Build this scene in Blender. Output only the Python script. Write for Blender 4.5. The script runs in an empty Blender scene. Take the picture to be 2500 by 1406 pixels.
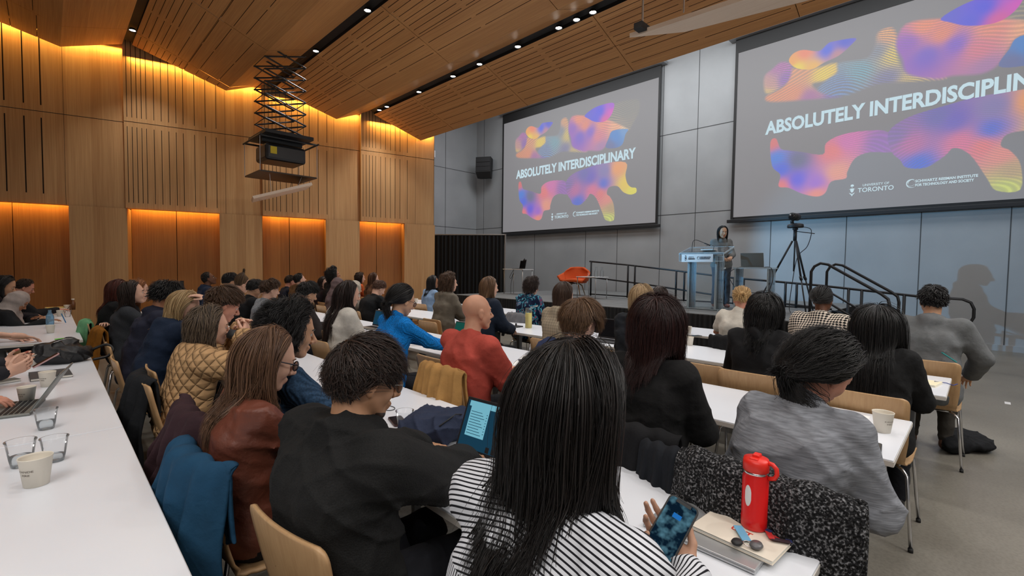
import bpy, bmesh, math, random
import numpy as np
from mathutils import Vector, Matrix

random.seed(7)
rng = np.random.default_rng(7)
SC = bpy.context.scene
COL = SC.collection
PI = math.pi

# ------------------------------------------------------------------ camera
CAM_H = 1.55
_c = np.array([1250., 703.]); _vx = np.array([2400., 668.]); _vy = np.array([115., 640.])
FPX = math.sqrt(-float((_vx - _c) @ (_vy - _c)))
def _unit(v):
    v = np.array(v, float); return v / np.linalg.norm(v)
_X = _unit([_vx[0]-_c[0], _vx[1]-_c[1], FPX]); _Y = _unit([_vy[0]-_c[0], _vy[1]-_c[1], FPX]); _Z = np.cross(_X, _Y)
if _Z[1] > 0: _Z = -_Z
RW = np.stack([_X, _Y, _Z])
def ray(u, v): return RW @ np.array([u-_c[0], v-_c[1], FPX])
def onz(u, v, z):
    r = ray(u, v); return r*((z-CAM_H)/r[2]) + np.array([0, 0, CAM_H])
def onx(u, v, x):
    r = ray(u, v); return r*(x/r[0]) + np.array([0, 0, CAM_H])
cam_d = bpy.data.cameras.new('camera'); cam = bpy.data.objects.new('camera', cam_d); COL.objects.link(cam)
cam_d.sensor_width = 36; cam_d.lens = FPX/2500*36; cam_d.clip_start = .02; cam_d.clip_end = 80
xr = RW @ np.array([1, 0, 0]); yu = RW @ np.array([0, -1, 0]); zb = RW @ np.array([0, 0, -1])
M = Matrix(((xr[0], yu[0], zb[0], 0), (xr[1], yu[1], zb[1], 0), (xr[2], yu[2], zb[2], CAM_H), (0, 0, 0, 1)))
cam.matrix_world = M
SC.camera = cam

# ------------------------------------------------------------------ world, view
w = bpy.data.worlds.new('world'); SC.world = w; w.use_nodes = True
w.node_tree.nodes['Background'].inputs[0].default_value = (.9, .95, 1, 1)
w.node_tree.nodes['Background'].inputs[1].default_value = 0.02
SC.view_settings.view_transform = 'Standard'; SC.view_settings.look = 'None'
SC.view_settings.gamma = 1; SC.view_settings.use_curve_mapping = False
SC.view_settings.exposure = -0.28
try:
    SC.cycles.use_denoising = True; SC.cycles.max_bounces = 7; SC.cycles.diffuse_bounces = 3
    SC.cycles.transparent_max_bounces = 12; SC.cycles.sample_clamp_indirect = 6; SC.cycles.caustics_refractive = False; SC.cycles.caustics_reflective = False
except Exception: pass

def area(name, loc, rot, sx, sy, power, col, spread=PI):
    l = bpy.data.lights.new(name, 'AREA'); l.shape = 'RECTANGLE'; l.size = sx; l.size_y = sy
    l.energy = power; l.color = col; l.spread = spread
    o = bpy.data.objects.new(name, l); COL.objects.link(o); o.location = loc; o.rotation_euler = rot
    return o
def area_dir(name, loc, d, along, sx, sy, power, col, spread=PI):
    o = area(name, loc, (0, 0, 0), sx, sy, power, col, spread)
    z = -Vector(d).normalized(); x = Vector(along).normalized(); y = z.cross(x).normalized(); x = y.cross(z)
    o.matrix_world = Matrix(((x[0], y[0], z[0], loc[0]), (x[1], y[1], z[1], loc[1]), (x[2], y[2], z[2], loc[2]), (0, 0, 0, 1)))
    return o
# added fill lights out of frame: above the stage, at the rear and side
area('stage_fill', (11.0, 6.5, 8.1), (0, math.radians(-14), 0), 1.6, 14, 560, (.95, .98, 1.0))
area('rear_fill', (-3.2, -1.5, 5.6), (0, math.radians(18), 0), 2.5, 6, 420, (1, .97, .93))
area('side_fill', (5.0, -3.0, 4.7), (math.radians(28), 0, 0), 6, 1.6, 220, (1, .98, .95))

# ------------------------------------------------------------------ helpers
def mkmesh(name, V, F):
    me = bpy.data.meshes.new(name)
    V = np.asarray(V, dtype=np.float32)
    if isinstance(F, np.ndarray):
        n, k = F.shape
        me.vertices.add(len(V)); me.vertices.foreach_set('co', V.ravel())
        me.loops.add(n*k); me.loops.foreach_set('vertex_index', F.ravel().astype(np.int32))
        me.polygons.add(n)
        me.polygons.foreach_set('loop_start', np.arange(0, n*k, k, dtype=np.int32))
        try: me.polygons.foreach_set('loop_total', np.full(n, k, dtype=np.int32))
        except Exception: pass
        me.update(calc_edges=True); me.validate()
    else:
        me.from_pydata([tuple(map(float, v)) for v in V], [], F); me.update()
    return me
def link(name, me, mats, parent=None, smooth=False):
    o = bpy.data.objects.new(name, me); COL.objects.link(o)
    if mats is not None:
        for m in (mats if isinstance(mats, (list, tuple)) else [mats]): me.materials.append(m)
    if parent: o.parent = parent
    if smooth:
        me.polygons.foreach_set('use_smooth', np.ones(len(me.polygons), dtype=bool))
    return o
def empty(name, loc=(0, 0, 0), rz=0):
    o = bpy.data.objects.new(name, None); COL.objects.link(o); o.location = loc; o.rotation_euler = (0, 0, rz)
    o.empty_display_size = .1
    return o
def tag(o, label, cat=None, group=None, kind=None):
    if label: o['label'] = label
    if cat: o['category'] = cat
    if group: o['group'] = group
    if kind: o['kind'] = kind
    return o
def copy_tree(o, parent=None):
    c = o.copy(); COL.objects.link(c)
    if parent is not None: c.parent = parent
    for ch in list(o.children): copy_tree(ch, c)
    return c

class MB:
    "collects simple solids, builds one mesh"
    def __init__(s): s.V = []; s.F = []; s.M = []
    def add(s, V, F, mi=0):
        o = len(s.V); s.V += [tuple(v) for v in V]; s.F += [tuple(i+o for i in f) for f in F]; s.M += [mi]*len(F); return s
    def box(s, x0, x1, y0, y1, z0, z1, mi=0):
        return s.add([(x0,y0,z0),(x1,y0,z0),(x1,y1,z0),(x0,y1,z0),(x0,y0,z1),(x1,y0,z1),(x1,y1,z1),(x0,y1,z1)],
                     [(0,3,2,1),(4,5,6,7),(0,1,5,4),(1,2,6,5),(2,3,7,6),(3,0,4,7)], mi)
    def obox(s, c, ax, ay, az, mi=0):
        c = Vector(c); ax = Vector(ax); ay = Vector(ay); az = Vector(az)
        P = [c+i*ax+j*ay+k*az for k in (-1,1) for i, j in ((-1,-1),(1,-1),(1,1),(-1,1))]
        return s.add(P, [(0,3,2,1),(4,5,6,7),(0,1,5,4),(1,2,6,5),(2,3,7,6),(3,0,4,7)], mi)
    def quad(s, a, b, c, d, mi=0): return s.add([a,b,c,d], [(0,1,2,3)], mi)
    def tube(s, pts, r, n=8, mi=0, caps=True, closed=False):
        pts = [Vector(p) for p in pts]; k = len(pts); rs = r if isinstance(r, (list, tuple)) else [r]*k
        V = []; F = []; up = Vector((0, 0, 1)); prev = None
        for i, p in enumerate(pts):
            if closed: t = (pts[(i+1) % k]-pts[i-1]).normalized()
            else: t = (pts[min(i+1, k-1)]-pts[max(i-1, 0)]).normalized()
            if prev is None:
                a = t.cross(up)
                if a.length < .1: a = t.cross(Vector((1, 0, 0)))
            else:
                a = prev - t*prev.dot(t)
                if a.length < 1e-4: a = t.cross(up)
            a.normalize(); b = t.cross(a); prev = a
            for j in range(n):
                q = 2*PI*j/n; V.append(p+(a*math.cos(q)+b*math.sin(q))*rs[i])
        for i in range(k if closed else k-1):
            i2 = (i+1) % k
            for j in range(n): F.append((i*n+j, i*n+(j+1) % n, i2*n+(j+1) % n, i2*n+j))
        if caps and not closed: F.append(tuple(range(n-1, -1, -1))); F.append(tuple((k-1)*n+j for j in range(n)))
        return s.add(V, F, mi)
    def lathe(s, prof, c=(0,0,0), n=24, mi=0, sy=1):
        V = []; F = []
        for (r, z) in prof:
            for j in range(n):
                q = 2*PI*j/n; V.append((c[0]+r*math.cos(q), c[1]+r*math.sin(q)*sy, c[2]+z))
        for i in range(len(prof)-1):
            for j in range(n): F.append((i*n+j, i*n+(j+1) % n, (i+1)*n+(j+1) % n, (i+1)*n+j))
        return s.add(V, F, mi)
    def build(s, name, mats, parent=None, smooth=False, bevel=0):
        me = mkmesh(name, s.V, s.F)
        o = link(name, me, mats, parent, smooth)
        if any(s.M): me.polygons.foreach_set('material_index', np.array(s.M, dtype=np.int32))
        if bevel:
            m = o.modifiers.new('b', 'BEVEL'); m.width = bevel; m.segments = 2; m.limit_method = 'ANGLE'
        return o

def sm(pts, n=6):
    "smooth path through the points"
    P = [Vector(q) for q in pts]; out = []
    for i in range(len(P)-1):
        p0, p1, p2, p3 = P[max(i-1, 0)], P[i], P[i+1], P[min(i+2, len(P)-1)]
        for k in range(n):
            t = k/n; out.append(.5*((2*p1)+(p2-p0)*t+(2*p0-5*p1+4*p2-p3)*t*t+(3*p1-p0-3*p2+p3)*t**3))
    return out+[P[-1]]
# ------------------------------------------------------------------ materials
def mat(name, col, rough=.5, metal=0, spec=.5, **kw):
    m = bpy.data.materials.new(name); m.use_nodes = True; b = m.node_tree.nodes['Principled BSDF']
    b.inputs['Base Color'].default_value = (*col, 1); b.inputs['Roughness'].default_value = rough
    b.inputs['Metallic'].default_value = metal; b.inputs['Specular IOR Level'].default_value = spec
    for k, v in kw.items():
        b.inputs[k.replace('_', ' ')].default_value = v
    return m
def N(m, t, **kw):
    n = m.node_tree.nodes.new(t)
    for k, v in kw.items(): setattr(n, k, v)
    return n
def L(m, a, b): m.node_tree.links.new(a, b)
def bsdf(m): return m.node_tree.nodes['Principled BSDF']
def srgb(r, g, b):
    f = lambda c: (c/12.92 if c <= .04045 else ((c+.055)/1.055)**2.4)
    return (f(r/255), f(g/255), f(b/255))
def noisy(m, c1, c2, scale=(1, 1, 1), ns=5, detail=4, bump=0, dist=.02, coord='Object', rough=None):
    tc = N(m, 'ShaderNodeTexCoord'); mp = N(m, 'ShaderNodeMapping'); mp.inputs['Scale'].default_value = scale
    nz = N(m, 'ShaderNodeTexNoise'); nz.inputs['Scale'].default_value = ns; nz.inputs['Detail'].default_value = detail
    rp = N(m, 'ShaderNodeValToRGB'); rp.color_ramp.elements[0].position = .3; rp.color_ramp.elements[1].position = .7
    rp.color_ramp.elements[0].color = (*c1, 1); rp.color_ramp.elements[1].color = (*c2, 1)
    L(m, tc.outputs[coord], mp.inputs[0]); L(m, mp.outputs[0], nz.inputs['Vector']); L(m, nz.outputs['Fac'], rp.inputs[0])
    L(m, rp.outputs[0], bsdf(m).inputs['Base Color'])
    if bump:
        bp = N(m, 'ShaderNodeBump'); bp.inputs['Strength'].default_value = bump; bp.inputs['Distance'].default_value = dist
        L(m, nz.outputs['Fac'], bp.inputs['Height']); L(m, bp.outputs[0], bsdf(m).inputs['Normal'])
    return m, nz, rp, mp
def wood(name, axis, base, dark, plank=.16, rough=.45, width_axis=0):
    """fine straight-grained veneer: grain runs along 'axis'"""
    m = mat(name, base, rough, spec=.35)
    sc = [60, 60, 60]; sc[axis] = 1.2
    tc = N(m, 'ShaderNodeTexCoord'); mp = N(m, 'ShaderNodeMapping'); mp.inputs['Scale'].default_value = sc
    nz = N(m, 'ShaderNodeTexNoise'); nz.inputs['Scale'].default_value = 1.0; nz.inputs['Detail'].default_value = 3
    L(m, tc.outputs['Object'], mp.inputs[0]); L(m, mp.outputs[0], nz.inputs['Vector'])
    # veneer leaves: brightness steps across the panel
    sx = N(m, 'ShaderNodeSeparateXYZ'); L(m, tc.outputs['Object'], sx.inputs[0])
    dv = N(m, 'ShaderNodeMath', operation='DIVIDE'); dv.inputs[1].default_value = plank; L(m, sx.outputs[width_axis], dv.inputs[0])
    fl = N(m, 'ShaderNodeMath', operation='FLOOR'); L(m, dv.outputs[0], fl.inputs[0])
    wn = N(m, 'ShaderNodeTexWhiteNoise', noise_dimensions='1D'); L(m, fl.outputs[0], wn.inputs['W'])
    ad = N(m, 'ShaderNodeMath', operation='MULTIPLY_ADD'); ad.inputs[1].default_value = .30; L(m, wn.outputs['Value'], ad.inputs[0])
    mu = N(m, 'ShaderNodeMath', operation='MULTIPLY'); mu.inputs[1].default_value = .90; L(m, nz.outputs['Fac'], mu.inputs[0]); L(m, mu.outputs[0], ad.inputs[2])
    rp = N(m, 'ShaderNodeValToRGB'); rp.color_ramp.elements[0].position = .2; rp.color_ramp.elements[1].position = .85
    rp.color_ramp.elements[0].color = (*dark, 1); rp.color_ramp.elements[1].color = (*base, 1)
    L(m, ad.outputs[0], rp.inputs[0]); L(m, rp.outputs[0], bsdf(m).inputs['Base Color'])
    return m
def emit(name, col, s):
    m = bpy.data.materials.new(name); m.use_nodes = True; nt = m.node_tree; nt.nodes.clear()
    e = nt.nodes.new('ShaderNodeEmission'); e.inputs[0].default_value = (*col, 1); e.inputs[1].default_value = s
    o = nt.nodes.new('ShaderNodeOutputMaterial'); nt.links.new(e.outputs[0], o.inputs[0]); return m
def glassm(name, col=(1, 1, 1), rough=.02, alpha=.25, ior=1.45):
    "thin clear plastic or glass: mostly see-through with a glossy skin"
    m = bpy.data.materials.new(name); m.use_nodes = True; nt = m.node_tree; nt.nodes.clear()
    t = nt.nodes.new('ShaderNodeBsdfTransparent'); t.inputs[0].default_value = (*col, 1)
    g = nt.nodes.new('ShaderNodeBsdfGlossy'); g.inputs['Roughness'].default_value = rough
    d = nt.nodes.new('ShaderNodeBsdfDiffuse'); d.inputs[0].default_value = (*col, 1)
    fr = nt.nodes.new('ShaderNodeLayerWeight'); fr.inputs[0].default_value = .18
    m1 = nt.nodes.new('ShaderNodeMixShader'); m2 = nt.nodes.new('ShaderNodeMixShader'); m2.inputs[0].default_value = alpha
    nt.links.new(fr.outputs['Fresnel'], m1.inputs[0]); nt.links.new(t.outputs[0], m1.inputs[1]); nt.links.new(g.outputs[0], m1.inputs[2])
    nt.links.new(m1.outputs[0], m2.inputs[1]); nt.links.new(d.outputs[0], m2.inputs[2])
    o = nt.nodes.new('ShaderNodeOutputMaterial'); nt.links.new(m2.outputs[0], o.inputs[0]); return m

WOOD_C = srgb(206, 162, 112); WOOD_D = srgb(172, 124, 78)
M_wallwood = wood('wall veneer', 2, WOOD_C, WOOD_D, .17)
M_ceilwood = wood('ceiling veneer', 1, srgb(204, 152, 98), srgb(168, 116, 70), .30)
M_groove = mat('groove dark', (.018, .009, .004), .9)
M_black = mat('matt black', (.012, .012, .013), .6)
M_blackmetal = mat('black powder coat', (.014, .015, .018), .5)
M_chrome = mat('chrome', (.72, .72, .74), .18, 1)
M_steel = mat('brushed steel', (.5, .5, .5), .35, 1)
M_white = mat('white plastic', (.8, .8, .8), .4)
M_table = mat('white laminate', srgb(232, 232, 234), .28)
noisy(M_table, srgb(224, 227, 234), srgb(232, 235, 241), ns=1.5, detail=2)
M_tabledge = mat('table edge', srgb(214, 208, 200), .4)
M_greymetal = mat('grey metal', srgb(120, 122, 125), .45, .6)
M_ply = wood('chair ply', 2, srgb(196, 160, 118), srgb(172, 134, 94), .35, .4, 1)
M_rubber = mat('black rubber', (.01, .01, .01), .7)
# ================================================================== SETTING
# ---- floor
M_floor = mat('polished concrete', srgb(120, 116, 108), .33, spec=.4)
m = M_floor
tc = N(m, 'ShaderNodeTexCoord')
nz = N(m, 'ShaderNodeTexNoise'); nz.inputs['Scale'].default_value = .9; nz.inputs['Detail'].default_value = 6
n2 = N(m, 'ShaderNodeTexNoise'); n2.inputs['Scale'].default_value = 55; n2.inputs['Detail'].default_value = 2
L(m, tc.outputs['Object'], nz.inputs['Vector']); L(m, tc.outputs['Object'], n2.inputs['Vector'])
rp = N(m, 'ShaderNodeValToRGB'); rp.color_ramp.elements[0].position = .3; rp.color_ramp.elements[1].position = .72
rp.color_ramp.elements[0].color = (*srgb(112, 107, 98), 1); rp.color_ramp.elements[1].color = (*srgb(140, 135, 125), 1)
L(m, nz.outputs['Fac'], rp.inputs[0])
mx = N(m, 'ShaderNodeMixRGB', blend_type='MULTIPLY'); mx.inputs[0].default_value = .35
r2 = N(m, 'ShaderNodeValToRGB'); r2.color_ramp.elements[0].position = .35; r2.color_ramp.elements[0].color = (.55, .55, .55, 1); r2.color_ramp.elements[1].position = .6
L(m, n2.outputs['Fac'], r2.inputs[0]); L(m, rp.outputs[0], mx.inputs[1]); L(m, r2.outputs[0], mx.inputs[2]); L(m, mx.outputs[0], bsdf(m).inputs['Base Color'])
f = MB().box(-7, 13.75, -6, 17, -.1, 0).build('floor', M_floor); tag(f, 'speckled grey polished concrete floor', kind='structure')

# ---- grey front wall with panel seams
M_grey = mat('grey wall panel', srgb(160, 163, 166), .42, spec=.45)
noisy(M_grey, srgb(152, 155, 158), srgb(166, 169, 172), ns=.8, detail=5)
M_seam = mat('wall seam', srgb(70, 72, 74), .8)
XW = 13.6
wl = MB().box(XW, XW+.15, -6, 17, 0, 8.5)
for z in (3.24, 5.69): wl.box(XW-.004, XW+.01, -6, 16, z-.01, z+.01, 1)
for y in (15.5, 14.2, 12.45, 10.0, 8.7, 7.15, 6.05, 4.0, 2.35, 1.0, -.35, -1.6, -3.2):
    wl.box(XW-.004, XW+.01, y-.008, y+.008, .12, 8.5, 1)
wl = wl.build('wall_front', [M_grey, M_seam]); tag(wl, 'grey panelled wall behind the stage', kind='structure')
b = MB().box(XW-.03, XW, -6, 1.9, 0, .12).build('baseboard_front', M_grey); tag(b, 'low grey baseboard of the stage wall', kind='structure')
YL = 16.0
wl = MB().box(5.5, XW, YL, YL+.15, 0, 8.5)
for z in (3.24, 5.69): wl.box(7, XW, YL-.004, YL+.01, z-.01, z+.01, 1)
for x in (9.4, 11.9, 10.5): wl.box(x-.01, x+.01, YL-.004, YL+.01, 0, 8.5, 1)
wl = wl.build('wall_corner', [M_grey, M_seam]); tag(wl, 'grey panelled side wall beyond the black drape', kind='structure')
wl = MB().box(-7.15, -7, -6, 17, 0, 8.5).build('wall_back', M_grey); tag(wl, 'rear wall of the hall', kind='structure')
wl = MB().box(-7, XW, -6.15, -6, 0, 8.5).build('wall_right', M_grey); tag(wl, 'right side wall of the hall', kind='structure')

# ---- veneered left wall: saw-tooth bays
WA = np.array([.33, 12.80]); WB = np.array([7.47, 10.57])
wd = (WB-WA)/np.linalg.norm(WB-WA); wn = np.array([wd[1], -wd[0]])     # wn points into the room
if wn[1] > 0: wn = -wn
def wbase(x): t = (x-WA[0])/wd[0]; return WA+wd*t
BAYS = [(-3.6, -1.15), (-1.15, 1.19), (1.19, 3.565), (3.565, 5.645), (5.645, 7.50)]
def woff(x):
    for a, b in BAYS:
        if a <= x <= b: return .06-.12*(x-a)/(b-a)
    return 0
def wpt(x, z, off=None, bay=None, extra=0):
    if bay is not None:
        a, b = BAYS[bay]; o = .06-.12*(x-a)/(b-a)
    else: o = woff(x)
    p = wbase(x)+wn*(o+extra); return (p[0], p[1], z)
def grid_grooves(mb, P, us, vs, grooves, depth_fn):
    """P(u,v,d) -> point; grooves: list of (u0,u1,v0,v1) rectangles cut to depth"""
    U = sorted(set([round(u, 5) for u in us]+[round(g[i], 5) for g in grooves for i in (0, 1)]))
    Vv = sorted(set([round(v, 5) for v in vs]+[round(g[i], 5) for g in grooves for i in (2, 3)]))
    gs = np.array(grooves) if grooves else np.zeros((0, 4))
    for i in range(len(U)-1):
        uc = (U[i]+U[i+1])/2
        inu = gs[(gs[:, 0] < uc) & (gs[:, 1] > uc)] if len(gs) else gs
        if not len(inu):
            mb.quad(P(U[i], Vv[0], 0), P(U[i+1], Vv[0], 0), P(U[i+1], Vv[-1], 0), P(U[i], Vv[-1], 0)); continue
        for j in range(len(Vv)-1):
            vc = (Vv[j]+Vv[j+1])/2
            hit = np.any((inu[:, 2] < vc) & (inu[:, 3] > vc))
            if hit:
                D = depth_fn
                a, b2, c, d = [(U[i], Vv[j]), (U[i+1], Vv[j]), (U[i+1], Vv[j+1]), (U[i], Vv[j+1])]
                mb.quad(P(*a, D), P(*b2, D), P(*c, D), P(*d, D), 1)
                mb.quad(P(*a, 0), P(*d, 0), P(*d, D), P(*a, D), 1); mb.quad(P(*b2, 0), P(*b2, D), P(*c, D), P(*c, 0), 1)
            else:
                mb.quad(P(U[i], Vv[j], 0), P(U[i+1], Vv[j], 0), P(U[i+1], Vv[j+1], 0), P(U[i], Vv[j+1], 0))
ZH = 2.68; ZS = 4.45
# (x0, x1, is slotted, lower part is a recess)
SEGS = [(-3.6, -1.15, 1, 1, 0), (-1.15, .29, 1, 0, 1), (.29, 1.19, 0, 0, 1), (1.19, 2.87, 1, 0, 2), (2.87, 3.565, 0, 0, 2),
        (3.565, 5.05, 1, 0, 3), (5.05, 5.645, 0, 0, 3), (5.645, 7.0, 1, 0, 4), (7.0, 7.5, 0, 0, 4)]
mb = MB()
for (x0, x1, sl, _, bay) in SEGS:
    P = lambda x, z, d, bay=bay: wpt(x, z, bay=bay, extra=-d)
    gr = []
    if sl:
        a = BAYS[bay][0]; t = .05; k = 0
        while a+t < x1-.1:
            x = a+t
            if x > x0+.03:
                for z0, z1 in ((ZH+.12, ZS-.10), (ZS+.09, 6.6)): gr.append((x-.0052, x+.0052, z0, z1))
            t += (.075 if k < 4 else .12 if k < 9 else .19 if k < 13 else .26); k += 1
        if bay == 1: gr = [(x-.009, x+.009, z0, z1) for x in (-1.0, -.78, -.5, -.25, -.02) for z0, z1 in ((ZH+.2, ZS-.12), (ZS+.12, 6.6))]
    gr.append((x0, x1, ZS-.006, ZS+.006)); 
    grid_grooves(mb, P, [x0, x1], [ZH, 6.9], gr, .012)
    # vertical joint
    mb.quad(P(x1-.005, ZH, -.001), P(x1+.0, ZH, -.001), P(x1, 6.9, -.001), P(x1-.005, 6.9, -.001), 1)
for i, (a, b) in enumerate(BAYS[:-1]):                                  # step faces between bays
    p0 = wpt(b, 0, bay=i); p1 = wpt(b, 0, bay=i+1)
    mb.quad((p0[0], p0[1], ZH), (p1[0], p1[1], ZH), (p1[0], p1[1], 6.9), (p0[0], p0[1], 6.9))
# end return of the wall
e = wpt(7.5, 0, bay=4); mb.quad((e[0], e[1], 0), (e[0]-.25, 16, 0), (e[0]-.25, 16, 7.5), (e[0], e[1], 7.5), 0)
wl = mb.build('wall_left', [M_wallwood, M_groove]); tag(wl, 'oak-veneered wall with vertical slots and amber cove light', kind='structure')
# pilasters (lower piers) and recessed doors
PIERS = [(.33, 1.20), (2.75, 3.55), (4.86, 5.62), (6.71, 7.5)]
REC = [(-3.6, .33), (1.20, 2.75), (3.55, 4.86), (5.62, 6.71)]
mb = MB()
for a, b in PIERS:
    lo = woff(a+.01)
    P = lambda x, z: (lambda p: (p[0], p[1], z))(wbase(x)+wn*(.02))
    Q = lambda x, z: (lambda p: (p[0], p[1], z))(wbase(x)-wn*(.36))
    mb.quad(P(a, .0), P(b, .0), P(b, ZH), P(a, ZH)); mb.quad(Q(a, 0), P(a, 0), P(a, ZH), Q(a, ZH)); mb.quad(P(b, 0), Q(b, 0), Q(b, ZH), P(b, ZH))
o = mb.build('trim_1', M_wallwood); tag(o, 'veneered piers between the recessed doors', kind='structure')
mb = MB()
for a, b in PIERS: mb.obox(wpt(0, 0)[:0] or (*(wbase((a+b)/2)+wn*.024), .05), (*(wd*(b-a)/2), 0), (*(wn*.006), 0), (0, 0, .05))
o = mb.build('baseboard_left', wood('kick board', 0, srgb(150, 104, 62), srgb(120, 80, 46), .3)); tag(o, 'low veneer baseboard along the piers', kind='structure')
mb = MB()                                                               # soffit above recesses
for a, b in REC:
    p = wbase(a)+wn*.10; q = wbase(b)+wn*.10; r = wbase(b)-wn*.4; s = wbase(a)-wn*.4
    lp = wbase(a)-wn*.10; lq = wbase(b)-wn*.10
    mb.quad((*lp, ZH+.0), (*lq, ZH+.0), (*q, ZH), (*p, ZH)); mb.quad((*s, ZH+.12), (*r, ZH+.12), (*lq, ZH+.12), (*lp, ZH+.12)); mb.quad((*lp, ZH), (*lq, ZH), (*lq, ZH+.12), (*lp, ZH+.12))
o = mb.build('trim_2', M_wallwood); tag(o, 'veneered soffits over the doors', kind='structure')
M_door = wood('door veneer', 2, srgb(176, 118, 62), srgb(142, 90, 44), .2)
dn = 0
for a, b in REC:
    mids = [a, (a+b)/2-.02, b] if b-a > 1.35 else ([a, a+.42*(b-a), b])
    if a < 0: mids = [-3.6, -2.0, -.55, .33]
    for i in range(len(mids)-1):
        dn += 1
        x0, x1 = mids[i]+.006, mids[i+1]-.006
        c = (wbase((x0+x1)/2)-wn*.33); hw = (x1-x0)/2/wd[0]
        d = MB().obox((*c, (ZH+.1)/2), (*(wd*hw), 0), (*(wn*.03), 0), (0, 0, (ZH+.1)/2)).build(f'door_{dn}', M_door)
        tag(d, ['flush veneered door leaf in a lit recess of the left wall'][0], kind='structure')
    mbk = None
mb = MB()
p = wbase(-3.6)-wn*.42; q = wbase(7.5)-wn*.42
mb.quad((*p, 0), (*q, 0), (*q, 3), (*p, 3))
o = mb.build('wall_left_core', M_groove); tag(o, 'dark core behind the door recesses', kind='structure')
# door card reader
c = wbase(2.03)-wn*.29
o = MB().obox((*c, 1.11), (*(wd*.035), 0), (*(wn*.012), 0), (0, 0, .065)).build('card_reader', M_black, bevel=.004)
tag(o, 'small black card reader on the veneered double door', 'card reader')

# amber LED strips over the doors and along the top of the wall
AMB = (1, .56, .12)
def strip(name, p, q, d, width, power, col):
    p = Vector(p); q = Vector(q); return area_dir(name, (p+q)/2, d, q-p, (q-p).length, width, power, col)
for a, b in REC:
    a2 = max(a, -2.2)
    p = wbase(a2+.03)-wn*.17; q = wbase(b-.03)-wn*.17
    strip('door_cove_light', (*p, ZH+.10), (*q, ZH+.10), (-wn[0]*.75, -wn[1]*.75, -1), .03, 7.5*(b-a2), AMB)

# ---- folded ceiling, extruded along the rows
PROF = [(-5.7, 7.0), (-3.2, 6.05), (-2.3, 6.35), ('S', -2.3, -2.12, 6.35, 6.3), (-2.12, 6.3), (-1.0, 6.05), (-1.0, 6.1), ]
FAC = [(-7, 6.9, -3.4, 6.15, 's'), (-3.4, 6.15, -2.3, 6.5, 'p'), (-2.14, 6.45, .27, 5.69, 's'), (.27, 5.69, 1.17, 5.97, 'p'),
       (1.31, 5.95, 2.87, 5.36, 's'), (2.87, 5.36, 3.60, 5.63, 'p'), (3.74, 5.56, 5.05, 5.10, 's'), (5.05, 5.10, 5.70, 5.37, 'p'),
       (5.87, 5.33, 7.05, 4.87, 's')]
YN = -5.5
def ywall(x): return float((wbase(x)+wn*(woff(x)+.17))[1])
mb = MB()
for (xa, za, xb, zb_, kind) in FAC:
    Lf = math.hypot(xb-xa, zb_-za); nx, nz_ = (zb_-za)/Lf, -(xb-xa)/Lf    # normal pointing down
    ua, ub = 0, Lf
    def P(u, v, d, xa=xa, za=za, xb=xb, zb_=zb_, Lf=Lf, nx=nx, nz_=nz_):
        x = xa+(xb-xa)*u/Lf; z = za+(zb_-za)*u/Lf
        yend = ywall(x); y = min(v, yend) if v > 12.99 or v > yend else v
        return (x-nx*d, y, z-nz_*d)
    gr = []
    PAN = 2.44
    y = YN; rows = []
    while y < 13: rows.append((y, min(y+PAN, 13.2))); y += PAN
    if kind == 's':
        for k, (y0, y1) in enumerate(rows):
            # each panel has its own groove rhythm: dense near the light slot, sparse towards the fold
            us = []; u = .08; i = 0; dense = (k*5 + int(xa*3)) % 3
            while u < Lf-.12:
                us.append(u); u += (.10 if i < 4+2*dense else .20 if i < 7+2*dense else .36); i += 1
            for h0, h1 in ((y0+.06, (y0+y1)/2-.05), ((y0+y1)/2+.05, y1-.06)):
                for u in us: gr.append((u-.0042, u+.0042, h0, h1))
            gr.append((0, Lf, y1-.004, y1+.004))
            gr.append((Lf*.52-.003, Lf*.52+.003, y0, y1))
    else:
        for (y0, y1) in rows: gr.append((0, Lf, y1-.004, y1+.004))
    # build per row for economy; clip against the slanting wall
    n = 1
    for (y0, y1) in rows:
        g2 = [(g[0], g[1], max(g[2], y0), min(g[3], y1)) for g in gr if g[2] < y1 and g[3] > y0]
        g2 = [g for g in g2 if g[3]-g[2] > 1e-4]
        grid_grooves(mb, P, [0, Lf*.25, Lf*.5, Lf*.75, Lf], [y0, y1], g2, .02)
ce = mb.build('ceiling', [M_ceilwood, M_groove]); tag(ce, 'folded oak-veneered ceiling with slots', kind='structure')
# dark light slots
SLOTS = [(-2.3, 6.5, -2.14, 6.45), (1.17, 5.97, 1.31, 5.95), (3.60, 5.63, 3.74, 5.56), (5.70, 5.37, 5.87, 5.33)]
mb = MB()
for (xa, za, xb, zb_) in SLOTS:
    ye = ywall((xa+xb)/2)
    mb.quad((xa, YN, za), (xa, ye, za), (xa, ye, za+.14), (xa, YN, za+.14)); mb.quad((xb, YN, zb_), (xb, ye, zb_), (xb, ye, zb_+.14), (xb, YN, zb_+.14))
    mb.quad((xa, YN, za+.06), (xa, ye, za+.06), (xb, ye, zb_+.06), (xb, YN, zb_+.06))
o = mb.build('trim_3', M_black); tag(o, 'black light troughs between the ceiling folds', kind='structure')
# bulkhead, stage ceiling and slab above
mb = MB().quad((7.05, YN, 4.87), (7.05, 10.7, 4.87), (7.12, 10.7, 5.1), (7.12, YN, 5.1)).quad((7.12, YN, 5.1), (7.12, 16, 5.1), (7.12, 16, 8.5), (7.12, YN, 8.5))
o = mb.build('trim_4', M_ceilwood); tag(o, 'front edge of the folded ceiling', kind='structure')
o = MB().box(-7, 13.75, -6, 17, 8.5, 8.6).build('ceiling_slab', M_white); tag(o, 'roof slab over stage and hall', kind='structure')
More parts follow.
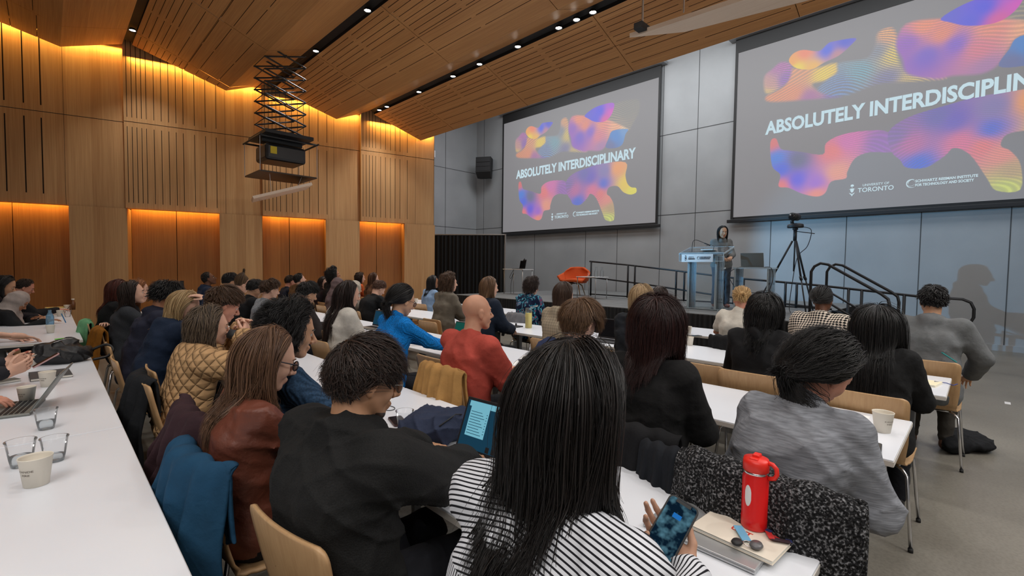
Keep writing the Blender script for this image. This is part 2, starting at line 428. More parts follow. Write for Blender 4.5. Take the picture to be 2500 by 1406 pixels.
# amber cove along wall top: strips a few centimetres off the wall, above the ceiling edge
COV = [(-1.1, 6.13, .27, 5.69), (.27, 5.69, 1.17, 5.97), (1.31, 5.95, 2.87, 5.36), (2.87, 5.36, 3.56, 5.62), (3.74, 5.56, 5.05, 5.10), (5.05, 5.10, 5.63, 5.36), (5.87, 5.33, 7.05, 4.87), (7.05, 4.9, 7.45, 5.1)]
for (xa, za, xb, zb_) in COV:
    p = wbase(xa+.02)+wn*(woff(xa+.02)+.10); q = wbase(xb-.02)+wn*(woff(xb-.02)+.10)
    strip('wall_cove_light', (*p, za+.10), (*q, zb_+.10), (-wn[0]*.12, -wn[1]*.12, -1), .04, 14*(xb-xa), AMB)

# ---- downlights in the troughs
M_lamp = emit('lamp face', (1, .95, .86), 30)
def downlight(x, y, z, power, tilt=(0, 0), lit=True, size=math.radians(95)):
    t = empty('downlight', (x, y, z))
    MB().lathe([(.0, .03), (.045, .03), (.055, .0), (.062, -.012), (.058, -.014), (.05, 0), (.046, .02)], n=20).build('housing', M_black, t, True)
    if lit:
        MB().lathe([(.046, .0), (.03, -.006), (.0, -.008)], (0, 0, -.004), n=20).build('lamp', M_lamp, t)
        l = bpy.data.lights.new('downlight_spot', 'SPOT'); l.energy = power; l.spot_size = size; l.spot_blend = .6; l.shadow_soft_size = .05; l.color = (1, .975, .94)
        o = bpy.data.objects.new('downlight_spot', l); COL.objects.link(o); o.parent = t; o.location = (0, 0, -.03); o.rotation_euler = (tilt[0], tilt[1], 0)
    return t
names = {1.24: 'left', 3.67: 'middle', 5.785: 'right'}
DL = []
for x, z, ys in ((-2.22, 6.46, (8, 5, 2, -1, -3.5)), (1.24, 5.95, (11.5, 9.5, 7.2, 5.0, 2.6, .4, -1.8)), (3.67, 5.58, (10.8, 9.0, 7.0, 5.0, 3.0, 1.0, -1.0, -3.0)),
                 (5.785, 5.33, (10.45, 10.1, 8.75, 7.55, 6.75, 5.75, 4.85, 4.5, 4.2, 1.5, 0., -2.0))):
    for i, y in enumerate(ys):
        t = downlight(x, y, z, 120 if x != 5.785 else 75)
        DL.append((x, i, t))
wordpos = ['farthest from the camera', 'second from the wall', 'third from the wall', 'fourth from the wall', 'fifth from the wall', 'sixth from the wall', 'seventh from the wall', 'eighth from the wall', 'ninth from the wall', 'tenth from the wall', 'eleventh from the wall', 'twelfth from the wall']
for x, i, t in DL:
    nm = {-2.22: 'rear', 1.24: 'left', 3.67: 'middle', 5.785: 'front'}[x]
    tag(t, f'small round white downlight in the {nm} ceiling trough, {wordpos[i]}', 'ceiling light', f'downlights in the {nm} trough')
# added unseen spots behind the bulkhead, brightening the stage wall
for i, y in enumerate((14, 11.5, 9, 6.5, 4, 1.5, -1)):
    l = bpy.data.lights.new('stage_fill_spot', 'SPOT'); l.energy = 70; l.spot_size = math.radians(110); l.spot_blend = .8; l.shadow_soft_size = .15; l.color = (.97, .98, 1)
    o = bpy.data.objects.new('stage_fill_spot', l); COL.objects.link(o); o.location = (8.2, y, 7.6)
    o.rotation_euler = (0, math.radians(-38), 0)

# ---- projection screens
BL = {
'A':[(0.125,0.849),(0.153,0.874),(0.185,0.851),(0.190,0.799),(0.177,0.752),(0.140,0.720),(0.107,0.718),(0.097,0.773),(0.101,0.824)],
'B':[(0.180,0.873),(0.194,0.905),(0.225,0.910),(0.274,0.880),(0.300,0.906),(0.317,0.910),(0.380,0.895),(0.368,0.865),(0.335,0.827),(0.293,0.810),(0.258,0.790),(0.222,0.805),(0.195,0.833)],
'C':[(0.186,0.821),(0.258,0.790),(0.327,0.790),(0.332,0.739),(0.303,0.713),(0.259,0.710),(0.277,0.665),(0.347,0.608),(0.233,0.631),(0.122,0.663),(0.107,0.698),(0.150,0.718),(0.177,0.752)],
'D':[(0.441,0.889),(0.473,0.898),(0.489,0.846),(0.494,0.741),(0.522,0.650),(0.568,0.628),(0.612,0.589),(0.523,0.612),(0.445,0.632),(0.347,0.608),(0.277,0.665),(0.303,0.713),(0.332,0.739),(0.336,0.787),(0.411,0.775),(0.434,0.825)],
'E':[(0.511,0.894),(0.586,0.878),(0.616,0.850),(0.666,0.807),(0.728,0.800),(0.846,0.694),(0.815,0.703),(0.763,0.706),(0.743,0.669),(0.724,0.605),(0.690,0.578),(0.627,0.595),(0.591,0.595),(0.522,0.650),(0.506,0.729),(0.489,0.808)],
'F':[(0.594,0.876),(0.643,0.912),(0.706,0.922),(0.766,0.909),(0.760,0.845),(0.735,0.802),(0.701,0.791),(0.652,0.811),(0.616,0.846)],
'G':[(0.763,0.706),(0.846,0.694),(0.834,0.659),(0.817,0.588),(0.771,0.575),(0.724,0.596),(0.743,0.660)],
'H':[(0.773,0.901),(0.892,0.890),(0.903,0.804),(0.865,0.709),(0.846,0.694),(0.735,0.798),(0.760,0.845)],
'I':[(0.127,0.423),(0.146,0.442),(0.163,0.380),(0.191,0.362),(0.232,0.343),(0.299,0.312),(0.307,0.370),(0.349,0.402),(0.416,0.404),(0.480,0.378),(0.497,0.280),(0.433,0.290),(0.393,0.268),(0.373,0.202),(0.369,0.168),(0.327,0.159),(0.311,0.101),(0.285,0.085),(0.240,0.108),(0.194,0.149),(0.161,0.163),(0.165,0.230),(0.136,0.286)],
'J':[(0.480,0.378),(0.526,0.435),(0.614,0.462),(0.706,0.477),(0.838,0.455),(0.839,0.362),(0.850,0.300),(0.872,0.267),(0.897,0.258),(0.898,0.225),(0.867,0.215),(0.829,0.240),(0.796,0.289),(0.749,0.288),(0.737,0.242),(0.757,0.213),(0.778,0.149),(0.780,0.039),(0.733,0.044),(0.712,0.104),(0.675,0.216),(0.639,0.258),(0.618,0.224),(0.575,0.180),(0.529,0.191),(0.513,0.231),(0.489,0.281)]}
Cc = lambda *a: np.array(srgb(*a))
CP = {
'A':[((.153,.86),(190,100,180)),((.12,.76),(215,150,150)),((.17,.77),(150,90,190)),((.11,.72),(240,200,110))],
'B':[((.205,.815),(250,225,70)),((.19,.86),(250,170,90)),((.23,.89),(250,140,110)),((.30,.87),(60,100,235)),((.35,.89),(70,90,220)),((.26,.80),(250,190,90)),((.33,.835),(200,140,150))],
'C':[((.29,.74),(250,215,80)),((.20,.68),(240,150,110)),((.22,.78),(230,160,120)),((.33,.62),(130,110,190)),((.13,.68),(235,150,110)),((.25,.64),(180,110,170))],
'D':[((.473,.87),(250,170,110)),((.485,.76),(235,205,90)),((.40,.72),(110,170,190)),((.34,.66),(110,140,190)),((.53,.61),(220,190,120)),((.44,.80),(130,140,160)),((.47,.65),(120,120,170))],
'E':[((.557,.86),(250,145,110)),((.52,.80),(150,90,200)),((.567,.72),(120,90,210)),((.63,.74),(130,90,215)),((.68,.70),(230,130,150)),((.78,.735),(255,180,140)),((.84,.695),(255,215,170)),((.70,.60),(180,130,180)),((.60,.80),(245,140,110)),((.70,.77),(245,150,130))],
'F':[((.686,.875),(75,80,235)),((.61,.87),(90,90,220)),((.755,.85),(225,80,200)),((.72,.80),(225,90,170)),((.66,.83),(80,85,230)),((.755,.90),(170,90,220))],
'G':[((.78,.66),(75,140,215)),((.83,.69),(110,160,215)),((.75,.60),(110,120,170))],
'H':[((.83,.82),(150,145,125)),((.80,.75),(190,165,130)),((.88,.88),(150,145,125))],
'I':[((.135,.42),(235,120,120)),((.15,.33),(70,135,235)),((.17,.26),(80,110,235)),((.221,.19),(105,95,235)),((.28,.16),(170,110,220)),((.343,.206),(250,165,140)),((.367,.36),(225,120,190)),((.33,.32),(250,130,130)),((.284,.10),(250,150,130)),((.22,.30),(110,115,150)),((.46,.33),(160,110,190)),((.17,.16),(245,130,130))],
'J':[((.60,.42),(110,105,190)),((.637,.385),(110,95,205)),((.794,.42),(250,170,110)),((.840,.294),(250,215,90)),((.873,.237),(245,235,90)),((.715,.32),(80,110,225)),((.653,.278),(235,120,160)),((.559,.205),(75,110,225)),((.54,.30),(200,110,170)),((.737,.207),(245,150,140)),((.753,.06),(215,225,120)),((.76,.12),(200,170,130)),((.70,.25),(245,130,130)),((.72,.42),(140,130,190)),((.50,.36),(140,110,180))]}
LINES = {'A': (.7, 60, .5, .1), 'C': (.4, 70, 1.4, .3), 'D': (.85, 56, .6, -1.0), 'E': (.32, 56, .5, .8), 'H': (.9, 46, 1.2, -.4), 'I': (.25, 60, .7, .6), 'J': (.3, 60, .6, -.8), 'B': (0, 1, 1, 0), 'F': (0, 1, 1, 0), 'G': (.2, 60, 1, .5)}
def picture(nx, ny):
    U, Vv = np.meshgrid((np.arange(nx)+.5)/nx, (np.arange(ny)+.5)/ny)
    bg = np.array(srgb(136, 134, 138)); img = np.ones((ny, nx, 3))*bg
    for k in 'HCDEGABFIJ':
        P = np.array(BL[k]); n = len(P); inside = np.zeros(U.shape, bool); dist = np.full(U.shape, 9.)
        # smooth outline (Catmull-Rom)
        Q = []
        for i in range(n):
            p0, p1, p2, p3 = P[i-1], P[i], P[(i+1) % n], P[(i+2) % n]
            for t in (0, .25, .5, .75):
                Q.append(.5*((2*p1)+(-p0+p2)*t+(2*p0-5*p1+4*p2-p3)*t*t+(-p0+3*p1-3*p2+p3)*t**3))
        Q = np.array(Q); n = len(Q)
        for i in range(n):
            x1, y1 = Q[i]; x2, y2 = Q[(i+1) % n]
            c = ((y1 > Vv) != (y2 > Vv)) & (U < (x2-x1)*(Vv-y1)/(y2-y1+1e-12)+x1); inside ^= c
            ex, ey = x2-x1, y2-y1; t = np.clip(((U-x1)*ex+(Vv-y1)*ey)/(ex*ex+ey*ey+1e-12), 0, 1)
            dist = np.minimum(dist, np.hypot((U-x1-t*ex), (Vv-y1-t*ey)*.65))
        al = np.clip(.5+np.where(inside, dist, -dist)*(420 if k in 'BFJIG' else 90), 0, 1)
        num = 0; den = 0
        for (p, c) in CP[k]:
            wgt = 1/((U-p[0])**2+((Vv-p[1])*.65)**2+2e-4)**1.6
            num = num+wgt[..., None]*Cc(*c); den = den+wgt
        col = num/den[..., None]
        s, fr, wx, ph = LINES[k]
        if s > 0:
            c0 = P.mean(0)
            fld = fr*(np.hypot((U-c0[0]-.10*ph)*wx, (Vv-c0[1]+.22)*.8)+.05*np.sin(9*U+7*Vv+ph*3)+.016*np.sin(23*U-14*Vv))
            ln = .5+.5*np.cos(2*PI*fld*1.6)
            band = s*np.clip(.5+.9*np.sin(6*U+7*Vv+ph*5), 0, 1)
            if k in 'HAD': band = s
            mixv = (band*(1-ln))[..., None]
            col = col*(1-mixv)+bg*mixv*.95
            col = np.where((ln > .75)[..., None]*1.0 > 0, col*(1+.35*(band if np.isscalar(band) else band[..., None])), col)
            if k in 'H': al = al*.5
        img = img*(1-al[..., None])+col*al[..., None]
    return np.clip(img, 0, 1)
PX, PY = 560, 360
PIC = picture(PX, PY)
PW, PH = 6.89, 4.45
iy, ix = np.meshgrid(np.arange(PY+1), np.arange(PX+1), indexing='ij')
V = np.stack([np.zeros(ix.size), -(ix.ravel()/PX)*PW, iy.ravel()/PY*PH], 1)
a = (iy[:-1, :-1]*(PX+1)+ix[:-1, :-1]).ravel()
F = np.stack([a, a+PX+1, a+PX+2, a+1], 1)
pic_me = mkmesh('projected_picture', V, F)
ca = pic_me.color_attributes.new('pic', 'FLOAT_COLOR', 'CORNER')
cols = np.ones((PY*PX, 4, 4), dtype=np.float32); cols[:, :, :3] = PIC.reshape(-1, 1, 3)
ca.data.foreach_set('color', cols.ravel())
M_pic = bpy.data.materials.new('projected light'); M_pic.use_nodes = True; nt = M_pic.node_tree
vc = nt.nodes.new('ShaderNodeVertexColor'); vc.layer_name = 'pic'; bb = nt.nodes['Principled BSDF']
nt.links.new(vc.outputs[0], bb.inputs['Emission Color']); bb.inputs['Emission Strength'].default_value = .82
bb.inputs['Base Color'].default_value = (.12, .12, .12, 1); bb.inputs['Roughness'].default_value = .9
M_txt = emit('projected white', srgb(215, 240, 250), 1.0)
pic_me.materials.append(M_pic)
def text_mesh(name, body, size, material, parent, loc, rot, sx=1, bold=0, align='LEFT', depth=.002):
    c = bpy.data.curves.new(name, 'FONT'); c.body = body; c.size = size; c.offset = bold; c.extrude = depth; c.align_x = align; c.space_character = 1.0
    c.resolution_u = 3
    t = bpy.data.objects.new(name+'_tmp', c); COL.objects.link(t)
    dg = bpy.context.evaluated_depsgraph_get(); me = bpy.data.meshes.new_from_object(t.evaluated_get(dg)); bpy.data.objects.remove(t)
    co = np.zeros(len(me.vertices)*3); me.vertices.foreach_get('co', co); wdt = co.reshape(-1, 3)
    me.materials.clear(); me.materials.append(material)
    o = bpy.data.objects.new(name, me); COL.objects.link(o); o.parent = parent; o.location = loc; o.rotation_euler = rot; o.scale = (sx, 1, 1)
    return o, (wdt[:, 0].min(), wdt[:, 0].max(), wdt[:, 1].min(), wdt[:, 1].max())
def fit_text(name, body, u0, u1, v0, v1, parent, material, bold=0, PWx=PW, PHx=PH, x=-.012):
    "places text so that it spans u0..u1 and v0..v1 of the picture"
    o, (a, b, c, d) = text_mesh(name, body, 1, material, parent, (0, 0, 0), (PI/2, 0, -PI/2), bold=bold)
    sx = (u1-u0)*PWx/(b-a); sy = (v1-v0)*PHx/(d-c)
    o.scale = (sx, sy, 1); o.location = (x, -u0*PWx+a*sx, v0*PHx-c*sy)
    return o
def crest(parent, u, v0, v1, PWx=PW, PHx=PH, material=None):
    "small heraldic emblem: tree over shield with scrolls"
    H = (v1-v0)*PHx; cy = -u*PWx; z0 = v0*PHx; mb = MB()
    def ell(y, z, ry, rz, n=12): 
        P = [(-.013, y+ry*math.cos(2*PI*i/n), z+rz*math.sin(2*PI*i/n)) for i in range(n)]; mb.add(P, [tuple(range(n))])
    ell(cy, z0+.88*H, .11*H, .08*H); ell(cy-.06*H, z0+.83*H, .06*H, .05*H); ell(cy+.06*H, z0+.83*H, .06*H, .05*H)
    mb.box(-.014, -.012, cy-.015*H, cy+.015*H, z0+.66*H, z0+.84*H)
    sh = [(-.2, .62), (.2, .62), (.2, .45), (.12, .33), (0, .27), (-.12, .33), (-.2, .45)]
    mb.add([(-.013, cy+a*H*.62, z0+b*H) for a, b in sh], [tuple(range(7))])
    mb.box(-.014, -.012, cy-.2*H, cy+.2*H, z0+.55*H, z0+.58*H)
    sc = [(-.2, .26), (-.1, .12), (0, .06), (.1, .12), (.2, .26), (.13, .24), (0, .15), (-.13, .24)]
    mb.add([(-.013, cy+a*H, z0+b*H) for a, b in sc], [tuple(range(8))]); ell(cy, z0+.03*H, .05*H, .04*H)
    return mb.build('crest', material or M_txt, parent)
def ring_logo(parent, u, v, r, material=None, PWx=PW, PHx=PH, x=-.013):
    mb = MB()
    for (du, dv, rr, a0, a1, wdt) in ((0, 0, r, 60, 300, .16), (-.25, .18, r*.8, 10, 330, .07), (.12, .1, r*.85, 70, 200, .12)):
        n = 28; pts = []
        for i in range(n+1):
            a = math.radians(a0+(a1-a0)*i/n); w_ = wdt*r*math.sin(PI*(i+.6)/(n+1.2))+.02*r
            for s in (1, -1): pts.append((x, -u*PWx-du*r-math.cos(a)*(rr+s*w_/2), v*PHx+dv*r+math.sin(a)*(rr+s*w_/2)))
        mb.add(pts, [(2*i, 2*i+1, 2*i+3, 2*i+2) for i in range(n)])
    return mb.build('ring_logo', material or M_txt, parent)
def screen(yl, label, last):
    t = empty('projection_screen', (13.5, yl, 3.02))
    tag(t, label, 'projection screen', 'projection screens over the stage')
    o = bpy.data.objects.new('projected_picture', pic_me); COL.objects.link(o); o.parent = t; o.location = (-.006, 0, 0)
    o['label'] = 'grey slide with blue, orange and yellow flowing shapes'
    MB().box(0, .01, -PW-.07, .07, -.10, PH+.36).build('screen_cloth', M_black, t)
    MB().box(-.02, .0, -PW-.07, .07, PH, PH+.36).box(-.02, 0, .0, .07, -.07, PH).box(-.02, 0, -PW-.07, -PW, -.07, PH).build('black_border', M_black, t)
    MB().box(-.045, .03, -PW-.16, .16, -.15, -.06).build('bottom_bar', M_blackmetal, t, bevel=.01)
    MB().box(-.16, .095, -PW-.22, .22, PH+.36, PH+.44).build('roller_housing', M_grey, t)
    fit_text('title', 'ABSOLUTELY INTERDISCIPLINARY', .108, .892, .472, .550, t, M_txt, .034)
    fit_text('university_name_small', 'UNIVERSITY OF', .418, .488, .117, .129, t, M_txt, .01)
    fit_text('university_name', 'TORONTO', .405, .500, .087, .110, t, M_txt, .01)
    crest(t, .389, .072, .135)
    fit_text('institute_name_top', 'SCHWARTZ REISMAN INSTITUTE', .553, .694, .112, .125, t, M_txt, .03)
    fit_text('institute_name_low', 'FOR TECHNOLOGY AND SOCIETY', .553, .686, .093, .106, t, M_txt, .03)
    ring_logo(t, .545, .109, .09)
    return t
screen(14.155, 'left projection screen, showing the whole slide title', 0)
screen(4.93, 'right projection screen, larger and cut off by the photo edge', 1)
# projector beams really lighting the wall around the right screen
def projector_light(loc, target, power, col, size):
    l = bpy.data.lights.new('projector_beam', 'SPOT'); l.energy = power; l.color = col; l.spot_size = size; l.spot_blend = .5; l.shadow_soft_size = .02
    o = bpy.data.objects.new('projector_beam', l); COL.objects.link(o); o.location = loc
    d = Vector(target)-Vector(loc); o.rotation_euler = d.to_track_quat('-Z', 'Y').to_euler()
projector_light((3.68, 9.55, 3.60), (13.6, 1.3, 2.0), 3000, (.22, .62, 1.0), math.radians(27))
# ================================================================== STAGE
ZST = .80
M_stage = mat('stage deck', srgb(112, 114, 114), .6); noisy(M_stage, srgb(100, 102, 102), srgb(120, 122, 121), ns=3)
M_skirt = mat('black skirt cloth', (.014, .014, .015), .9)
st = empty('stage_platform', (10.7, 6, 0)); tag(st, 'raised grey stage platform with pleated black skirt', 'stage')
MB().box(7.95-10.7, 13.5-10.7, 2.0-6, 10.3-6, ZST-.05, ZST).build('deck', M_stage, st)
MB().box(7.97-10.7, 13.48-10.7, 2.02-6, 10.28-6, 0, ZST-.05).build('core', M_black, st)
def pleats(path, z0, z1, amp=.02, step=.012, per=.085):
    pts = []; s = 0
    for i in range(len(path)-1):
        p, q = Vector(path[i]), Vector(path[i+1]); Ln = (q-p).length; d = (q-p)/Ln; nrm = Vector((d.y, -d.x)); n = int(Ln/step)
        for k in range(n):
            t = k*step; ph = 2*PI*(s+t)/per
            pts.append(p+d*t+nrm*(amp*math.sin(ph+.6*math.sin(ph*.37)))); 
        s += Ln
    V = []; nz = 5
    for j in range(nz):
        z = z0+(z1-z0)*j/(nz-1); kx = 1.15-.5*j/(nz-1)
        for i, p in enumerate(pts): V.append((p.x, p.y, z))
    n = len(pts); F = [(j*n+i, j*n+i+1, (j+1)*n+i+1, (j+1)*n+i) for j in range(nz-1) for i in range(n-1)]
    return MB().add(V, F)
pleats([(7.93-10.7, 10.3-6), (7.93-10.7, 2.0-6), (13-10.7, 1.98-6)], .01, ZST-.01).build('skirt', M_skirt, st, True)

# black pipe-and-drape screen at the left of the stage
dr = empty('drape_screen', (9.65, 11.75, 0)); tag(dr, 'tall black pleated drape on a pipe frame left of the stage', 'curtain')
A = Vector((8.93-9.65, 12.65-11.75)); B = Vector((10.36-9.65, 10.75-11.75))
pleats([A, B], .03, 2.58, .035, .02, .13).build('drape', M_skirt, dr, True)
MB().tube([(A.x, A.y, 2.6), (B.x, B.y, 2.6)], .02).build('top_pipe', M_steel, dr)
for p in (A, B): MB().tube([(p.x, p.y, 0), (p.x, p.y, 2.62)], .025).box(p.x-.2, p.x+.2, p.y-.2, p.y+.2, 0, .012).build('upright', M_steel, dr)

# railings
def rail_obj(name, label, cat, pieces, group=None):
    t = empty(name, pieces[0][1][0][:2]+(0,)); tag(t, label, cat, group)
    ox, oy = t.location.x, t.location.y
    for nm, pts, r in pieces:
        MB().tube([(p[0]-ox, p[1]-oy, p[2]) for p in pts], r, 8).build(nm, M_blackmetal, t, True)
    return t
XR = 10.57
top = [(7.62, 1.755), (6.4, 1.66), (5.24, 1.545), (3.91, 1.40), (2.22, 1.285), (.78, 1.15), (.22, 1.13)]
def ztop(y): return float(np.interp(-y, [-p[0] for p in top], [p[1] for p in top]))
loop = [(XR, .22, 1.13), (XR, .12, 1.08), (XR, .08, .98), (XR, .08, .84), (XR, .12, .74), (XR, .22, .69)]
pc = [('top_rail', [(XR, y, z) for y, z in top]+loop+[(XR, .95, .715), (XR, 2.0, .80)], .022),
      ('middle_rail', [(XR, y, ztop(y)-.43) for y in (7.6, 6, 4, 2)], .02),
      ('kick_rail', [(XR, 7.6, .86), (XR, 5.1, .84), (XR, 2.1, .84)], .016)]
for y in (7.57, 6.42, 6.22, 5.12, 4.92, 3.8, 3.6, 2.8, 2.6, 1.75, 1.55, .95): pc.append(('post', [(XR, y, ztop(y)), (XR, y, .82 if y > 2 else .0)], .024))
rail_obj('ramp_railing', 'long black tube railing at the back of the stage sloping down to the right', 'railing', pc)
for x, lab in ((8.5, 'nearer to the audience'), (9.55, 'nearer to the stage wall')):
    tpl = [(x, 1.9, .82), (x, 1.9, 1.55), (x, 1.86, 1.63), (x, 1.78, 1.68), (x, 1.68, 1.66), (x, 1.02, 1.24), (x, .94, 1.17), (x, .92, 1.08), (x, .92, .02)]
    rail_obj('stair_handrail', f'bent black tube handrail of the stage steps, {lab}', 'railing',
             [('rail', tpl, .021), ('middle_rail', [(x, 1.88, 1.22), (x, .94, .62)], .017)], 'handrails of the stage steps')
t = empty('stage_steps', (9.0, 1.5, 0)); tag(t, 'black metal steps at the right end of the stage', 'steps')
for i in range(4):
    z = ZST-.2*i-.03; y = 1.95-.27*i-1.5
    if z > .1: MB().box(-.48, .53, y-.3, y, z-.03, z).build('tread', M_stage, t)
for s in (-.48, .53): MB().add([(s, .45, .72), (s, .45, .6), (s, -.5, 0), (s, -.5, .1), (s+.03, .45, .72), (s+.03, .45, .6), (s+.03, -.5, 0), (s+.03, -.5, .1)], [(0,1,2,3),(7,6,5,4),(0,4,5,1),(1,5,6,2),(2,6,7,3),(3,7,4,0)]).build('stringer', M_blackmetal, t)

# acrylic lectern
M_acryl = glassm('clear acrylic', (.93, .97, .99), .03, .04)
M_acedge = mat('acrylic edge', (.55, .66, .72), .1, spec=.8)
M_sign = mat('sign board', (.8, .8, .8), .5); M_ink = mat('dark ink', (.02, .025, .05), .6)
LX, LY = 8.95, 3.78
lec = empty('lectern', (LX, LY, ZST), 0); tag(lec, 'clear acrylic lectern with a white sign and microphones', 'lectern')
def slab(name, c, sx, sy, sz, parent=lec, rot=(0, 0, 0)):
    o = MB().box(-sx/2, sx/2, -sy/2, sy/2, -sz/2, sz/2).build(name, M_acryl, parent); o.location = c; o.rotation_euler = rot
    e = MB()
    for a in (-1, 1):
        for b in (-1, 1):
            r = .004
            e.box(a*sx/2-r, a*sx/2+r, b*sy/2-r, b*sy/2+r, -sz/2, sz/2)
            e.box(a*sx/2-r, a*sx/2+r, -sy/2, sy/2, b*sz/2-r, b*sz/2+r); e.box(-sx/2, sx/2, a*sy/2-r, a*sy/2+r, b*sz/2-r, b*sz/2+r)
    e.build('edge', M_acedge, o); return o
slab('base_plate', (.05, 0, .012), .5, .72, .024)
slab('side_panel', (.08, .27, .52), .34, .018, 1.0); slab('side_panel', (.08, -.27, .52), .34, .018, 1.0)
slab('front_panel', (-.08, 0, .52), .015, .5, 1.0)
slab('reading_desk', (.08, 0, 1.13), .50, .86, .018, rot=(0, math.radians(-16), 0))
slab('front_fascia', (-.16, 0, 1.0), .012, .84, .16)
sg = MB().box(-.004, .004, -.3, .3, -.075, .075).build('sign', M_sign, lec); sg.location = (-.19, .06, .98)
crest(sg, -.30/PW*0+(-.22)/PW, -.05/PH, .055/PH, material=M_ink).location = (-.0, 0, 0)
fit_text('sign_text', 'TORONTO', -.17/PW, -.04/PW, -.03/PH, .0/PH, sg, M_ink, .01, x=-.008)
fit_text('sign_text', 'UNIVERSITY OF', -.16/PW, -.06/PW, .012/PH, .024/PH, sg, M_ink, .01, x=-.008)
fit_text('sign_text', 'SCHWARTZ REISMAN INSTITUTE', .05/PW, .26/PW, .005/PH, .024/PH, sg, M_ink, .02, x=-.008)
fit_text('sign_text', 'FOR TECHNOLOGY AND SOCIETY', .05/PW, .25/PW, -.022/PH, -.004/PH, sg, M_ink, .02, x=-.008)
ring_logo(sg, .035/PW, .0, .028, M_ink, x=-.008)
mic = MB().tube(sm([(-.1, .2, 1.1), (-.1, .2, 1.2), (-.09, .19, 1.30), (-.06, .14, 1.33), (-.02, .0, 1.27), (.0, -.08, 1.23)]), .006, 6).tube([(-.02, .0, 1.27), (.02, -.1, 1.22)], .011, 8)
mic.build('microphone', M_black, lec, True)
MB().tube([(-.1, -.2, 1.12), (-.05, -.2, 1.2), (0, -.12, 1.24), (.02, -.02, 1.22)], .005, 6).build('microphone', M_black, lec, True)
MB().box(-.06, .12, -.2, .05, 1.135, 1.15).build('papers', M_white, lec)

# acrylic side table with laptop beside the lectern
t = empty('acrylic_side_table', (9.3, 2.98, ZST)); tag(t, 'clear acrylic box table under the open grey laptop', 'table')
slab('table_top', (0, 0, .80), .45, .62, .018, t); slab('side_panel', (0, .28, .4), .4, .015, .78, t); slab('side_panel', (0, -.28, .4), .4, .015, .78, t); slab('shelf', (0, 0, .2), .4, .54, .015, t)
M_laptop = mat('laptop shell grey', srgb(120, 122, 118), .4, .3); M_silver = mat('silver aluminium', srgb(196, 198, 200), .35, .7)
M_keys = mat('black keys', (.012, .012, .014), .5); M_scr_dark = mat('black display', (.008, .008, .01), .12)
def laptop(name, loc, rz, label, shell, scr, open_deg=105, w=.32, d=.22, extras=None, scale=1):
    t = empty(name, loc, rz); t.scale = (scale,)*3; tag(t, label, 'laptop')
    MB().box(-d/2, d/2, -w/2, w/2, 0, .014).build('base', shell, t, bevel=.004)
    kb = MB()
    for i in range(5):
        for j in range(13): kb.box(-.0+i*.021-.005, .013+i*.021-.005, -w/2+.022+j*(w-.044)/13, -w/2+.022+(j+.8)*(w-.044)/13, .014, .0165)
    kb.build('keyboard', M_keys, t)
    MB().box(-d/2+.012, -.02, -.05, .05, .0141, .0148).build('touchpad', shell, t)
    a = math.radians(open_deg); lid = empty('lid', (d/2, 0, .014)); lid.parent = t; lid.rotation_euler = (0, -(PI/2-(PI-a)), 0)
    bpy.data.objects.remove(lid)
    s_, c_ = math.sin(a), -math.cos(a); up = Vector((c_, 0, s_)); nr = Vector((-s_, 0, c_))
    o = Vector((d/2, 0, .016)); h = d*.96
    MB().obox(o+up*h/2, up*h/2, (0, w/2, 0), nr*.003).build('lid', shell, t, bevel=.002)
    mbz = MB().obox(o+up*(h/2)+nr*.0035, up*(h/2-.006), (0, w/2-.006, 0), nr*.0006); mbz.build('screen_bezel', M_keys, t)
    MB().obox(o+up*(h/2+.004)+nr*.0045, up*(h/2-.016), (0, w/2-.012, 0), nr*.0004).build('display', scr, t)
    if extras: extras(t, o, up, nr, w, h)
    return t
def lapcables(t):
    pass
lt = laptop('laptop', (9.25, 2.98, ZST+.81), PI+.1, 'open grey laptop on the acrylic side table beside the lectern', M_laptop, M_scr_dark, 108, .38, .27)
MB().box(.155, .158, -.17, -.12, .235, .255).build('sticker', M_white, lt)
cb = MB().tube(sm([(9.2, 2.78, 1.62), (9.15, 2.66, 1.6), (9.12, 2.62, 1.4), (9.1, 2.7, 1.1), (9.0, 2.72, .95), (8.9, 2.6, .82)]), .006, 6).tube(sm([(9.2, 3.2, 1.62), (9.12, 3.33, 1.55), (9.1, 3.36, 1.42), (9.1, 3.2, 1.2), (9.1, 2.9, 1.15), (9.1, 2.65, 1.2), (9.1, 2.58, .9), (9.1, 2.5, .82)]), .006, 6)
tag(cb.build('power_cable', M_black, None, True), 'looping black cables hanging from the laptop on the acrylic table', 'cable')

# tripod with conference camera
TX, TY = 9.6, 2.42
tp = empty('camera_tripod', (TX, TY, ZST)); tag(tp, 'tall black tripod standing on the stage right of the lectern', 'tripod')
MB().tube([(0, 0, .75), (0, 0, 1.42)], .013, 8).build('centre_column', M_blackmetal, tp, True)
for k, (dx, dy) in enumerate(((-.1, .62), (-.42, -.32), (.5, -.22))):
    MB().tube([(dx*.06, dy*.06, 1.3), (dx*.55, dy*.55, .62)], .017, 8).tube([(dx*.53, dy*.53, .66), (dx, dy, 0.01)], .012, 8).tube([(dx*.5, dy*.5, .66), (dx*.58, dy*.58, .6)], .024, 8).build('leg', M_blackmetal, tp, True)
MB().tube([(0, 0, 1.3), (0, 0, 1.5)], .03, 10).tube([(0, 0, 1.5), (0, 0, 1.53)], .045, 10).tube([(0, -.02, 1.47), (.02, -.3, 1.42)], .008, 6).build('pan_head', M_blackmetal, tp, True)
cm = empty('conference_camera', (TX, TY, ZST+1.535)); tag(cm, 'black round conference camera on top of the tripod', 'camera')
MB().lathe([(0, 0), (.085, 0), (.09, .02), (.085, .06), (.05, .08), (0, .08)], n=20, sy=1.5).build('camera_base', M_blackmetal, cm, True)
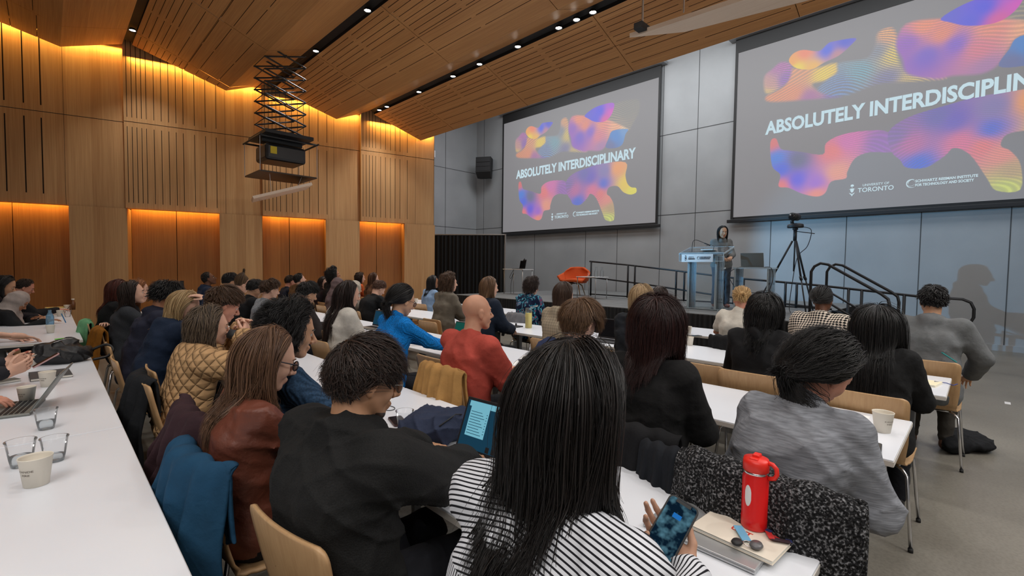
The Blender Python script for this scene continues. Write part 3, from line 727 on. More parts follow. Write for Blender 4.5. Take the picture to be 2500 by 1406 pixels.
MB().tube([(0, .05, .07), (0, .06, .12), (0, .04, .15)], .03, 8).build('arm', M_blackmetal, cm, True)
MB().tube([(-.09, .04, .2), (.09, .0, .2)], .068, 16).build('camera_head', M_black, cm, True)
MB().tube([(-.098, .042, .2), (-.088, .04, .2)], .05, 16).build('lens', M_scr_dark, cm, True)
tag(MB().tube(sm([(TX+.05, TY-.1, 2.35), (TX, TY-.25, 2.28), (TX, TY-.2, 2.0), (TX, TY-.05, 1.8), (TX, TY+.02, 1.3), (TX, TY+.05, .9), (TX-.1, TY, .81)]), .006, 6).build('camera_cable', M_black, None, True), 'thin black cable hanging from the conference camera', 'cable')

# orange lounge chair
M_orange = mat('orange wool', srgb(208, 84, 28), .85); noisy(M_orange, srgb(196, 76, 24), srgb(216, 92, 34), ns=80)
M_shell = mat('grey shell', srgb(120, 112, 105), .6); M_oak = wood('oak legs', 2, srgb(170, 140, 108), srgb(140, 112, 84), .1)
oc = empty('lounge_chair', (10.6, 8.15, ZST), PI+.35); tag(oc, 'orange lounge armchair with wooden legs on the stage', 'armchair')
sg_ = bpy.data.meshes.new('x')
def grid_shell(fn, nu, nv, name, material, parent, thick=.03, smooth=True):
    V = [fn(i/(nu-1), j/(nv-1)) for j in range(nv) for i in range(nu)]
    F = [(j*nu+i, j*nu+i+1, (j+1)*nu+i+1, (j+1)*nu+i) for j in range(nv-1) for i in range(nu-1)]
    o = link(name, mkmesh(name, V, F), material, parent, smooth)
    s = o.modifiers.new('s', 'SOLIDIFY'); s.thickness = thick; s.offset = 0
    return o
def back(u, v):
    y = (u-.5)*2; wd_ = .30+.10*math.sin(PI*min(v*1.1, 1)); z = .40+v*.40
    return (-.22-.10*v+.10*abs(y)**2*(1-v*.2), y*wd_*(1 if v < .75 else 1-.35*((v-.75)/.25)), z+(.0 if abs(y) < .6 else -.05*(abs(y)-.6)*v))
grid_shell(back, 15, 10, 'backrest', M_orange, oc, .06)
grid_shell(lambda u, v: (-.24+v*.52, (u-.5)*(.58+.06*math.sin(PI*v)), .40+.03*math.cos(PI*(u-.5))-.01*v), 11, 9, 'seat', M_orange, oc, .09)
for s in (-1, 1):
    grid_shell(lambda u, v, s=s: (-.24+u*.50, s*(.30+.10*v+.03*u), .40+v*(.24-.10*u)), 9, 6, 'armrest', M_orange, oc, .04)
grid_shell(lambda u, v: (-.22+v*.44, (u-.5)*(.5+.1*math.sin(PI*v)), .33+.09*abs(2*u-1)**2), 11, 9, 'under_shell', M_shell, oc, .02)
for sx, sy in ((1, 1), (1, -1), (-1, 1), (-1, -1)):
    MB().tube([(.1*sx, .1*sy, .33), (.17*sx, .17*sy, .27), (.24*sx, .24*sy, 0)], [.02, .018, .012], 8).build('leg', M_oak, oc, True)

def wire_table(name, x, y, label, w=.8, d=.4, h=.5, rz=0):
    t = empty(name, (x, y, ZST), rz); tag(t, label, 'table')
    MB().box(-d/2, d/2, -w/2, w/2, h-.02, h).build('table_top', M_white, t, bevel=.003)
    for sx in (-1, 1):
        for sy in (-1, 1): MB().tube([(sx*(d/2-.03), sy*(w/2-.03), 0), (sx*(d/2-.03), sy*(w/2-.03), h-.02)], .01, 8).build('leg', M_steel, t, True)
    return t
p = onz(1443, 722, ZST)
wire_table('side_table', 9.9, 7.05, 'low white side table with slim legs beside the orange armchair', .62, .55, .55)
M_glass = glassm('clear glass', (.95, .97, .98), .01, .04)
cf = MB().lathe([(.0, .002), (.042, .002), (.045, .02), (.04, .13), (.02, .20), (.022, .24), (.026, .26)], (9.85, 6.9, ZST+.55), 18).build('water_carafe', M_glass, None, True); tag(cf, 'clear glass water carafe on the low white side table', 'carafe', 'carafes on the stage table')
cf2 = cf.copy(); COL.objects.link(cf2); cf2.location = (.08, -.12, 0); cf2['label'] = 'second clear glass carafe right of the first on the stage table'
gl = MB().lathe([(0, .002), (.03, .002), (.036, .1)], (9.9, 7.15, ZST+.55), 16).build('drinking_glass', M_glass, None, True); tag(gl, 'short clear drinking glass left of the carafes on the stage table', 'glass')
wire_table('side_table', 9.6, 9.42, 'tall slim-legged white table with a small laptop left of the stage', .8, .45, .72)
laptop('laptop', (9.6, 9.40, ZST+.72), -PI/4+.5, 'small dark laptop seen side-on on the tall stage table by the drape', M_black, M_scr_dark, 100, .34, .24)
wc = MB().tube([(9.68, 9.27, 1.80), (9.70, 9.25, 1.80)], .03, 10).box(9.68, 9.74, 9.22, 9.30, 1.755, 1.79).build('webcam', M_black, None); tag(wc, 'small black webcam clipped on the laptop by the drape', 'webcam')
tag(MB().tube(sm([(9.6, 9.6, 1.5), (9.55, 9.7, 1.3), (9.5, 9.6, 1.25), (9.5, 9.5, 1.4), (9.45, 9.55, 1.1), (9.4, 9.5, .81)]), .006, 6).build('laptop_cable', M_black, None, True), 'tangled dark cable hanging below the tall stage table', 'cable')

# wall loudspeaker, small thermostat box
sp = empty('wall_loudspeaker', (13.3, 15.05, 5.75), .5); tag(sp, 'black trapezoid loudspeaker on a bracket left of the screens', 'loudspeaker')
MB().add([(-.32, -.33, .42), (-.32, .33, .42), (.2, .25, .42), (.2, -.25, .42), (-.34, -.33, -.2), (-.34, .33, -.2), (.1, .25, -.42), (.1, -.25, -.42), (-.18, -.3, -.44), (-.18, .3, -.44)],
         [(0,3,2,1),(0,1,5,4),(4,5,9,8),(8,9,6,7),(3,7,6,2),(0,4,8,7,3),(1,2,6,9,5)]).build('cabinet', M_black, sp)
MB().tube([(.15, 0, .1), (.32, 0, .1)], .05, 8).box(.26, .3, -.12, .12, -.1, .3).build('bracket', M_blackmetal, sp)
mbg = MB()
for k in range(3): mbg.box(-.345, -.335, -.3, .3, -.15+.18*k, -.0+.18*k)
mbg.build('grille', M_blackmetal, sp)
tb = MB().box(11.1, 11.32, 15.9, 16.0, 6.0, 6.28).build('wall_box', M_white, None, bevel=.01); tag(tb, 'small white box mounted high on the grey corner wall', 'wall box')

# scissor lift with projector
px, py = 3.2, 9.5
lf = empty('scissor_lift', (px, py, 5.5)); tag(lf, 'black scissor lift lowering the projector from the ceiling', 'lift')
MB().add([(-.36, -.7, .03), (.36, -.7, .31-.08), (.36, .75, .31-.08), (-.36, .75, .03), (-.36, -.7, .07), (.36, -.7, .31), (.36, .75, .31), (-.36, .75, .07)], [(0,1,2,3),(7,6,5,4),(0,4,5,1),(1,5,6,2),(2,6,7,3),(3,7,4,0)]).build('ceiling_hatch', M_black, lf)
n = 7; zt, zb_ = .0, -1.52; hh = (zt-zb_)/n
for sx in (-.3, .3):
    mbz = MB()
    for i in range(n):
        z1 = zt-i*hh; z0 = z1-hh
        mbz.tube([(-.36, sx, z1), (.36, sx, z0)], .015, 6).tube([(.36, sx+.03, z1), (-.36, sx+.03, z0)], .015, 6)
        mbz.tube([(0, sx-.02, (z0+z1)/2), (0, sx+.05, (z0+z1)/2)], .02, 8)
    mbz.build('scissor_arms', M_blackmetal, lf)
mbz = MB()
for i in range(n+1):
    for s in (-.36, .36): mbz.tube([(s, -.3, zt-i*hh), (s, .33, zt-i*hh)], .008, 6)
mbz.build('cross_bar', M_blackmetal, lf)
MB().box(-.42, .42, -.5, .5, -1.60, -1.54).box(-.36, .36, -.1, .1, -1.68, -1.60).tube([(-.5, -.52, -1.66), (-.5, .52, -1.66)], .018, 6).tube([(.5, -.52, -1.66), (.5, .52, -1.66)], .018, 6).tube([(-.5, -.45, -1.66), (.5, -.45, -1.66)], .018, 6).tube([(-.5, .45, -1.66), (.5, .45, -1.66)], .018, 6).build('carriage', M_blackmetal, lf)
pj = empty('projector', (px, py, 3.62)); tag(pj, 'large black projector hanging from the scissor lift', 'projector')
M_pj = mat('projector body', (.02, .02, .022), .35)
MB().box(-.36, .36, -.3, .3, -.15, .15).build('body', M_pj, pj, bevel=.05)
MB().box(-.28, -.17, -.306, -.30, -.04, .09).build('warning_label', mat('yellow label', srgb(225, 200, 40), .5), pj)
MB().tube([(.36, .05, 0), (.42, .05, 0)], .08, 16).build('lens', M_scr_dark, pj, True)
tr = empty('projector_tray', (px, py, 3.22)); tag(tr, 'dark square plate hanging on thin rods under the projector', 'tray')
MB().box(-.5, .5, -.45, .45, -.012, .012).build('plate', mat('dark brown plate', (.045, .028, .018), .5), tr)
for a, b in ((-.5, -.45), (.5, -.45), (.5, .45), (-.5, .45)): MB().tube([(a, b, 0), (a, b, .62)], .006, 6).build('rod', M_steel, tr)
cp = empty('ceiling_closure_panel', (px, py, 2.93)); tag(cp, 'pale wooden closure panel hanging tilted below the small projector tray', 'panel')
M_palewood = wood('pale closure', 1, srgb(238, 218, 198), srgb(224, 200, 176), .4)
MB().obox((0, 0, 0), (.47, -.12, .17), (.12, .47, .02), (-.01, 0, .022)).build('panel', M_palewood, cp)
for a, b in ((-.3, -.3), (.25, -.35), (.3, .3)): MB().tube([(a*.8+.05*b, b*.9, a*.33), (a, b, .29)], .005, 6).build('rod', M_steel, cp)
# second lift panel at the top right
P1 = onz(1537, 92, 4.25); P2 = onz(1672, 78, 4.25)
cp = empty('ceiling_closure_panel', (float(P1[0]), float(P1[1]), 4.25)); tag(cp, 'pale bevelled ceiling closure panel hanging at the top edge above the screens', 'panel')
P3 = onz(1960, 0, 4.27); P4 = onz(1815, 0, 4.27); o0 = Vector(P1)
q = [Vector(P1)-o0, Vector(P2)-o0, (Vector(P3)-o0)*1.25, (Vector(P4)-o0)*1.3]
MB().add([tuple(v) for v in q]+[tuple(v+Vector((0, 0, .05))) for v in q], [(0,1,2,3),(7,6,5,4),(0,4,5,1),(1,5,6,2),(2,6,7,3),(3,7,4,0)]).build('panel', M_palewood, cp)
r0 = Vector(onz(1568, 70, 4.3))-o0
MB().tube([tuple(r0), tuple(r0+Vector((0, 0, 1.3)))], .012, 8).build('rod', M_steel, cp)
MB().box(r0.x-.1, r0.x+.1, r0.y-.05, r0.y+.05, r0.z-.03, r0.z+.04).build('rod_clamp', M_blackmetal, cp)
r0 = Vector(onz(1669, 30, 4.3))-o0
MB().tube([tuple(r0), tuple(r0+Vector((0, 0, .55)))], .008, 8).lathe([(0, .5), (.06, .5), (.05, .54), (0, .55)], tuple(r0), 14).build('rod', M_steel, cp)
# ================================================================== FIGURE BUILDER (implicit surfaces)
def surfnet(Fv, org, h):
    ins = Fv < 0
    nx, ny, nz = Fv.shape
    acc = np.zeros((nx-1, ny-1, nz-1, 3), np.float32); cnt = np.zeros((nx-1, ny-1, nz-1), np.float32)
    for ax in range(3):
        sl0 = [slice(None)]*3; sl1 = [slice(None)]*3; sl0[ax] = slice(0, -1); sl1[ax] = slice(1, None)
        a = Fv[tuple(sl0)]; b = Fv[tuple(sl1)]; cr = (a < 0) != (b < 0)
        t = np.where(cr, a/(a-b+1e-12), 0).astype(np.float32)
        o1, o2 = [i for i in range(3) if i != ax]
        for d1 in (0, 1):
            for d2 in (0, 1):
                s = [slice(None)]*3; s[o1] = slice(d1, (Fv.shape[o1]-1)+d1); s[o2] = slice(d2, (Fv.shape[o2]-1)+d2)
                c = cr[tuple(s)].astype(np.float32); tt = t[tuple(s)]
                cnt += c; acc[..., ax] += c*tt; acc[..., o1] += c*d1; acc[..., o2] += c*d2
    act = cnt > 0; idx = -np.ones(act.shape, np.int64); I = np.argwhere(act); idx[act] = np.arange(len(I))
    V = (I+acc[act]/cnt[act][:, None])*h+org
    Q = []
    for ax in range(3):
        o1, o2 = (ax+1) % 3, (ax+2) % 3
        s0 = [slice(1, -1)]*3; s1 = [slice(1, -1)]*3; s0[ax] = slice(0, -1); s1[ax] = slice(1, None)
        a = ins[tuple(s0)]; b = ins[tuple(s1)]; E = np.argwhere(a != b)
        if not len(E): continue
        fl = a[tuple(E.T)]
        e = E.copy(); e[:, o1] += 1; e[:, o2] += 1
        def cell(d1, d2):
            c = e.copy(); c[:, o1] -= d1; c[:, o2] -= d2; return idx[tuple(c.T)]
        q = np.stack([cell(1, 1), cell(0, 1), cell(0, 0), cell(1, 0)], 1)
        q[~fl] = q[~fl][:, ::-1]; Q.append(q)
    Q = np.concatenate(Q) if Q else np.zeros((0, 4), np.int64)
    return V, Q
def rc(a, b, r1, r2=None, k=.03): return ('rc', np.array(a, float), np.array(b, float), r1, r1 if r2 is None else r2, k)
def el(c, r, k=.03, R=None): return ('el', np.array(c, float), np.array(r, float), R, None, k)
def sub(c, r, k=.01): return ('sub', np.array(c, float), np.array(r, float), None, None, k)
def prim_d(p, P):
    if p[0] == 'rc':
        a, b = p[1], p[2]; ba = b-a; L2 = max(float(ba @ ba), 1e-9)
        t = np.clip(((P-a) @ ba)/L2, 0, 1); d = np.sqrt((((P-a)-t[:, None]*ba)**2).sum(1))
        return d-(p[3]+(p[4]-p[3])*t)
    q = P-p[1]
    if p[3] is not None: q = q @ p[3]
    n = np.sqrt(((q/p[2])**2).sum(1)); g = np.sqrt(((q/p[2]**2)**2).sum(1))+1e-9
    return n*(n-1)/g
def sdf(prims, P, inflate=0):
    D = None
    for p in prims:
        d = prim_d(p, P)
        if p[0] == 'sub':
            k = p[5]; hh = np.clip(.5-.5*(D+d)/k, 0, 1); D = D*(1-hh)-d*hh+k*hh*(1-hh); continue
        d = d-inflate
        if D is None: D = d
        else:
            k = p[5]; hh = np.clip(.5+.5*(d-D)/k, 0, 1); D = d*(1-hh)+D*hh-k*hh*(1-hh)
    return D
def blob(prims, h, inflate=0, disp=None, cut=None):
    lo = np.full(3, 1e9); hi = -lo
    for p in prims:
        if p[0] == 'rc':
            r = max(p[3], p[4])+inflate
            for q in (p[1], p[2]): lo = np.minimum(lo, q-r); hi = np.maximum(hi, q+r)
        elif p[0] == 'el':
            r = (max(p[2]) if p[3] is not None else p[2])+inflate; lo = np.minimum(lo, p[1]-r); hi = np.maximum(hi, p[1]+r)
    lo -= 2.5*h+.01; hi += 2.5*h+.01
    n = np.ceil((hi-lo)/h).astype(int)+1
    G = np.stack(np.meshgrid(*[lo[i]+np.arange(n[i])*h for i in range(3)], indexing='ij'), -1).reshape(-1, 3).astype(np.float32)
    D = sdf(prims, G, inflate)
    if disp is not None:
        near = np.abs(D) < .06; D[near] += disp(G[near])
    if cut is not None: D = np.maximum(D, cut(G))
    return surfnet(D.reshape(n).astype(np.float32), lo, h)
def join(parts):
    V = []; F = []; o = 0
    for v, f in parts:
        if len(v): V.append(v); F.append(f+o); o += len(v)
    return np.concatenate(V), np.concatenate(F)
def rotm(yaw=0, pitch=0, roll=0):
    "head rotation: yaw left +, pitch down +, roll to the right +"
    cy, sy = math.cos(yaw), math.sin(yaw); cp, sp = math.cos(pitch), math.sin(pitch); cr, sr = math.cos(roll), math.sin(roll)
    Rz = np.array([[cy, -sy, 0], [sy, cy, 0], [0, 0, 1]]); Ry = np.array([[cp, 0, sp], [0, 1, 0], [-sp, 0, cp]]); Rx = np.array([[1, 0, 0], [0, cr, -sr], [0, sr, cr]])
    return Rz @ Ry @ Rx
def norm(v): return v/(np.linalg.norm(v)+1e-9)

# ---- head
def head_prims(fem):
    j = .92 if fem else 1.0
    P = [el((-.014, 0, .03), (.095, .074, .088)), el((.026, 0, -.022), (.060, .060, .088), .03),
         rc((.012, .038, -.055), (.056, .018, -.098), .024*j, .018*j, .03), rc((.012, -.038, -.055), (.056, -.018, -.098), .024*j, .018*j, .03),
         el((.068, 0, -.100), (.019*j, .020*j, .017), .02), rc((.074, -.028, .018), (.074, .028, .018), .013, .013, .02),
         el((.058, .034, -.034), (.022, .020, .024), .025), el((.058, -.034, -.034), (.022, .020, .024), .025),
         sub((.100, .031, -.002), (.020, .017, .013), .012), sub((.100, -.031, -.002), (.020, .017, .013), .012),
         rc((.084, 0, .008), (.112, 0, -.032), .0075, .0105, .010), rc((.110, 0, -.034), (.095, 0, -.044), .010, .008, .008), rc((.096, .011, -.040), (.096, -.011, -.040), .0078, .0078, .007),
         rc((.074, -.018, .0075), (.074, .018, .0075), .001, .001, .001), rc((.084, .022, .0065), (.079, .042, .0045), .0052, .0045, .004), rc((.084, -.022, .0065), (.079, -.042, .0045), .0052, .0045, .004), rc((.086, -.018, -.066), (.086, .018, -.066), .0085, .0085, .010), rc((.081, -.015, -.077), (.081, .015, -.077), .009, .009, .008)]
    for s in (1, -1):
        R = rotm(s*.35, .15, 0)
        P += [el((-.004, s*.076, -.010), (.019, .008, .031), .006, R), el((.0, s*.073, -.036), (.010, .007, .012), .006)]
        P += [sub((.003, s*.086, -.006), (.009, .006, .017), .004)]
    return P
def xf(prims, R, t, s=1):
    out = []
    for p in prims:
        if p[0] == 'rc': out.append(('rc', R @ p[1]*s+t, R @ p[2]*s+t, p[3]*s, p[4]*s, p[5]*s))
        else: out.append((p[0], R @ p[1]*s+t, p[2]*s, (R if p[3] is None else R @ p[3]), None, p[5]*s))
    return out
def hand_prims(W, fd, pn, side, curl=.5, spread=.12, thumb=.6, s=1.0, curls=None):
    """W wrist, fd finger direction, pn direction the palm faces, side +1: thumb on the +cross(fd,pn) side"""
    fd = norm(np.array(fd, float)); pn = np.array(pn, float); pn = norm(pn-fd*(pn @ fd)); sd = np.cross(pn, fd)*side
    P = []; W = np.array(W, float)
    K = []
    for i, (o, l) in enumerate(zip((.031, .0105, -.010, -.029), (.088, .092, .087, .079))):
        K.append(W+fd*l*s+sd*o*s)
    for i, k in enumerate(K): P.append(rc(W+sd*(.020, .008, -.006, -.018)[i]*s+fd*.008*s, k, .0145*s, .0105*s, .014))
    P.append(rc(W-fd*.02*s, W+fd*.015*s, .023*s, .022*s, .02))
    for i, k in enumerate(K):
        c = curl if curls is None else curls[i]
        sp = spread*(1.2, .3, -.5, -1.3)[i]; ln = (.043, .048, .044, .034)[i]*s; a = c*.55; p = k; d0 = norm(fd+sd*sp)
        for seg, (m, r) in enumerate(((1, .0092), (.66, .0083), (.52, .0074))):
            d = norm(d0*math.cos(a)+pn*math.sin(a)); q = p+d*ln*m; P.append(rc(p, q, r*s, r*.9*s, .0035)); p = q; a += c*(.95 if seg == 0 else .7)
    p = W+fd*.022*s+sd*.022*s
    d = norm(fd*.55+sd*.75+pn*.35*thumb); q = p+d*.040*s; P.append(rc(p, q, .0135*s, .0105*s, .010))
    d = norm(fd*(.8)+sd*.42+pn*.45*thumb); r_ = q+d*.032*s; P.append(rc(q, r_, .0102*s, .009*s, .004)); d = norm(fd*.95+sd*(.12)+pn*.5*thumb)
    P.append(rc(r_, r_+d*.024*s, .009*s, .0075*s, .004))
    return P

# ---- hair
HE_C = np.array([-.012, 0, .018]); HE_R = np.array([.097, .079, .104])
def hairline(phi):
    "lowest elevation (deg) where hair grows; phi = angle from the face, degrees"
    return np.interp(phi, [0, 35, 58, 72, 84, 100, 180], [50, 47, 30, -2, -12, -30, -42])
def hair_strands(n, style, r, L=.25, lift=.012, curl=0, freq=60, part=0.0, vol=1.0, clump=.5, steps=12, recede=0, gdir=(0, 0, -1), fringe=0, knot=None, back=0.35, shoulders=None, lenvar=.12, fwd=0, nape=.22, root=0):
    i = np.arange(n*3)+.5; el_ = np.arcsin(1-2*i/(n*3)); az = (i*2.399963) % (2*PI)
    ph = np.degrees(np.abs(((az+PI) % (2*PI))-PI)); e = np.degrees(el_)
    ok = e > hairline(ph)+recede*np.clip(1-ph/70, 0, 1)
    el_ = el_[ok]; az = az[ok]; sel = r.permutation(len(el_))[:n]; el_ = el_[sel]; az = az[sel]; m = len(sel)
    d = np.stack([np.cos(el_)*np.cos(az), np.cos(el_)*np.sin(az), np.sin(el_)], 1)
    p = HE_C+d*(HE_R+root)
    lf = lift*(.25+.95*r.random(m))*vol
    g = np.array(gdir, float); ls = L*(1+lenvar*r.standard_normal(m)).clip(.6, 1.4)
    if style == 'short': ls = ls*np.clip(.30+.9*(p[:, 2]-.0)/.10+.5*p[:, 0], nape, 1.15)
    pts = [p.copy()]; q = p.copy(); dirv = d.copy()
    ncl = max(8, m//14); gi = r.choice(m, ncl, replace=False)
    near = np.argmin(((p[:, None, :]-p[None, gi, :])**2).sum(2), 1) if m*ncl < 4e6 else r.integers(0, ncl, m)
    for s in range(steps):
        if style in ('long', 'bob', 'curlylong'):
            o = np.stack([np.clip(q[:, 0], -.045, .075), np.full(m, part), np.full(m, .13)], 1)
            f = q-o; f[:, 0] -= back*.08*np.clip((q[:, 0]+.02)/.08, 0, 1)
        elif style == 'short':
            f = q-np.array([-.05, 0, .13]); f[:, 0] += fwd*.12
            f = f+g*.03
        elif style == 'tied':
            f = knot-q
        elif style == 'up':
            f = d*1.0+np.array([.3*fwd, 0, .5])
        nrm_ = (q-HE_C)/HE_R**2; nrm_ /= np.linalg.norm(nrm_, axis=1)[:, None]
        f /= np.linalg.norm(f, axis=1)[:, None]+1e-9
        ft = f-nrm_*(f*nrm_).sum(1)[:, None]; ft /= np.linalg.norm(ft, axis=1)[:, None]+1e-6
        if style == 'tied':
            dd = np.linalg.norm(knot-q, axis=1)[:, None]; des = np.where(dd < .03, f, ft)
            st = np.minimum(ls/steps, np.maximum(dd[:, 0]-.004, 0))
        else:
            w_ = np.clip((.035-q[:, 2])/.09, 0, 1)[:, None]
            if style == 'up': w_ = w_*0; des = f
            elif style == 'short': des = ft*(1-.35*w_)+nrm_*.25*(s/steps)
            else: des = ft*(1-w_)+g*w_*1.15
            st = ls/steps
        dirv = dirv*.35+des*.65 if s else des
        dirv /= np.linalg.norm(dirv, axis=1)[:, None]+1e-9
        q = q+dirv*st[:, None]
        # keep outside the skull
        t = (s+1)/steps; lr = np.minimum(lf*(.5+1.2*t), lf*1.3)
        rr = HE_R[None, :]+root*.9+lr[:, None]; k = np.linalg.norm((q-HE_C)/rr, axis=1); bad = k < 1
        q[bad] = HE_C+(q[bad]-HE_C)/k[bad][:, None]
        if style in ('long', 'bob', 'curlylong') and not fringe:
            fm = (q[:, 0] > .02) & (q[:, 2] < .05); lim = (.062+lr*.6)
            sg = np.where(q[:, 1] >= part, 1, -1); low = fm & (np.abs(q[:, 1]) < lim); q[low, 1] = (sg*lim)[low]
            fx = (q[:, 0] > .055) & (q[:, 2] < .03); q[fx, 0] = q[fx, 0]*.5+.0275
        if shoulders is not None:
            for a, b, ra in shoulders:
                ba = b-a; tt = np.clip(((q-a) @ ba)/(ba @ ba), 0, 1); c = a+tt[:, None]*ba; v = q-c; dl = np.linalg.norm(v, axis=1); need = ra+lr*.6; bd = dl < need
                q[bd] = c[bd]+v[bd]/dl[bd][:, None]*need[bd][:, None]
        pts.append(q.copy())
    T = np.stack(pts, 1)                      # m, steps+1, 3
    for _ in range(2): T[:, 1:-1] = .5*T[:, 1:-1]+.25*(T[:, :-2]+T[:, 2:])
    tt = np.linspace(0, 1, steps+1)[None, :, None]
    if clump:
        gp = T[gi][near]; T = T*(1-clump*tt**1.2)+gp*(clump*tt**1.2)
        jit = r.standard_normal((m, 1, 3))*.004*tt*(1-.3*clump)*max(1, L/.2); T = T+jit
    if curl:
        phz = (r.random(ncl)*2*PI)[near]+r.random(m)*.9; s_ = tt[..., 0]*ls[:, None]; amp = curl*np.clip(s_/.03, 0, 1)
        a = freq*s_+phz[:, None]; tg = np.gradient(T, axis=1); tg /= np.linalg.norm(tg, axis=2)[..., None]+1e-9
        n1 = np.cross(tg, np.array([.3, .2, 1.])); n1 /= np.linalg.norm(n1, axis=2)[..., None]+1e-9; n2 = np.cross(tg, n1)
        T = T+(np.cos(a)*amp)[..., None]*n1+(np.sin(a)*amp)[..., None]*n2
    sl = np.linalg.norm(np.diff(T, axis=1), axis=2); sc = sl.max(1) < 3.2*np.median(sl)+.004
    if style == 'short':
        tip = T[:, -1]; sc &= ~((tip[:, 2] < .006) & (tip[:, 0] > -.028) & (tip[:, 0] < .055) & (np.abs(tip[:, 1]) > .045))
    return T[sc] if style not in ('tied',) else T
def strands_mesh(T, wdt, taper=.75, flat=.6):
    m, k, _ = T.shape
    tg = np.gradient(T, axis=1); tg /= np.linalg.norm(tg, axis=2)[..., None]+1e-9
    out = T-HE_C; out /= np.linalg.norm(out, axis=2)[..., None]+1e-9
    a = np.cross(tg, out); a /= np.linalg.norm(a, axis=2)[..., None]+1e-9; b = np.cross(a, tg)
    w_ = (wdt*(1-taper*np.linspace(0, 1, k)**2.5))[None, :, None]*(.7+.6*rng.random((m, 1, 1)))
    V = np.stack([T+a*w_, T-a*w_, T+b*w_*flat], 2)     # m,k,3,3
    base = (np.arange(m)[:, None]*k+np.arange(k-1)[None, :])*3
    F = []
    for j in range(3):
        j2 = (j+1) % 3; F.append(np.stack([base+j, base+j2, base+3+j2, base+3+j], -1).reshape(-1, 4))
    return V.reshape(-1, 3), np.concatenate(F)
def scalp_cap(h, thick=.010, recede=0, low=0):
    "solid hair volume hugging the skull, open at the face"
    P = [el(HE_C, HE_R+thick-.004)]
    def cut(G):
        q = (G-HE_C)/(HE_R+thick); az = np.degrees(np.abs(np.arctan2(q[:, 1], q[:, 0]))); e_ = np.degrees(np.arctan2(q[:, 2], np.hypot(q[:, 0], q[:, 1])))
        return ((hairline(az)+recede*np.clip(1-az/70, 0, 1)-2+low)-e_)*.0016
    return blob(P, h, cut=cut)

M_eye = mat('eye white', (.50, .46, .43), .3); M_iris = mat('iris', (.04, .022, .012), .2)
_hair_mats = {}
def hair_mat(c1, c2):
    k = (c1, c2)
    if k in _hair_mats: return _hair_mats[k]
    m = mat('hair', srgb(*c1), .42, spec=.45)
    g = N(m, 'ShaderNodeNewGeometry'); rp = N(m, 'ShaderNodeValToRGB')
    rp.color_ramp.elements[0].color = (*srgb(*c1), 1); rp.color_ramp.elements[1].color = (*srgb(*tuple(int(a*.35+b*.65) for a, b in zip(c1, c2))), 1)
    L(m, g.outputs['Random Per Island'], rp.inputs[0]); L(m, rp.outputs[0], bsdf(m).inputs['Base Color'])
    _hair_mats[k] = m; return m
_skin = {}
def skin_mat(c):
    if c in _skin: return _skin[c]
    m = mat('skin', srgb(*c), .5, spec=.4)
    c2 = tuple(int(v*.90) for v in c); noisy(m, srgb(*c2), srgb(*c), ns=9, detail=3)
    bsdf(m).inputs['Subsurface Weight'].default_value = .06; bsdf(m).inputs['Subsurface Radius'].default_value = (.01, .004, .002)
    lip = mat('lips', srgb(min(255, int(c[0]*.86)), int(c[1]*.62), int(c[2]*.62)), .4)
    _skin[c] = (m, lip); return _skin[c]
_cl = {}
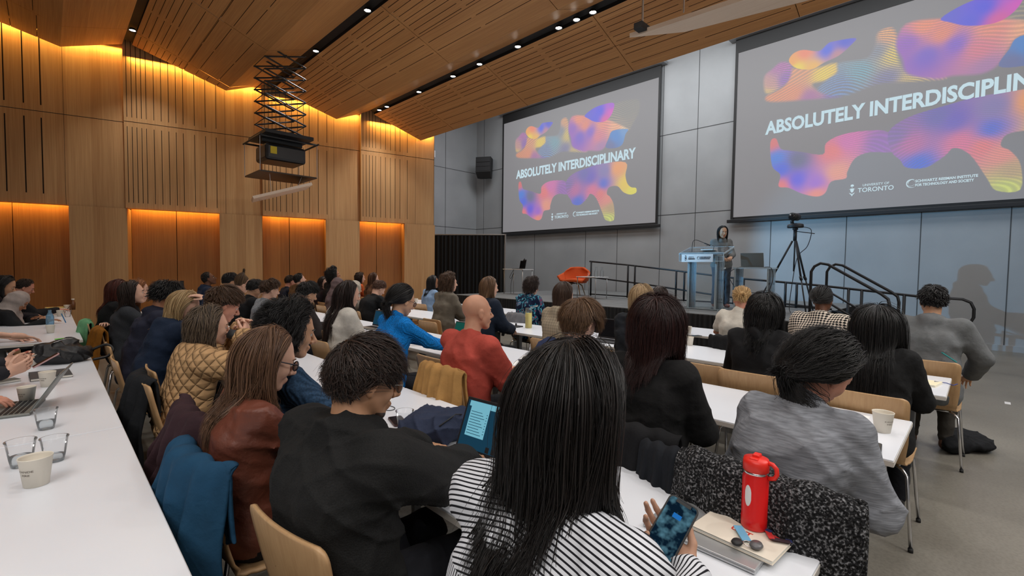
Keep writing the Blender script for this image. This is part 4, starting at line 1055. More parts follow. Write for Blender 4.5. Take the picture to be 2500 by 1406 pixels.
def cloth(c, kind='plain', rough=.85, **kw):
    key = (c, kind)
    if key in _cl: return _cl[key]
    m = mat('cloth '+kind, srgb(*c), rough, spec=.25)
    lo = tuple(int(v*.86) for v in c)
    if kind in ('plain', 'leather', 'shiny'):
        _, nz, rp, mp = noisy(m, srgb(*lo), srgb(*c), ns=9, detail=7, bump=.55, dist=.03)
        if kind == 'shiny': bsdf(m).inputs['Roughness'].default_value = .46; bsdf(m).inputs['Specular IOR Level'].default_value = .45
    elif kind in ('wool', 'knit'):
        _, nz, rp, mp = noisy(m, srgb(*tuple(int(v*.72) for v in c)), srgb(*tuple(min(255, int(v*1.06)) for v in c)), ns=230 if kind == 'wool' else 120, detail=2, bump=.5, dist=.004)
        if kind == 'knit':
            wv = N(m, 'ShaderNodeTexWave', wave_type='BANDS', bands_direction='Y'); wv.inputs['Scale'].default_value = 22; wv.inputs['Distortion'].default_value = 1.2
            tc = N(m, 'ShaderNodeTexCoord'); L(m, tc.outputs['Object'], wv.inputs['Vector']); bp = N(m, 'ShaderNodeBump'); bp.inputs['Strength'].default_value = .7; bp.inputs['Distance'].default_value = .006
            L(m, wv.outputs['Fac'], bp.inputs['Height']); L(m, bp.outputs[0], bsdf(m).inputs['Normal'])
    elif kind == 'heather':
        noisy(m, srgb(*tuple(int(v*.82) for v in c)), srgb(*tuple(min(255, int(v*1.08)) for v in c)), scale=(1, 1, 9), ns=22, detail=4, bump=.25, dist=.004)
    elif kind == 'boucle':
        vo = N(m, 'ShaderNodeTexVoronoi'); vo.inputs['Scale'].default_value = 95; tc = N(m, 'ShaderNodeTexCoord'); L(m, tc.outputs['Object'], vo.inputs['Vector'])
        nz = N(m, 'ShaderNodeTexNoise'); nz.inputs['Scale'].default_value = 135; L(m, tc.outputs['Object'], nz.inputs['Vector'])
        rp = N(m, 'ShaderNodeValToRGB'); rp.color_ramp.elements[0].position = .5; rp.color_ramp.elements[0].color = (.007, .007, .008, 1); rp.color_ramp.elements[1].position = .70; rp.color_ramp.elements[1].color = (.24, .24, .25, 1)
        L(m, nz.outputs['Fac'], rp.inputs[0]); L(m, rp.outputs[0], bsdf(m).inputs['Base Color'])
        bp = N(m, 'ShaderNodeBump'); bp.inputs['Strength'].default_value = 1; bp.inputs['Distance'].default_value = .01; L(m, vo.outputs['Distance'], bp.inputs['Height']); L(m, bp.outputs[0], bsdf(m).inputs['Normal'])
    elif kind in ('houndstooth', 'check'):
        tc = N(m, 'ShaderNodeTexCoord'); sx = N(m, 'ShaderNodeSeparateXYZ'); L(m, tc.outputs['Object'], sx.inputs[0]); sc = 2*PI/(.024 if kind == 'houndstooth' else .03)
        outs = []
        for a, b, k1, k2 in (('Y', 'X', 1, .45), ('Z', 'X', 1, .3)):
            ad = N(m, 'ShaderNodeMath', operation='MULTIPLY_ADD'); L(m, sx.outputs[b], ad.inputs[0]); ad.inputs[1].default_value = k2; L(m, sx.outputs[a], ad.inputs[2])
            mu = N(m, 'ShaderNodeMath', operation='MULTIPLY'); mu.inputs[1].default_value = sc; L(m, ad.outputs[0], mu.inputs[0]); sn = N(m, 'ShaderNodeMath', operation='SINE'); L(m, mu.outputs[0], sn.inputs[0]); outs.append(sn)
        s = N(m, 'ShaderNodeMath', operation='ADD'); L(m, outs[0].outputs[0], s.inputs[0]); L(m, outs[1].outputs[0], s.inputs[1])
        rp = N(m, 'ShaderNodeValToRGB')
        if kind == 'houndstooth':
            rp.color_ramp.elements[0].position = .42; rp.color_ramp.elements[0].color = (.012, .011, .011, 1); rp.color_ramp.elements[1].position = .58; rp.color_ramp.elements[1].color = (*srgb(*c), 1)
        else:
            rp.color_ramp.elements[0].color = (*srgb(*tuple(int(v*.8) for v in c)), 1); rp.color_ramp.elements[1].color = (*srgb(*c), 1)
        ms = N(m, 'ShaderNodeMath', operation='MULTIPLY_ADD'); ms.inputs[1].default_value = .25; ms.inputs[2].default_value = .5; L(m, s.outputs[0], ms.inputs[0]); L(m, ms.outputs[0], rp.inputs[0]); L(m, rp.outputs[0], bsdf(m).inputs['Base Color'])
    elif kind == 'floral':
        tc = N(m, 'ShaderNodeTexCoord'); n1 = N(m, 'ShaderNodeTexNoise'); n1.inputs['Scale'].default_value = 13; n1.inputs['Detail'].default_value = 1; n1.inputs['Distortion'].default_value = 1.4; L(m, tc.outputs['Object'], n1.inputs['Vector'])
        rp = N(m, 'ShaderNodeValToRGB'); rp.color_ramp.interpolation = 'CONSTANT'; e = rp.color_ramp.elements
        cs = [(0, (10, 22, 52)), (.46, (10, 22, 52)), (.52, (20, 110, 135)), (.58, (120, 190, 205)), (.61, (12, 24, 56)), (.65, (190, 40, 90)), (.69, (15, 90, 110))]
        e[0].position = 0; e[0].color = (*srgb(*cs[0][1]), 1); e[1].position = cs[1][0]; e[1].color = (*srgb(*cs[1][1]), 1)
        for p_, c_ in cs[2:]: x = e.new(p_); x.color = (*srgb(*c_), 1)
        L(m, n1.outputs['Fac'], rp.inputs[0]); L(m, rp.outputs[0], bsdf(m).inputs['Base Color'])
    elif kind == 'stripes':
        # yoke: stripes run across the back; below the yoke seam: vertical stripes
        tc = N(m, 'ShaderNodeTexCoord'); sx = N(m, 'ShaderNodeSeparateXYZ'); L(m, tc.outputs['Object'], sx.inputs[0])
        ab = N(m, 'ShaderNodeMath', operation='ABSOLUTE'); L(m, sx.outputs['Y'], ab.inputs[0]); xz = N(m, 'ShaderNodeMath', operation='MULTIPLY_ADD'); xz.inputs[1].default_value = .85; L(m, sx.outputs['X'], xz.inputs[0]); L(m, sx.outputs['Z'], xz.inputs[2])
        def wave(src_node, src_out, per, ph=0):
            mu = N(m, 'ShaderNodeMath', operation='MULTIPLY_ADD'); mu.inputs[1].default_value = 1/per; mu.inputs[2].default_value = ph; L(m, src_node.outputs[src_out], mu.inputs[0])
            fr = N(m, 'ShaderNodeMath', operation='FRACT'); L(m, mu.outputs[0], fr.inputs[0]); gt = N(m, 'ShaderNodeMath', operation='GREATER_THAN'); gt.inputs[1].default_value = .36; L(m, fr.outputs[0], gt.inputs[0]); return gt
        zz = N(m, 'ShaderNodeMath', operation='MULTIPLY_ADD'); L(m, ab.outputs[0], zz.inputs[0]); zz.inputs[1].default_value = .22; L(m, xz.outputs[0], zz.inputs[2])
        w1 = wave(zz, 0, .0118); w2 = wave(sx, 'Y', .0086, .5)
        th = N(m, 'ShaderNodeMath', operation='GREATER_THAN'); th.inputs[1].default_value = kw.get('yoke', 1.0); L(m, sx.outputs['Z'], th.inputs[0])
        mx = N(m, 'ShaderNodeMixRGB'); L(m, th.outputs[0], mx.inputs[0]); L(m, w2.outputs[0], mx.inputs[1]); L(m, w1.outputs[0], mx.inputs[2])
        rp = N(m, 'ShaderNodeValToRGB'); rp.color_ramp.elements[0].color = (.012, .012, .016, 1); rp.color_ramp.elements[1].color = (*srgb(*c), 1); L(m, mx.outputs[0], rp.inputs[0]); L(m, rp.outputs[0], bsdf(m).inputs['Base Color'])
    elif kind == 'quilt':
        tc = N(m, 'ShaderNodeTexCoord'); sx = N(m, 'ShaderNodeSeparateXYZ'); L(m, tc.outputs['Object'], sx.inputs[0]); hs = []
        for sg in (1, -1):
            ad = N(m, 'ShaderNodeMath', operation='MULTIPLY_ADD'); ad.inputs[1].default_value = sg*1.0; L(m, sx.outputs['Z'], ad.inputs[0])
            xy = N(m, 'ShaderNodeMath', operation='SUBTRACT'); L(m, sx.outputs['X'], xy.inputs[0]); L(m, sx.outputs['Y'], xy.inputs[1]); L(m, xy.outputs[0], ad.inputs[2])
            mu = N(m, 'ShaderNodeMath', operation='MULTIPLY'); mu.inputs[1].default_value = PI/.075; L(m, ad.outputs[0], mu.inputs[0]); sn = N(m, 'ShaderNodeMath', operation='SINE'); L(m, mu.outputs[0], sn.inputs[0]); aa = N(m, 'ShaderNodeMath', operation='ABSOLUTE'); L(m, sn.outputs[0], aa.inputs[0]); hs.append(aa)
        mn = N(m, 'ShaderNodeMath', operation='MINIMUM'); L(m, hs[0].outputs[0], mn.inputs[0]); L(m, hs[1].outputs[0], mn.inputs[1]); pw = N(m, 'ShaderNodeMath', operation='POWER'); pw.inputs[1].default_value = .4; L(m, mn.outputs[0], pw.inputs[0])
        bp = N(m, 'ShaderNodeBump'); bp.inputs['Strength'].default_value = 1; bp.inputs['Distance'].default_value = .02; L(m, pw.outputs[0], bp.inputs['Height']); L(m, bp.outputs[0], bsdf(m).inputs['Normal'])
    _cl[key] = m; return m

def glasses(parent, R, t, col=(.02, .02, .02), s=1, round_=False, lensalpha=.08):
    g = MB(); X = lambda x, y, z: tuple(R @ np.array([x, y, z])*s+t)
    for sd in (1, -1):
        pts = []
        for i in range(20):
            a = 2*PI*i/20; ry, rz = (.023, .021) if round_ else (.027, .019)
            pts.append(X(.100, sd*.033+ry*math.cos(a), -.004+rz*math.sin(a)))
        g.tube(pts, .0016 if round_ else .0028, 6, closed=True)
        g.tube([X(.099, sd*.058, .004), X(.07, sd*.077, .004), X(.0, sd*.081, .004), (X(-.02, sd*.080, -.012))], .0016 if round_ else .0026, 6)
    g.tube([X(.100, -.010, .0), X(.104, 0, .004), X(.100, .010, .0)], .0018, 6)
    o = g.build('glasses_frame', mat('glasses frame', col, .3), parent, True)
    l = MB()
    for sd in (1, -1):
        P = [X(.100, sd*.033+(.022 if round_ else .026)*math.cos(2*PI*i/20), -.004+(.020 if round_ else .018)*math.sin(2*PI*i/20)) for i in range(20)]; l.add(P, [tuple(range(20))])
    l.build('lenses', glassm('lens', (.95, .97, 1), .02, lensalpha), o)
    return o

# ---- the whole figure
def person(label, X, Y, ztop, yaw=0, hyaw=0, hpitch=8, hroll=0, lean=.14, side=0, top=((60, 60, 70), 'plain'), trousers=(25, 26, 32), skin=(205, 158, 132),
           fem=False, hair=None, haircol=((25, 20, 18), (45, 36, 30)), arms=None, build=1.0, jacket=False, hood=False, hs=1.0, glass=None, sleeves='long', legs=True, stand=False, extra=None, thick=0, cap=None, lo_neck=False, slouch=.0, shoulder=None, elbow_out=.5, hand_vis=(1, 1), beard=None, knees=None, seat_z=.46, neckcol=None):
    Rz = rotm(math.radians(yaw)); dist = math.hypot(X, Y)
    hX, hY = (np.array([X, Y])-(Rz @ np.array([lean, side, 0]))[:2])
    t = empty('person', (float(hX), float(hY), 0 if not stand else stand), math.radians(yaw)); tag(t, label, 'person', None)
    gz = stand if stand else 0; zt = ztop-gz
    # frame
    Rh = rotm(math.radians(hyaw), math.radians(hpitch), math.radians(hroll))
    Hc = np.array([lean, side, zt-.118*hs])
    pel = np.array([0, 0, .56]) if not stand else np.array([0, 0, zt*.53])
    neck = Hc+np.array([-.045, 0, (-.150+.055*max(0, math.sin(math.radians(hpitch))))*hs])-np.array([.05*math.sin(math.radians(hpitch)), side*.45, 0])
    sw = (shoulder if shoulder else (.148 if fem else .176))*build
    tdir = norm(neck-pel); fwdv = norm(np.cross(np.array([0, 1, 0]), tdir)); fwdv = norm(fwdv)
    chest = pel+(neck-pel)*.70-fwdv*(.015+slouch); belly = pel+(neck-pel)*.36-fwdv*(.03+slouch*.6)
    shl = neck+np.array([-.01, sw, -.055])-fwdv*.01; shr = neck+np.array([-.01, -sw, -.055])-fwdv*.01
    bw = build
    fine = .0075 if dist < 1.6 else .010 if dist < 2.6 else .015 if dist < 4.5 else .020
    torso = [rc(pel+[0, .055*bw, 0], chest+[0, .06*bw, -.02], .112*bw, (.092 if fem else .102)*bw, k=.05), rc(pel+[0, -.055*bw, 0], chest+[0, -.06*bw, -.02], .112*bw, (.092 if fem else .102)*bw, k=.05), rc(pel+[0, .075*bw, .0], pel+[0, -.075*bw, 0], .115*bw, k=.05), rc(belly+[0, .058*bw, 0], belly+[0, -.058*bw, 0], (.085 if fem else .098)*bw, k=.07),
             rc(chest+[0, .068*bw, 0], chest+[0, -.068*bw, 0], (.090 if fem else .100)*bw, k=.07), rc(neck+[-.02, .06, -.062], shl, .052*bw, .046*bw, .05), rc(neck+[-.02, -.06, -.062], shr, .052*bw, .046*bw, .05),
             rc(neck+[-.025, 0, -.08], neck+[-.012, 0, -.005], .070, .050, .04)]
    arms = arms or 'table'
    tgt = {'table': ([lean+.24, .13, .80], [lean+.24, -.13, .80]), 'lap': ([.30, .08, .66], [.30, -.08, .66]), 'write': ([lean+.22, .10, .79], [lean+.26, -.14, .80]),
           'type': ([lean+.26, .09, .80], [lean+.26, -.09, .80])}
    TL, TR = tgt[arms] if isinstance(arms, str) else arms
    TL = np.array(TL, float); TR = np.array(TR, float)
    sleeve = []; skinp = []; handp = []; arminfo = []
    for sgn, S, T in ((1, shl, TL), (-1, shr, TR)):
        S = S+np.array([0, 0, -.012]); l1, l2 = (.265, .235) if fem else (.285, .255)
        d = T-S; Ld = np.linalg.norm(d)
        if Ld > (l1+l2)*.985: T = S+d/Ld*(l1+l2)*.985; d = T-S; Ld = np.linalg.norm(d)
        a = (l1*l1-l2*l2+Ld*Ld)/(2*Ld); hgt = math.sqrt(max(l1*l1-a*a, 0)); u = d/Ld
        hint = np.array([-.25, sgn*elbow_out, -.9]); hint = norm(hint-u*(hint @ u)); E = S+u*a+hint*hgt
        ru, re, rw = (.041, .035, .027) if fem else (.048, .041, .031)
        ex = thick
        sleeve += [rc(S, E, (ru+.006+ex)*bw, (re+.004+ex)*bw, .035), rc(E, E+(T-E)*(.93 if sleeves == 'long' else .0001), (re+.005+ex)*bw, (rw+.006+ex*.8)*bw, .02)] if sleeves == 'long' else [rc(S, S+(E-S)*.62, (ru+.012)*bw, (re+.018)*bw, .045)]
        skinp += [rc(S, E, ru*.93, re*.9, .03), rc(E, T, re*.88, rw*.78, .015)]
        arminfo.append((E, T))
    fsk = norm(Rh @ np.array([1, 0, 0]))
    # garments
    rr = np.random.default_rng(abs(hash(label)) % 10000 if False else (int(abs(X*977)+abs(Y*331)) % 9973))
    phs = rr.random(6)*6
    amp = .0060 if not jacket else .0072
    KV = [(6, 9, 17), (9, -12, 13), (8, 5, 24), (-7, 16, 9), (14, -6, 27), (5, 20, 20)]; KA = (1, .9, .6, .8, .45, .45)
    def folds(G):
        x, y, z = G[:, 0], G[:, 1], G[:, 2]
        out = 0
        for j in range(6):
            kv = KV[j]; w_ = 1.6*np.sin(7*x+5*y+6*z+phs[j])+1.1*np.sin(13*y-9*z+phs[(j+2) % 6])
            rdg = np.abs(np.sin(kv[0]*x+kv[1]*y+kv[2]*z+w_+phs[j]))
            msk = np.clip(.35+.9*np.sin(5*x-4*y+6.5*z+phs[(j+3) % 6]*1.7), 0, 1)
            out = out+KA[j]*msk*((1-rdg)**2.6)
        return -amp*(out*1.7-.30)
    tp = list(torso)+sleeve
    if jacket or hood:
        for i in range(9):
            a0 = PI*(.25+1.5*i/8); b0 = PI*(.25+1.5*(i+1)/8)
            c = neck+np.array([-.005, 0, .010]); ra = .066 if not hood else .078
            f1 = lambda q: c+np.array([math.cos(q)*ra*1.1, math.sin(q)*ra, -.012*math.cos(q)-.014])
            tp += [rc(f1(a0), f1(b0), .016 if not hood else .027, k=.014), rc(f1(a0)+[0, 0, -.03], f1(b0)+[0, 0, -.03], .022 if not hood else .027, k=.02)]
    if hood: tp.append(el(neck+np.array([-.085, 0, -.075]), (.06, .115, .07), .04))
    infl = .009+thick*.55
    z_low = .50 if not stand else zt*.47
    V, F = blob(tp, fine, infl, folds, cut=lambda G: z_low-.02-G[:, 2])
    yk = neck[2]-.13
    mt = cloth(top[0], top[1], **({'yoke': float(yk)} if top[1] == 'stripes' else {}))
    shirt = link(extra.get('topname', 'jacket' if jacket else 'shirt') if extra else ('jacket' if jacket else 'shirt'), mkmesh('top', V, F), mt, t, True)
    # skin
    hres = .0042 if dist < 1.7 else .005 if dist < 3 else .0065 if dist < 5 else .009
    hp = xf(head_prims(fem), Rh, Hc, hs)
    nk_top = Hc+Rh @ np.array([-.03, 0, -.06])
    hp = hp+[rc(nk_top, neck+np.array([-.005, 0, -.01]), (.046 if fem else .054), (.048 if fem else .058), .02), rc(neck+np.array([-.005, 0, -.01]), neck+np.array([-.01, 0, -.06]), .050, .065, .03)]
    parts = [blob(hp, hres)]
    inner = [p for p in torso]+skinp
    parts.append(blob([('rc', p[1], p[2], p[3]*.90, p[4]*.90, p[5]) for p in inner], .02 if sleeves == 'long' else .013))
    for (E, T), sgn, vis in zip(arminfo, (1, -1), hand_vis):
        if not vis: continue
        if vis == 1:
            fd = norm(norm(T-E)+np.array([.2, -sgn*.25, -.15])); pn = np.array([0, 0, -1.]); cu = .45; cus = None; sp = .10; th = .6
        else:
            fd, pn, cu, cus, sp, th = vis
        hpz = hand_prims(T, fd, pn, sgn, cu, sp, th, .93 if fem else 1.0, cus)
        hr_ = .0036 if dist < 2.2 else .0048 if dist < 4 else .007
        parts.append(blob(hpz+[rc(E+(T-E)*.8, T, (.029 if fem else .032), (.025 if fem else .028), .02)], hr_))
    if legs:
        kn = knees or [[.43, .11, .52], [.43, -.11, .52]]
        lp = []
        for sgn, K in zip((1, -1), kn):
            if not stand:
                K = np.array(K, float); A_ = np.array([K[0]-.05, K[1]*1.05, .09]); hipj = np.array([.02, sgn*.09, .55])
            else:
                K = np.array([.03, sgn*.10, zt*.28]); A_ = np.array([-.01, sgn*.115, .09]); hipj = np.array([0, sgn*.09, zt*.51])
            lp.append((hipj, K, A_))
        tr = []
        for hj, K, A_ in lp: tr += [rc(hj, K, .088*bw, .062*bw, .05), rc(K, A_, .062*bw, (.045 if not stand else .062), .02)]
        tr.append(rc(pel+[0, .07*bw, -.01], pel+[0, -.07*bw, -.01], .118*bw, k=.05))
        V, F = blob(tr, .018 if dist < 4 else .024, .006, folds, cut=lambda G: .055-G[:, 2])
        link('trousers', mkmesh('trousers', V, F), cloth(trousers, 'plain'), t, True)
        parts.append(blob([('rc', p[1], p[2], p[3]*.85, p[4]*.7, p[5]) for p in tr], .024))
        sh = []
        for hj, K, A_ in lp: sh.append(blob([rc(A_+[-.03, 0, -.045], A_+[.15, 0, -.052], .036, .033, .02), rc(A_+[-.02, 0, -.04], A_+[.0, 0, 0], .038, .042, .03)], .010 if dist < 6 else .016, cut=lambda G: .002-G[:, 2]))
        msh = mat('shoe leather', srgb(*(extra or {}).get('shoes', (28, 26, 26))), .5)
        for V, F in sh: link('shoe', mkmesh('shoe', V, F), msh, t, True)
    V, F = join(parts)
    sk, lip = skin_mat(skin)
    body = link('body', mkmesh('body', V, F), [sk, lip], t, True)
    # tint the lips
    loc = (V-Hc) @ Rh/hs; lipv = (loc[:, 0] > .076) & (loc[:, 2] < -.060) & (loc[:, 2] > -.084) & (np.abs(loc[:, 1]) < .024)
    body.data.polygons.foreach_set('material_index', lipv[F].all(1).astype(np.int32))
    # eyes and brows
    if dist < 12:
        X_ = lambda x, y, z: Rh @ np.array([x, y, z])*hs+Hc
        for sgn in (1, -1):
            e_ = MB().lathe([(0.0115*hs*math.sin(PI*i/8), -0.0115*hs*math.cos(PI*i/8)) for i in range(9)], tuple(X_(.0745, sgn*.031, -.003)), 12).build('eye', M_eye, t, True)
            MB().lathe([(0.0045*hs*math.sin(PI*i/6), -0.0045*hs*math.cos(PI*i/6)) for i in range(7)], tuple(X_(.0825, sgn*.031, -.003)), 10).build('iris', M_iris, e_, True)
            MB().tube([tuple(X_(.092, sgn*.014, .018)), tuple(X_(.091, sgn*.030, .023)), tuple(X_(.078, sgn*.046, .018))], [.0032, .0036, .002], 6).build('eyebrow', hair_mat(*haircol), t, True)
    # hair
    if hair:
        hd = dict(hair); kind = hd.pop('kind'); hm = hair_mat(*haircol)
        nn = int(hd.pop('n', 7000 if dist < 1.7 else 4600 if dist < 3 else 2600 if dist < 5 else 1300)); wdt = hd.pop('w', .0009 if dist < 1.7 else .0012 if dist < 3 else .0018 if dist < 5 else .0028)
        capt = hd.pop('cap', .010); bun = hd.pop('bun', None); tail = hd.pop('tail', None)
        # head-frame gravity and shoulder obstacles
        g = Rh.T @ np.array([0, 0, -1.]); toH = lambda p: Rh.T @ (np.array(p)-Hc)/hs
        shd = [(toH(neck+[-.02, .07, -.06]), toH(shl+[0, 0, 0]), (.062+thick)/hs*bw), (toH(neck+[-.02, -.07, -.06]), toH(shr), (.062+thick)/hs*bw), (toH(neck+[0, 0, .06]), toH(neck+[0, 0, -.05]), .066/hs),
               (toH(chest+[0, .07, 0]), toH(chest+[0, -.07, 0]), (.112+thick)/hs*bw), (toH(belly+[0, .05, 0]), toH(belly+[0, -.05, 0]), (.108+thick)/hs*bw)]
        rec = hd.get('recede', 0); rt = max(0, capt-.004)
        meshes = []
        if capt: meshes.append(scalp_cap(.008 if dist < 3 else .011, capt, rec))
        if kind in ('tied',):
            kn_ = np.array(hd.pop('knot', (-.125, 0, .02)), float)
            T = hair_strands(nn, 'tied', rr, L=.24, knot=kn_, lift=hd.get('lift', .010), clump=.25, steps=9, gdir=g, recede=rec, curl=hd.get('curl', 0), root=rt); meshes.append(strands_mesh(T, wdt))
            if bun:
                meshes.append(blob([el(kn_+np.array([-.018, 0, 0]), (bun*.75, bun, bun*.9))], .008))
                m_ = nn//5; u = rr.random(m_)*2*PI; s_ = np.linspace(0, 1, 9); ax = rr.standard_normal((m_, 3)); ax /= np.linalg.norm(ax, axis=1)[:, None]; bx = np.cross(ax, rr.standard_normal((m_, 3))); bx /= np.linalg.norm(bx, axis=1)[:, None]
                ang = u[:, None]+s_[None, :]*2.6; Tb = (ax[:, None, :]*np.cos(ang)[..., None]+bx[:, None, :]*np.sin(ang)[..., None])*np.array([bun*.8, bun*1.05, bun*.95])*(1+.08*rr.random((m_, 1, 1)))+kn_+np.array([-.018, 0, 0]); meshes.append(strands_mesh(Tb, wdt))
            if tail:
                m_ = nn//3; s_ = np.linspace(0, 1, 12); base_ = kn_+rr.standard_normal((m_, 3))*.012
                path = base_[:, None, :]+g[None, None, :]*(tail*s_**1.0)[None, :, None]*(.85+.3*rr.random((m_, 1, 1)))+np.array([-.045, 0, 0])[None, None, :]*np.sin(PI*np.minimum(s_*1.2, 1))[None, :, None]+rr.standard_normal((m_, 1, 3))*.016*s_[None, :, None]
                for a, b, ra in shd:
                    q = path.reshape(-1, 3); ba = b-a; tt = np.clip(((q-a) @ ba)/(ba @ ba), 0, 1); c = a+tt[:, None]*ba; v = q-c; dl = np.linalg.norm(v, axis=1); bd = dl < ra+.01; q[bd] = c[bd]+v[bd]/dl[bd][:, None]*(ra+.01); path = q.reshape(path.shape)
                meshes.append(strands_mesh(path, wdt*1.3))
        else:
            steps = hd.pop('steps', 14 if kind in ('long', 'bob', 'curlylong') else 7)
            args = dict(hd); args['root'] = rt
            if kind in ('long', 'bob', 'curlylong'): args['shoulders'] = shd
            under = dict(args); under['lift'] = args.get('lift', .012)*.55; under['clump'] = .2; under['lenvar'] = .05; under['L'] = args.get('L', .25)*.93; under['curl'] = args.get('curl', 0)*.5
            T = hair_strands(max(160, nn//5), kind, rr, steps=steps, gdir=g, **under); meshes.append(strands_mesh(T, wdt*2.6, .35, .4))
            T = hair_strands(nn, kind, rr, steps=steps, gdir=g, **args); meshes.append(strands_mesh(T, wdt))
        V, F = join(meshes); V = (V*hs) @ Rh.T+Hc
        ho = link('hair', mkmesh('hair', V, F), [hm, mat('hair roots', srgb(*haircol[0]), .6)], t, True)
        if capt:
            mi = np.zeros(len(F), np.int32); mi[:len(meshes[0][1])] = 1; ho.data.polygons.foreach_set('material_index', mi)
    if beard:
        T_ = []
        bp = xf([rc((.030, .033, -.076), (.058, .019, -.100), .0225, .0195, .02), rc((.030, -.033, -.076), (.058, -.019, -.100), .0225, .0195, .02), el((.069, 0, -.101), (.0195, .021, .0185), .02)], Rh, Hc, hs)
        V, F = blob(bp, .006); link('beard', mkmesh('beard', V, F), hair_mat(*beard), t, True)
    if cap == 'hijab':
        c1 = top[0] if not extra or 'hijab' not in extra else extra['hijab']
        fy = extra.get('facecut', True) if extra else True
        P = xf([el((-.018, 0, .022), (.114, .094, .118)), rc((-.03, 0, -.05), (-.02, 0, -.13), .088, .095, .05), rc((.03, 0, -.13), (.0, 0, -.16), .06, .08, .05)], Rh, Hc, hs)
        P += [rc(neck+[-.02, .10, -.05], neck+[-.02, -.10, -.05], .085, k=.07), rc(neck+[-.03, 0, -.03], chest+[-.03, 0, .02], .10, .11, .06), rc(neck+[.05, .03, -.06], neck+[.08, -.02, -.16], .06, .05, .05)]
        P.append(('sub',)+xf([el((.105, 0, -.022), (.062, .056, .092))], Rh, Hc, hs)[0][1:5]+(.01,))
        def hf(G): return .004*np.sin(60*G[:, 2]+38*G[:, 0]+3*np.sin(12*G[:, 1])+phs[0])+.003*np.sin(34*G[:, 1]-50*G[:, 2]+phs[1])
        V, F = blob(P, fine*.8, .0, hf); link('headscarf', mkmesh('hijab', V, F), cloth(c1, 'plain'), t, True)
    if glass:
        glasses(t, Rh, Hc, s=hs, **glass)
    t['_neck'] = [float(v) for v in neck]
    del t['_neck']
    return t, dict(Hc=Hc, Rh=Rh, neck=neck, hip=(hX, hY), arms=arminfo, shl=shl, shr=shr, chest=chest, belly=belly)
# ================================================================== FURNITURE
def make_chair():
    t = empty('stacking_chair', (0, 0, 0))
    def f(u, v):
        # v: 0 front edge of the seat ... 1 top of the back ; u across
        s = v
        prof = [(0, .235, .425), (.06, .22, .448), (.2, .13, .452), (.38, .0, .442), (.47, -.10, .440), (.53, -.155, .452), (.58, -.185, .49), (.66, -.205, .56), (.8, -.235, .68), (.9, -.255, .77), (1, -.27, .85)]
        x = np.interp(s, [p[0] for p in prof], [p[1] for p in prof]); z = np.interp(s, [p[0] for p in prof], [p[2] for p in prof])
        hw = .21 if s < .45 else np.interp(s, [.45, .55, .7, 1], [.205, .185, .20, .205])
        e = min(s/.05, 1, (1-s)/.05); hw = hw-.035*(1-math.sqrt(max(0, 1-(1-min(e, 1))**2)))
        y = (u-.5)*2*hw
        return (x-.0+(.018*(abs(u-.5)*2)**2 if s > .55 else 0), y, z+(.008*(abs(u-.5)*2)**2 if s < .5 else 0))
    ss = list(np.linspace(0, .05, 6))+list(np.linspace(.07, .45, 9))+list(np.linspace(.47, .6, 9))+list(np.linspace(.64, .95, 7))+list(np.linspace(.96, 1, 6))
    nu = 13; V = [f(i/(nu-1), s) for s in ss for i in range(nu)]; ks = [i for i, s in enumerate(ss) if s <= .53]; kmid = ks[-1]
    F = [(j*nu+i, (j+1)*nu+i, (j+1)*nu+i+1, j*nu+i+1) for j in range(len(ss)-1) for i in range(nu-1)]
    o = link('plywood_shell', mkmesh('shell', V, F), M_ply, t, True)
    s = o.modifiers.new('s', 'SOLIDIFY'); s.thickness = .011; s.offset = 0
    for sy in (-1, 1):
        for sx in (1, -1):
            top = (.14*sx, sy*.15, .43); knee = (.17*sx-.01, sy*.195, .425); foot = (.225*sx-.02, sy*.235, .008)
            MB().tube([(.0, sy*.15, .43), top, (.165*sx, sy*.175, .425), (.178*sx-.01, sy*.20, .40), foot], .0095, 8).build('leg', M_chrome, t, True)
            MB().tube([(foot[0], foot[1], 0.0), (foot[0]-.002, foot[1]-.001*sy, .022)], .0125, 8).build('foot_cap', M_rubber, t.children[-1], True)
    MB().tube([(.10, -.16, .425), (.10, .16, .425)], .009, 8).tube([(-.08, -.16, .425), (-.08, .16, .425)], .009, 8).build('seat_frame', M_chrome, t, True)
    return t
chair0 = make_chair(); _cu = [0]
def chair(x, y, yaw, label, group='plywood stacking chairs in the audience rows'):
    c = chair0 if _cu[0] == 0 else copy_tree(chair0); _cu[0] += 1
    c.location = (x, y, 0); c.rotation_euler = (0, 0, math.radians(yaw)); tag(c, label, 'chair', group); return c

def make_table():
    t = empty('long_table', (0, 0, 0))
    MB().box(-.38, .38, -1.2, 1.2, .708, .74).build('table_top', [M_table], t, bevel=.003)
    MB().box(-.382, .382, -1.202, 1.202, .711, .733).build('edge_band', M_tabledge, t)
    for sx in (-1, 1):
        for sy in (-1, 1):
            MB().add([(sx*.30-.035, sy*.98-.03, .69), (sx*.30+.035, sy*.98-.03, .69), (sx*.30+.035, sy*.98+.03, .69), (sx*.30-.035, sy*.98+.03, .69),
                      (sx*.32-.025, sy*.98-.02, 0), (sx*.32+.025, sy*.98-.02, 0), (sx*.32+.025, sy*.98+.02, 0), (sx*.32-.025, sy*.98+.02, 0)],
                     [(0,1,2,3),(7,6,5,4),(0,4,5,1),(1,5,6,2),(2,6,7,3),(3,7,4,0)]).build('leg', M_greymetal, t, bevel=.006)
    MB().box(-.28, .28, -1.0, -.96, .66, .708).box(-.28, .28, .96, 1.0, .66, .708).box(-.03, .03, -1.0, 1.0, .66, .70).build('under_frame', M_greymetal, t)
    return t
table0 = make_table(); _tu = [0]
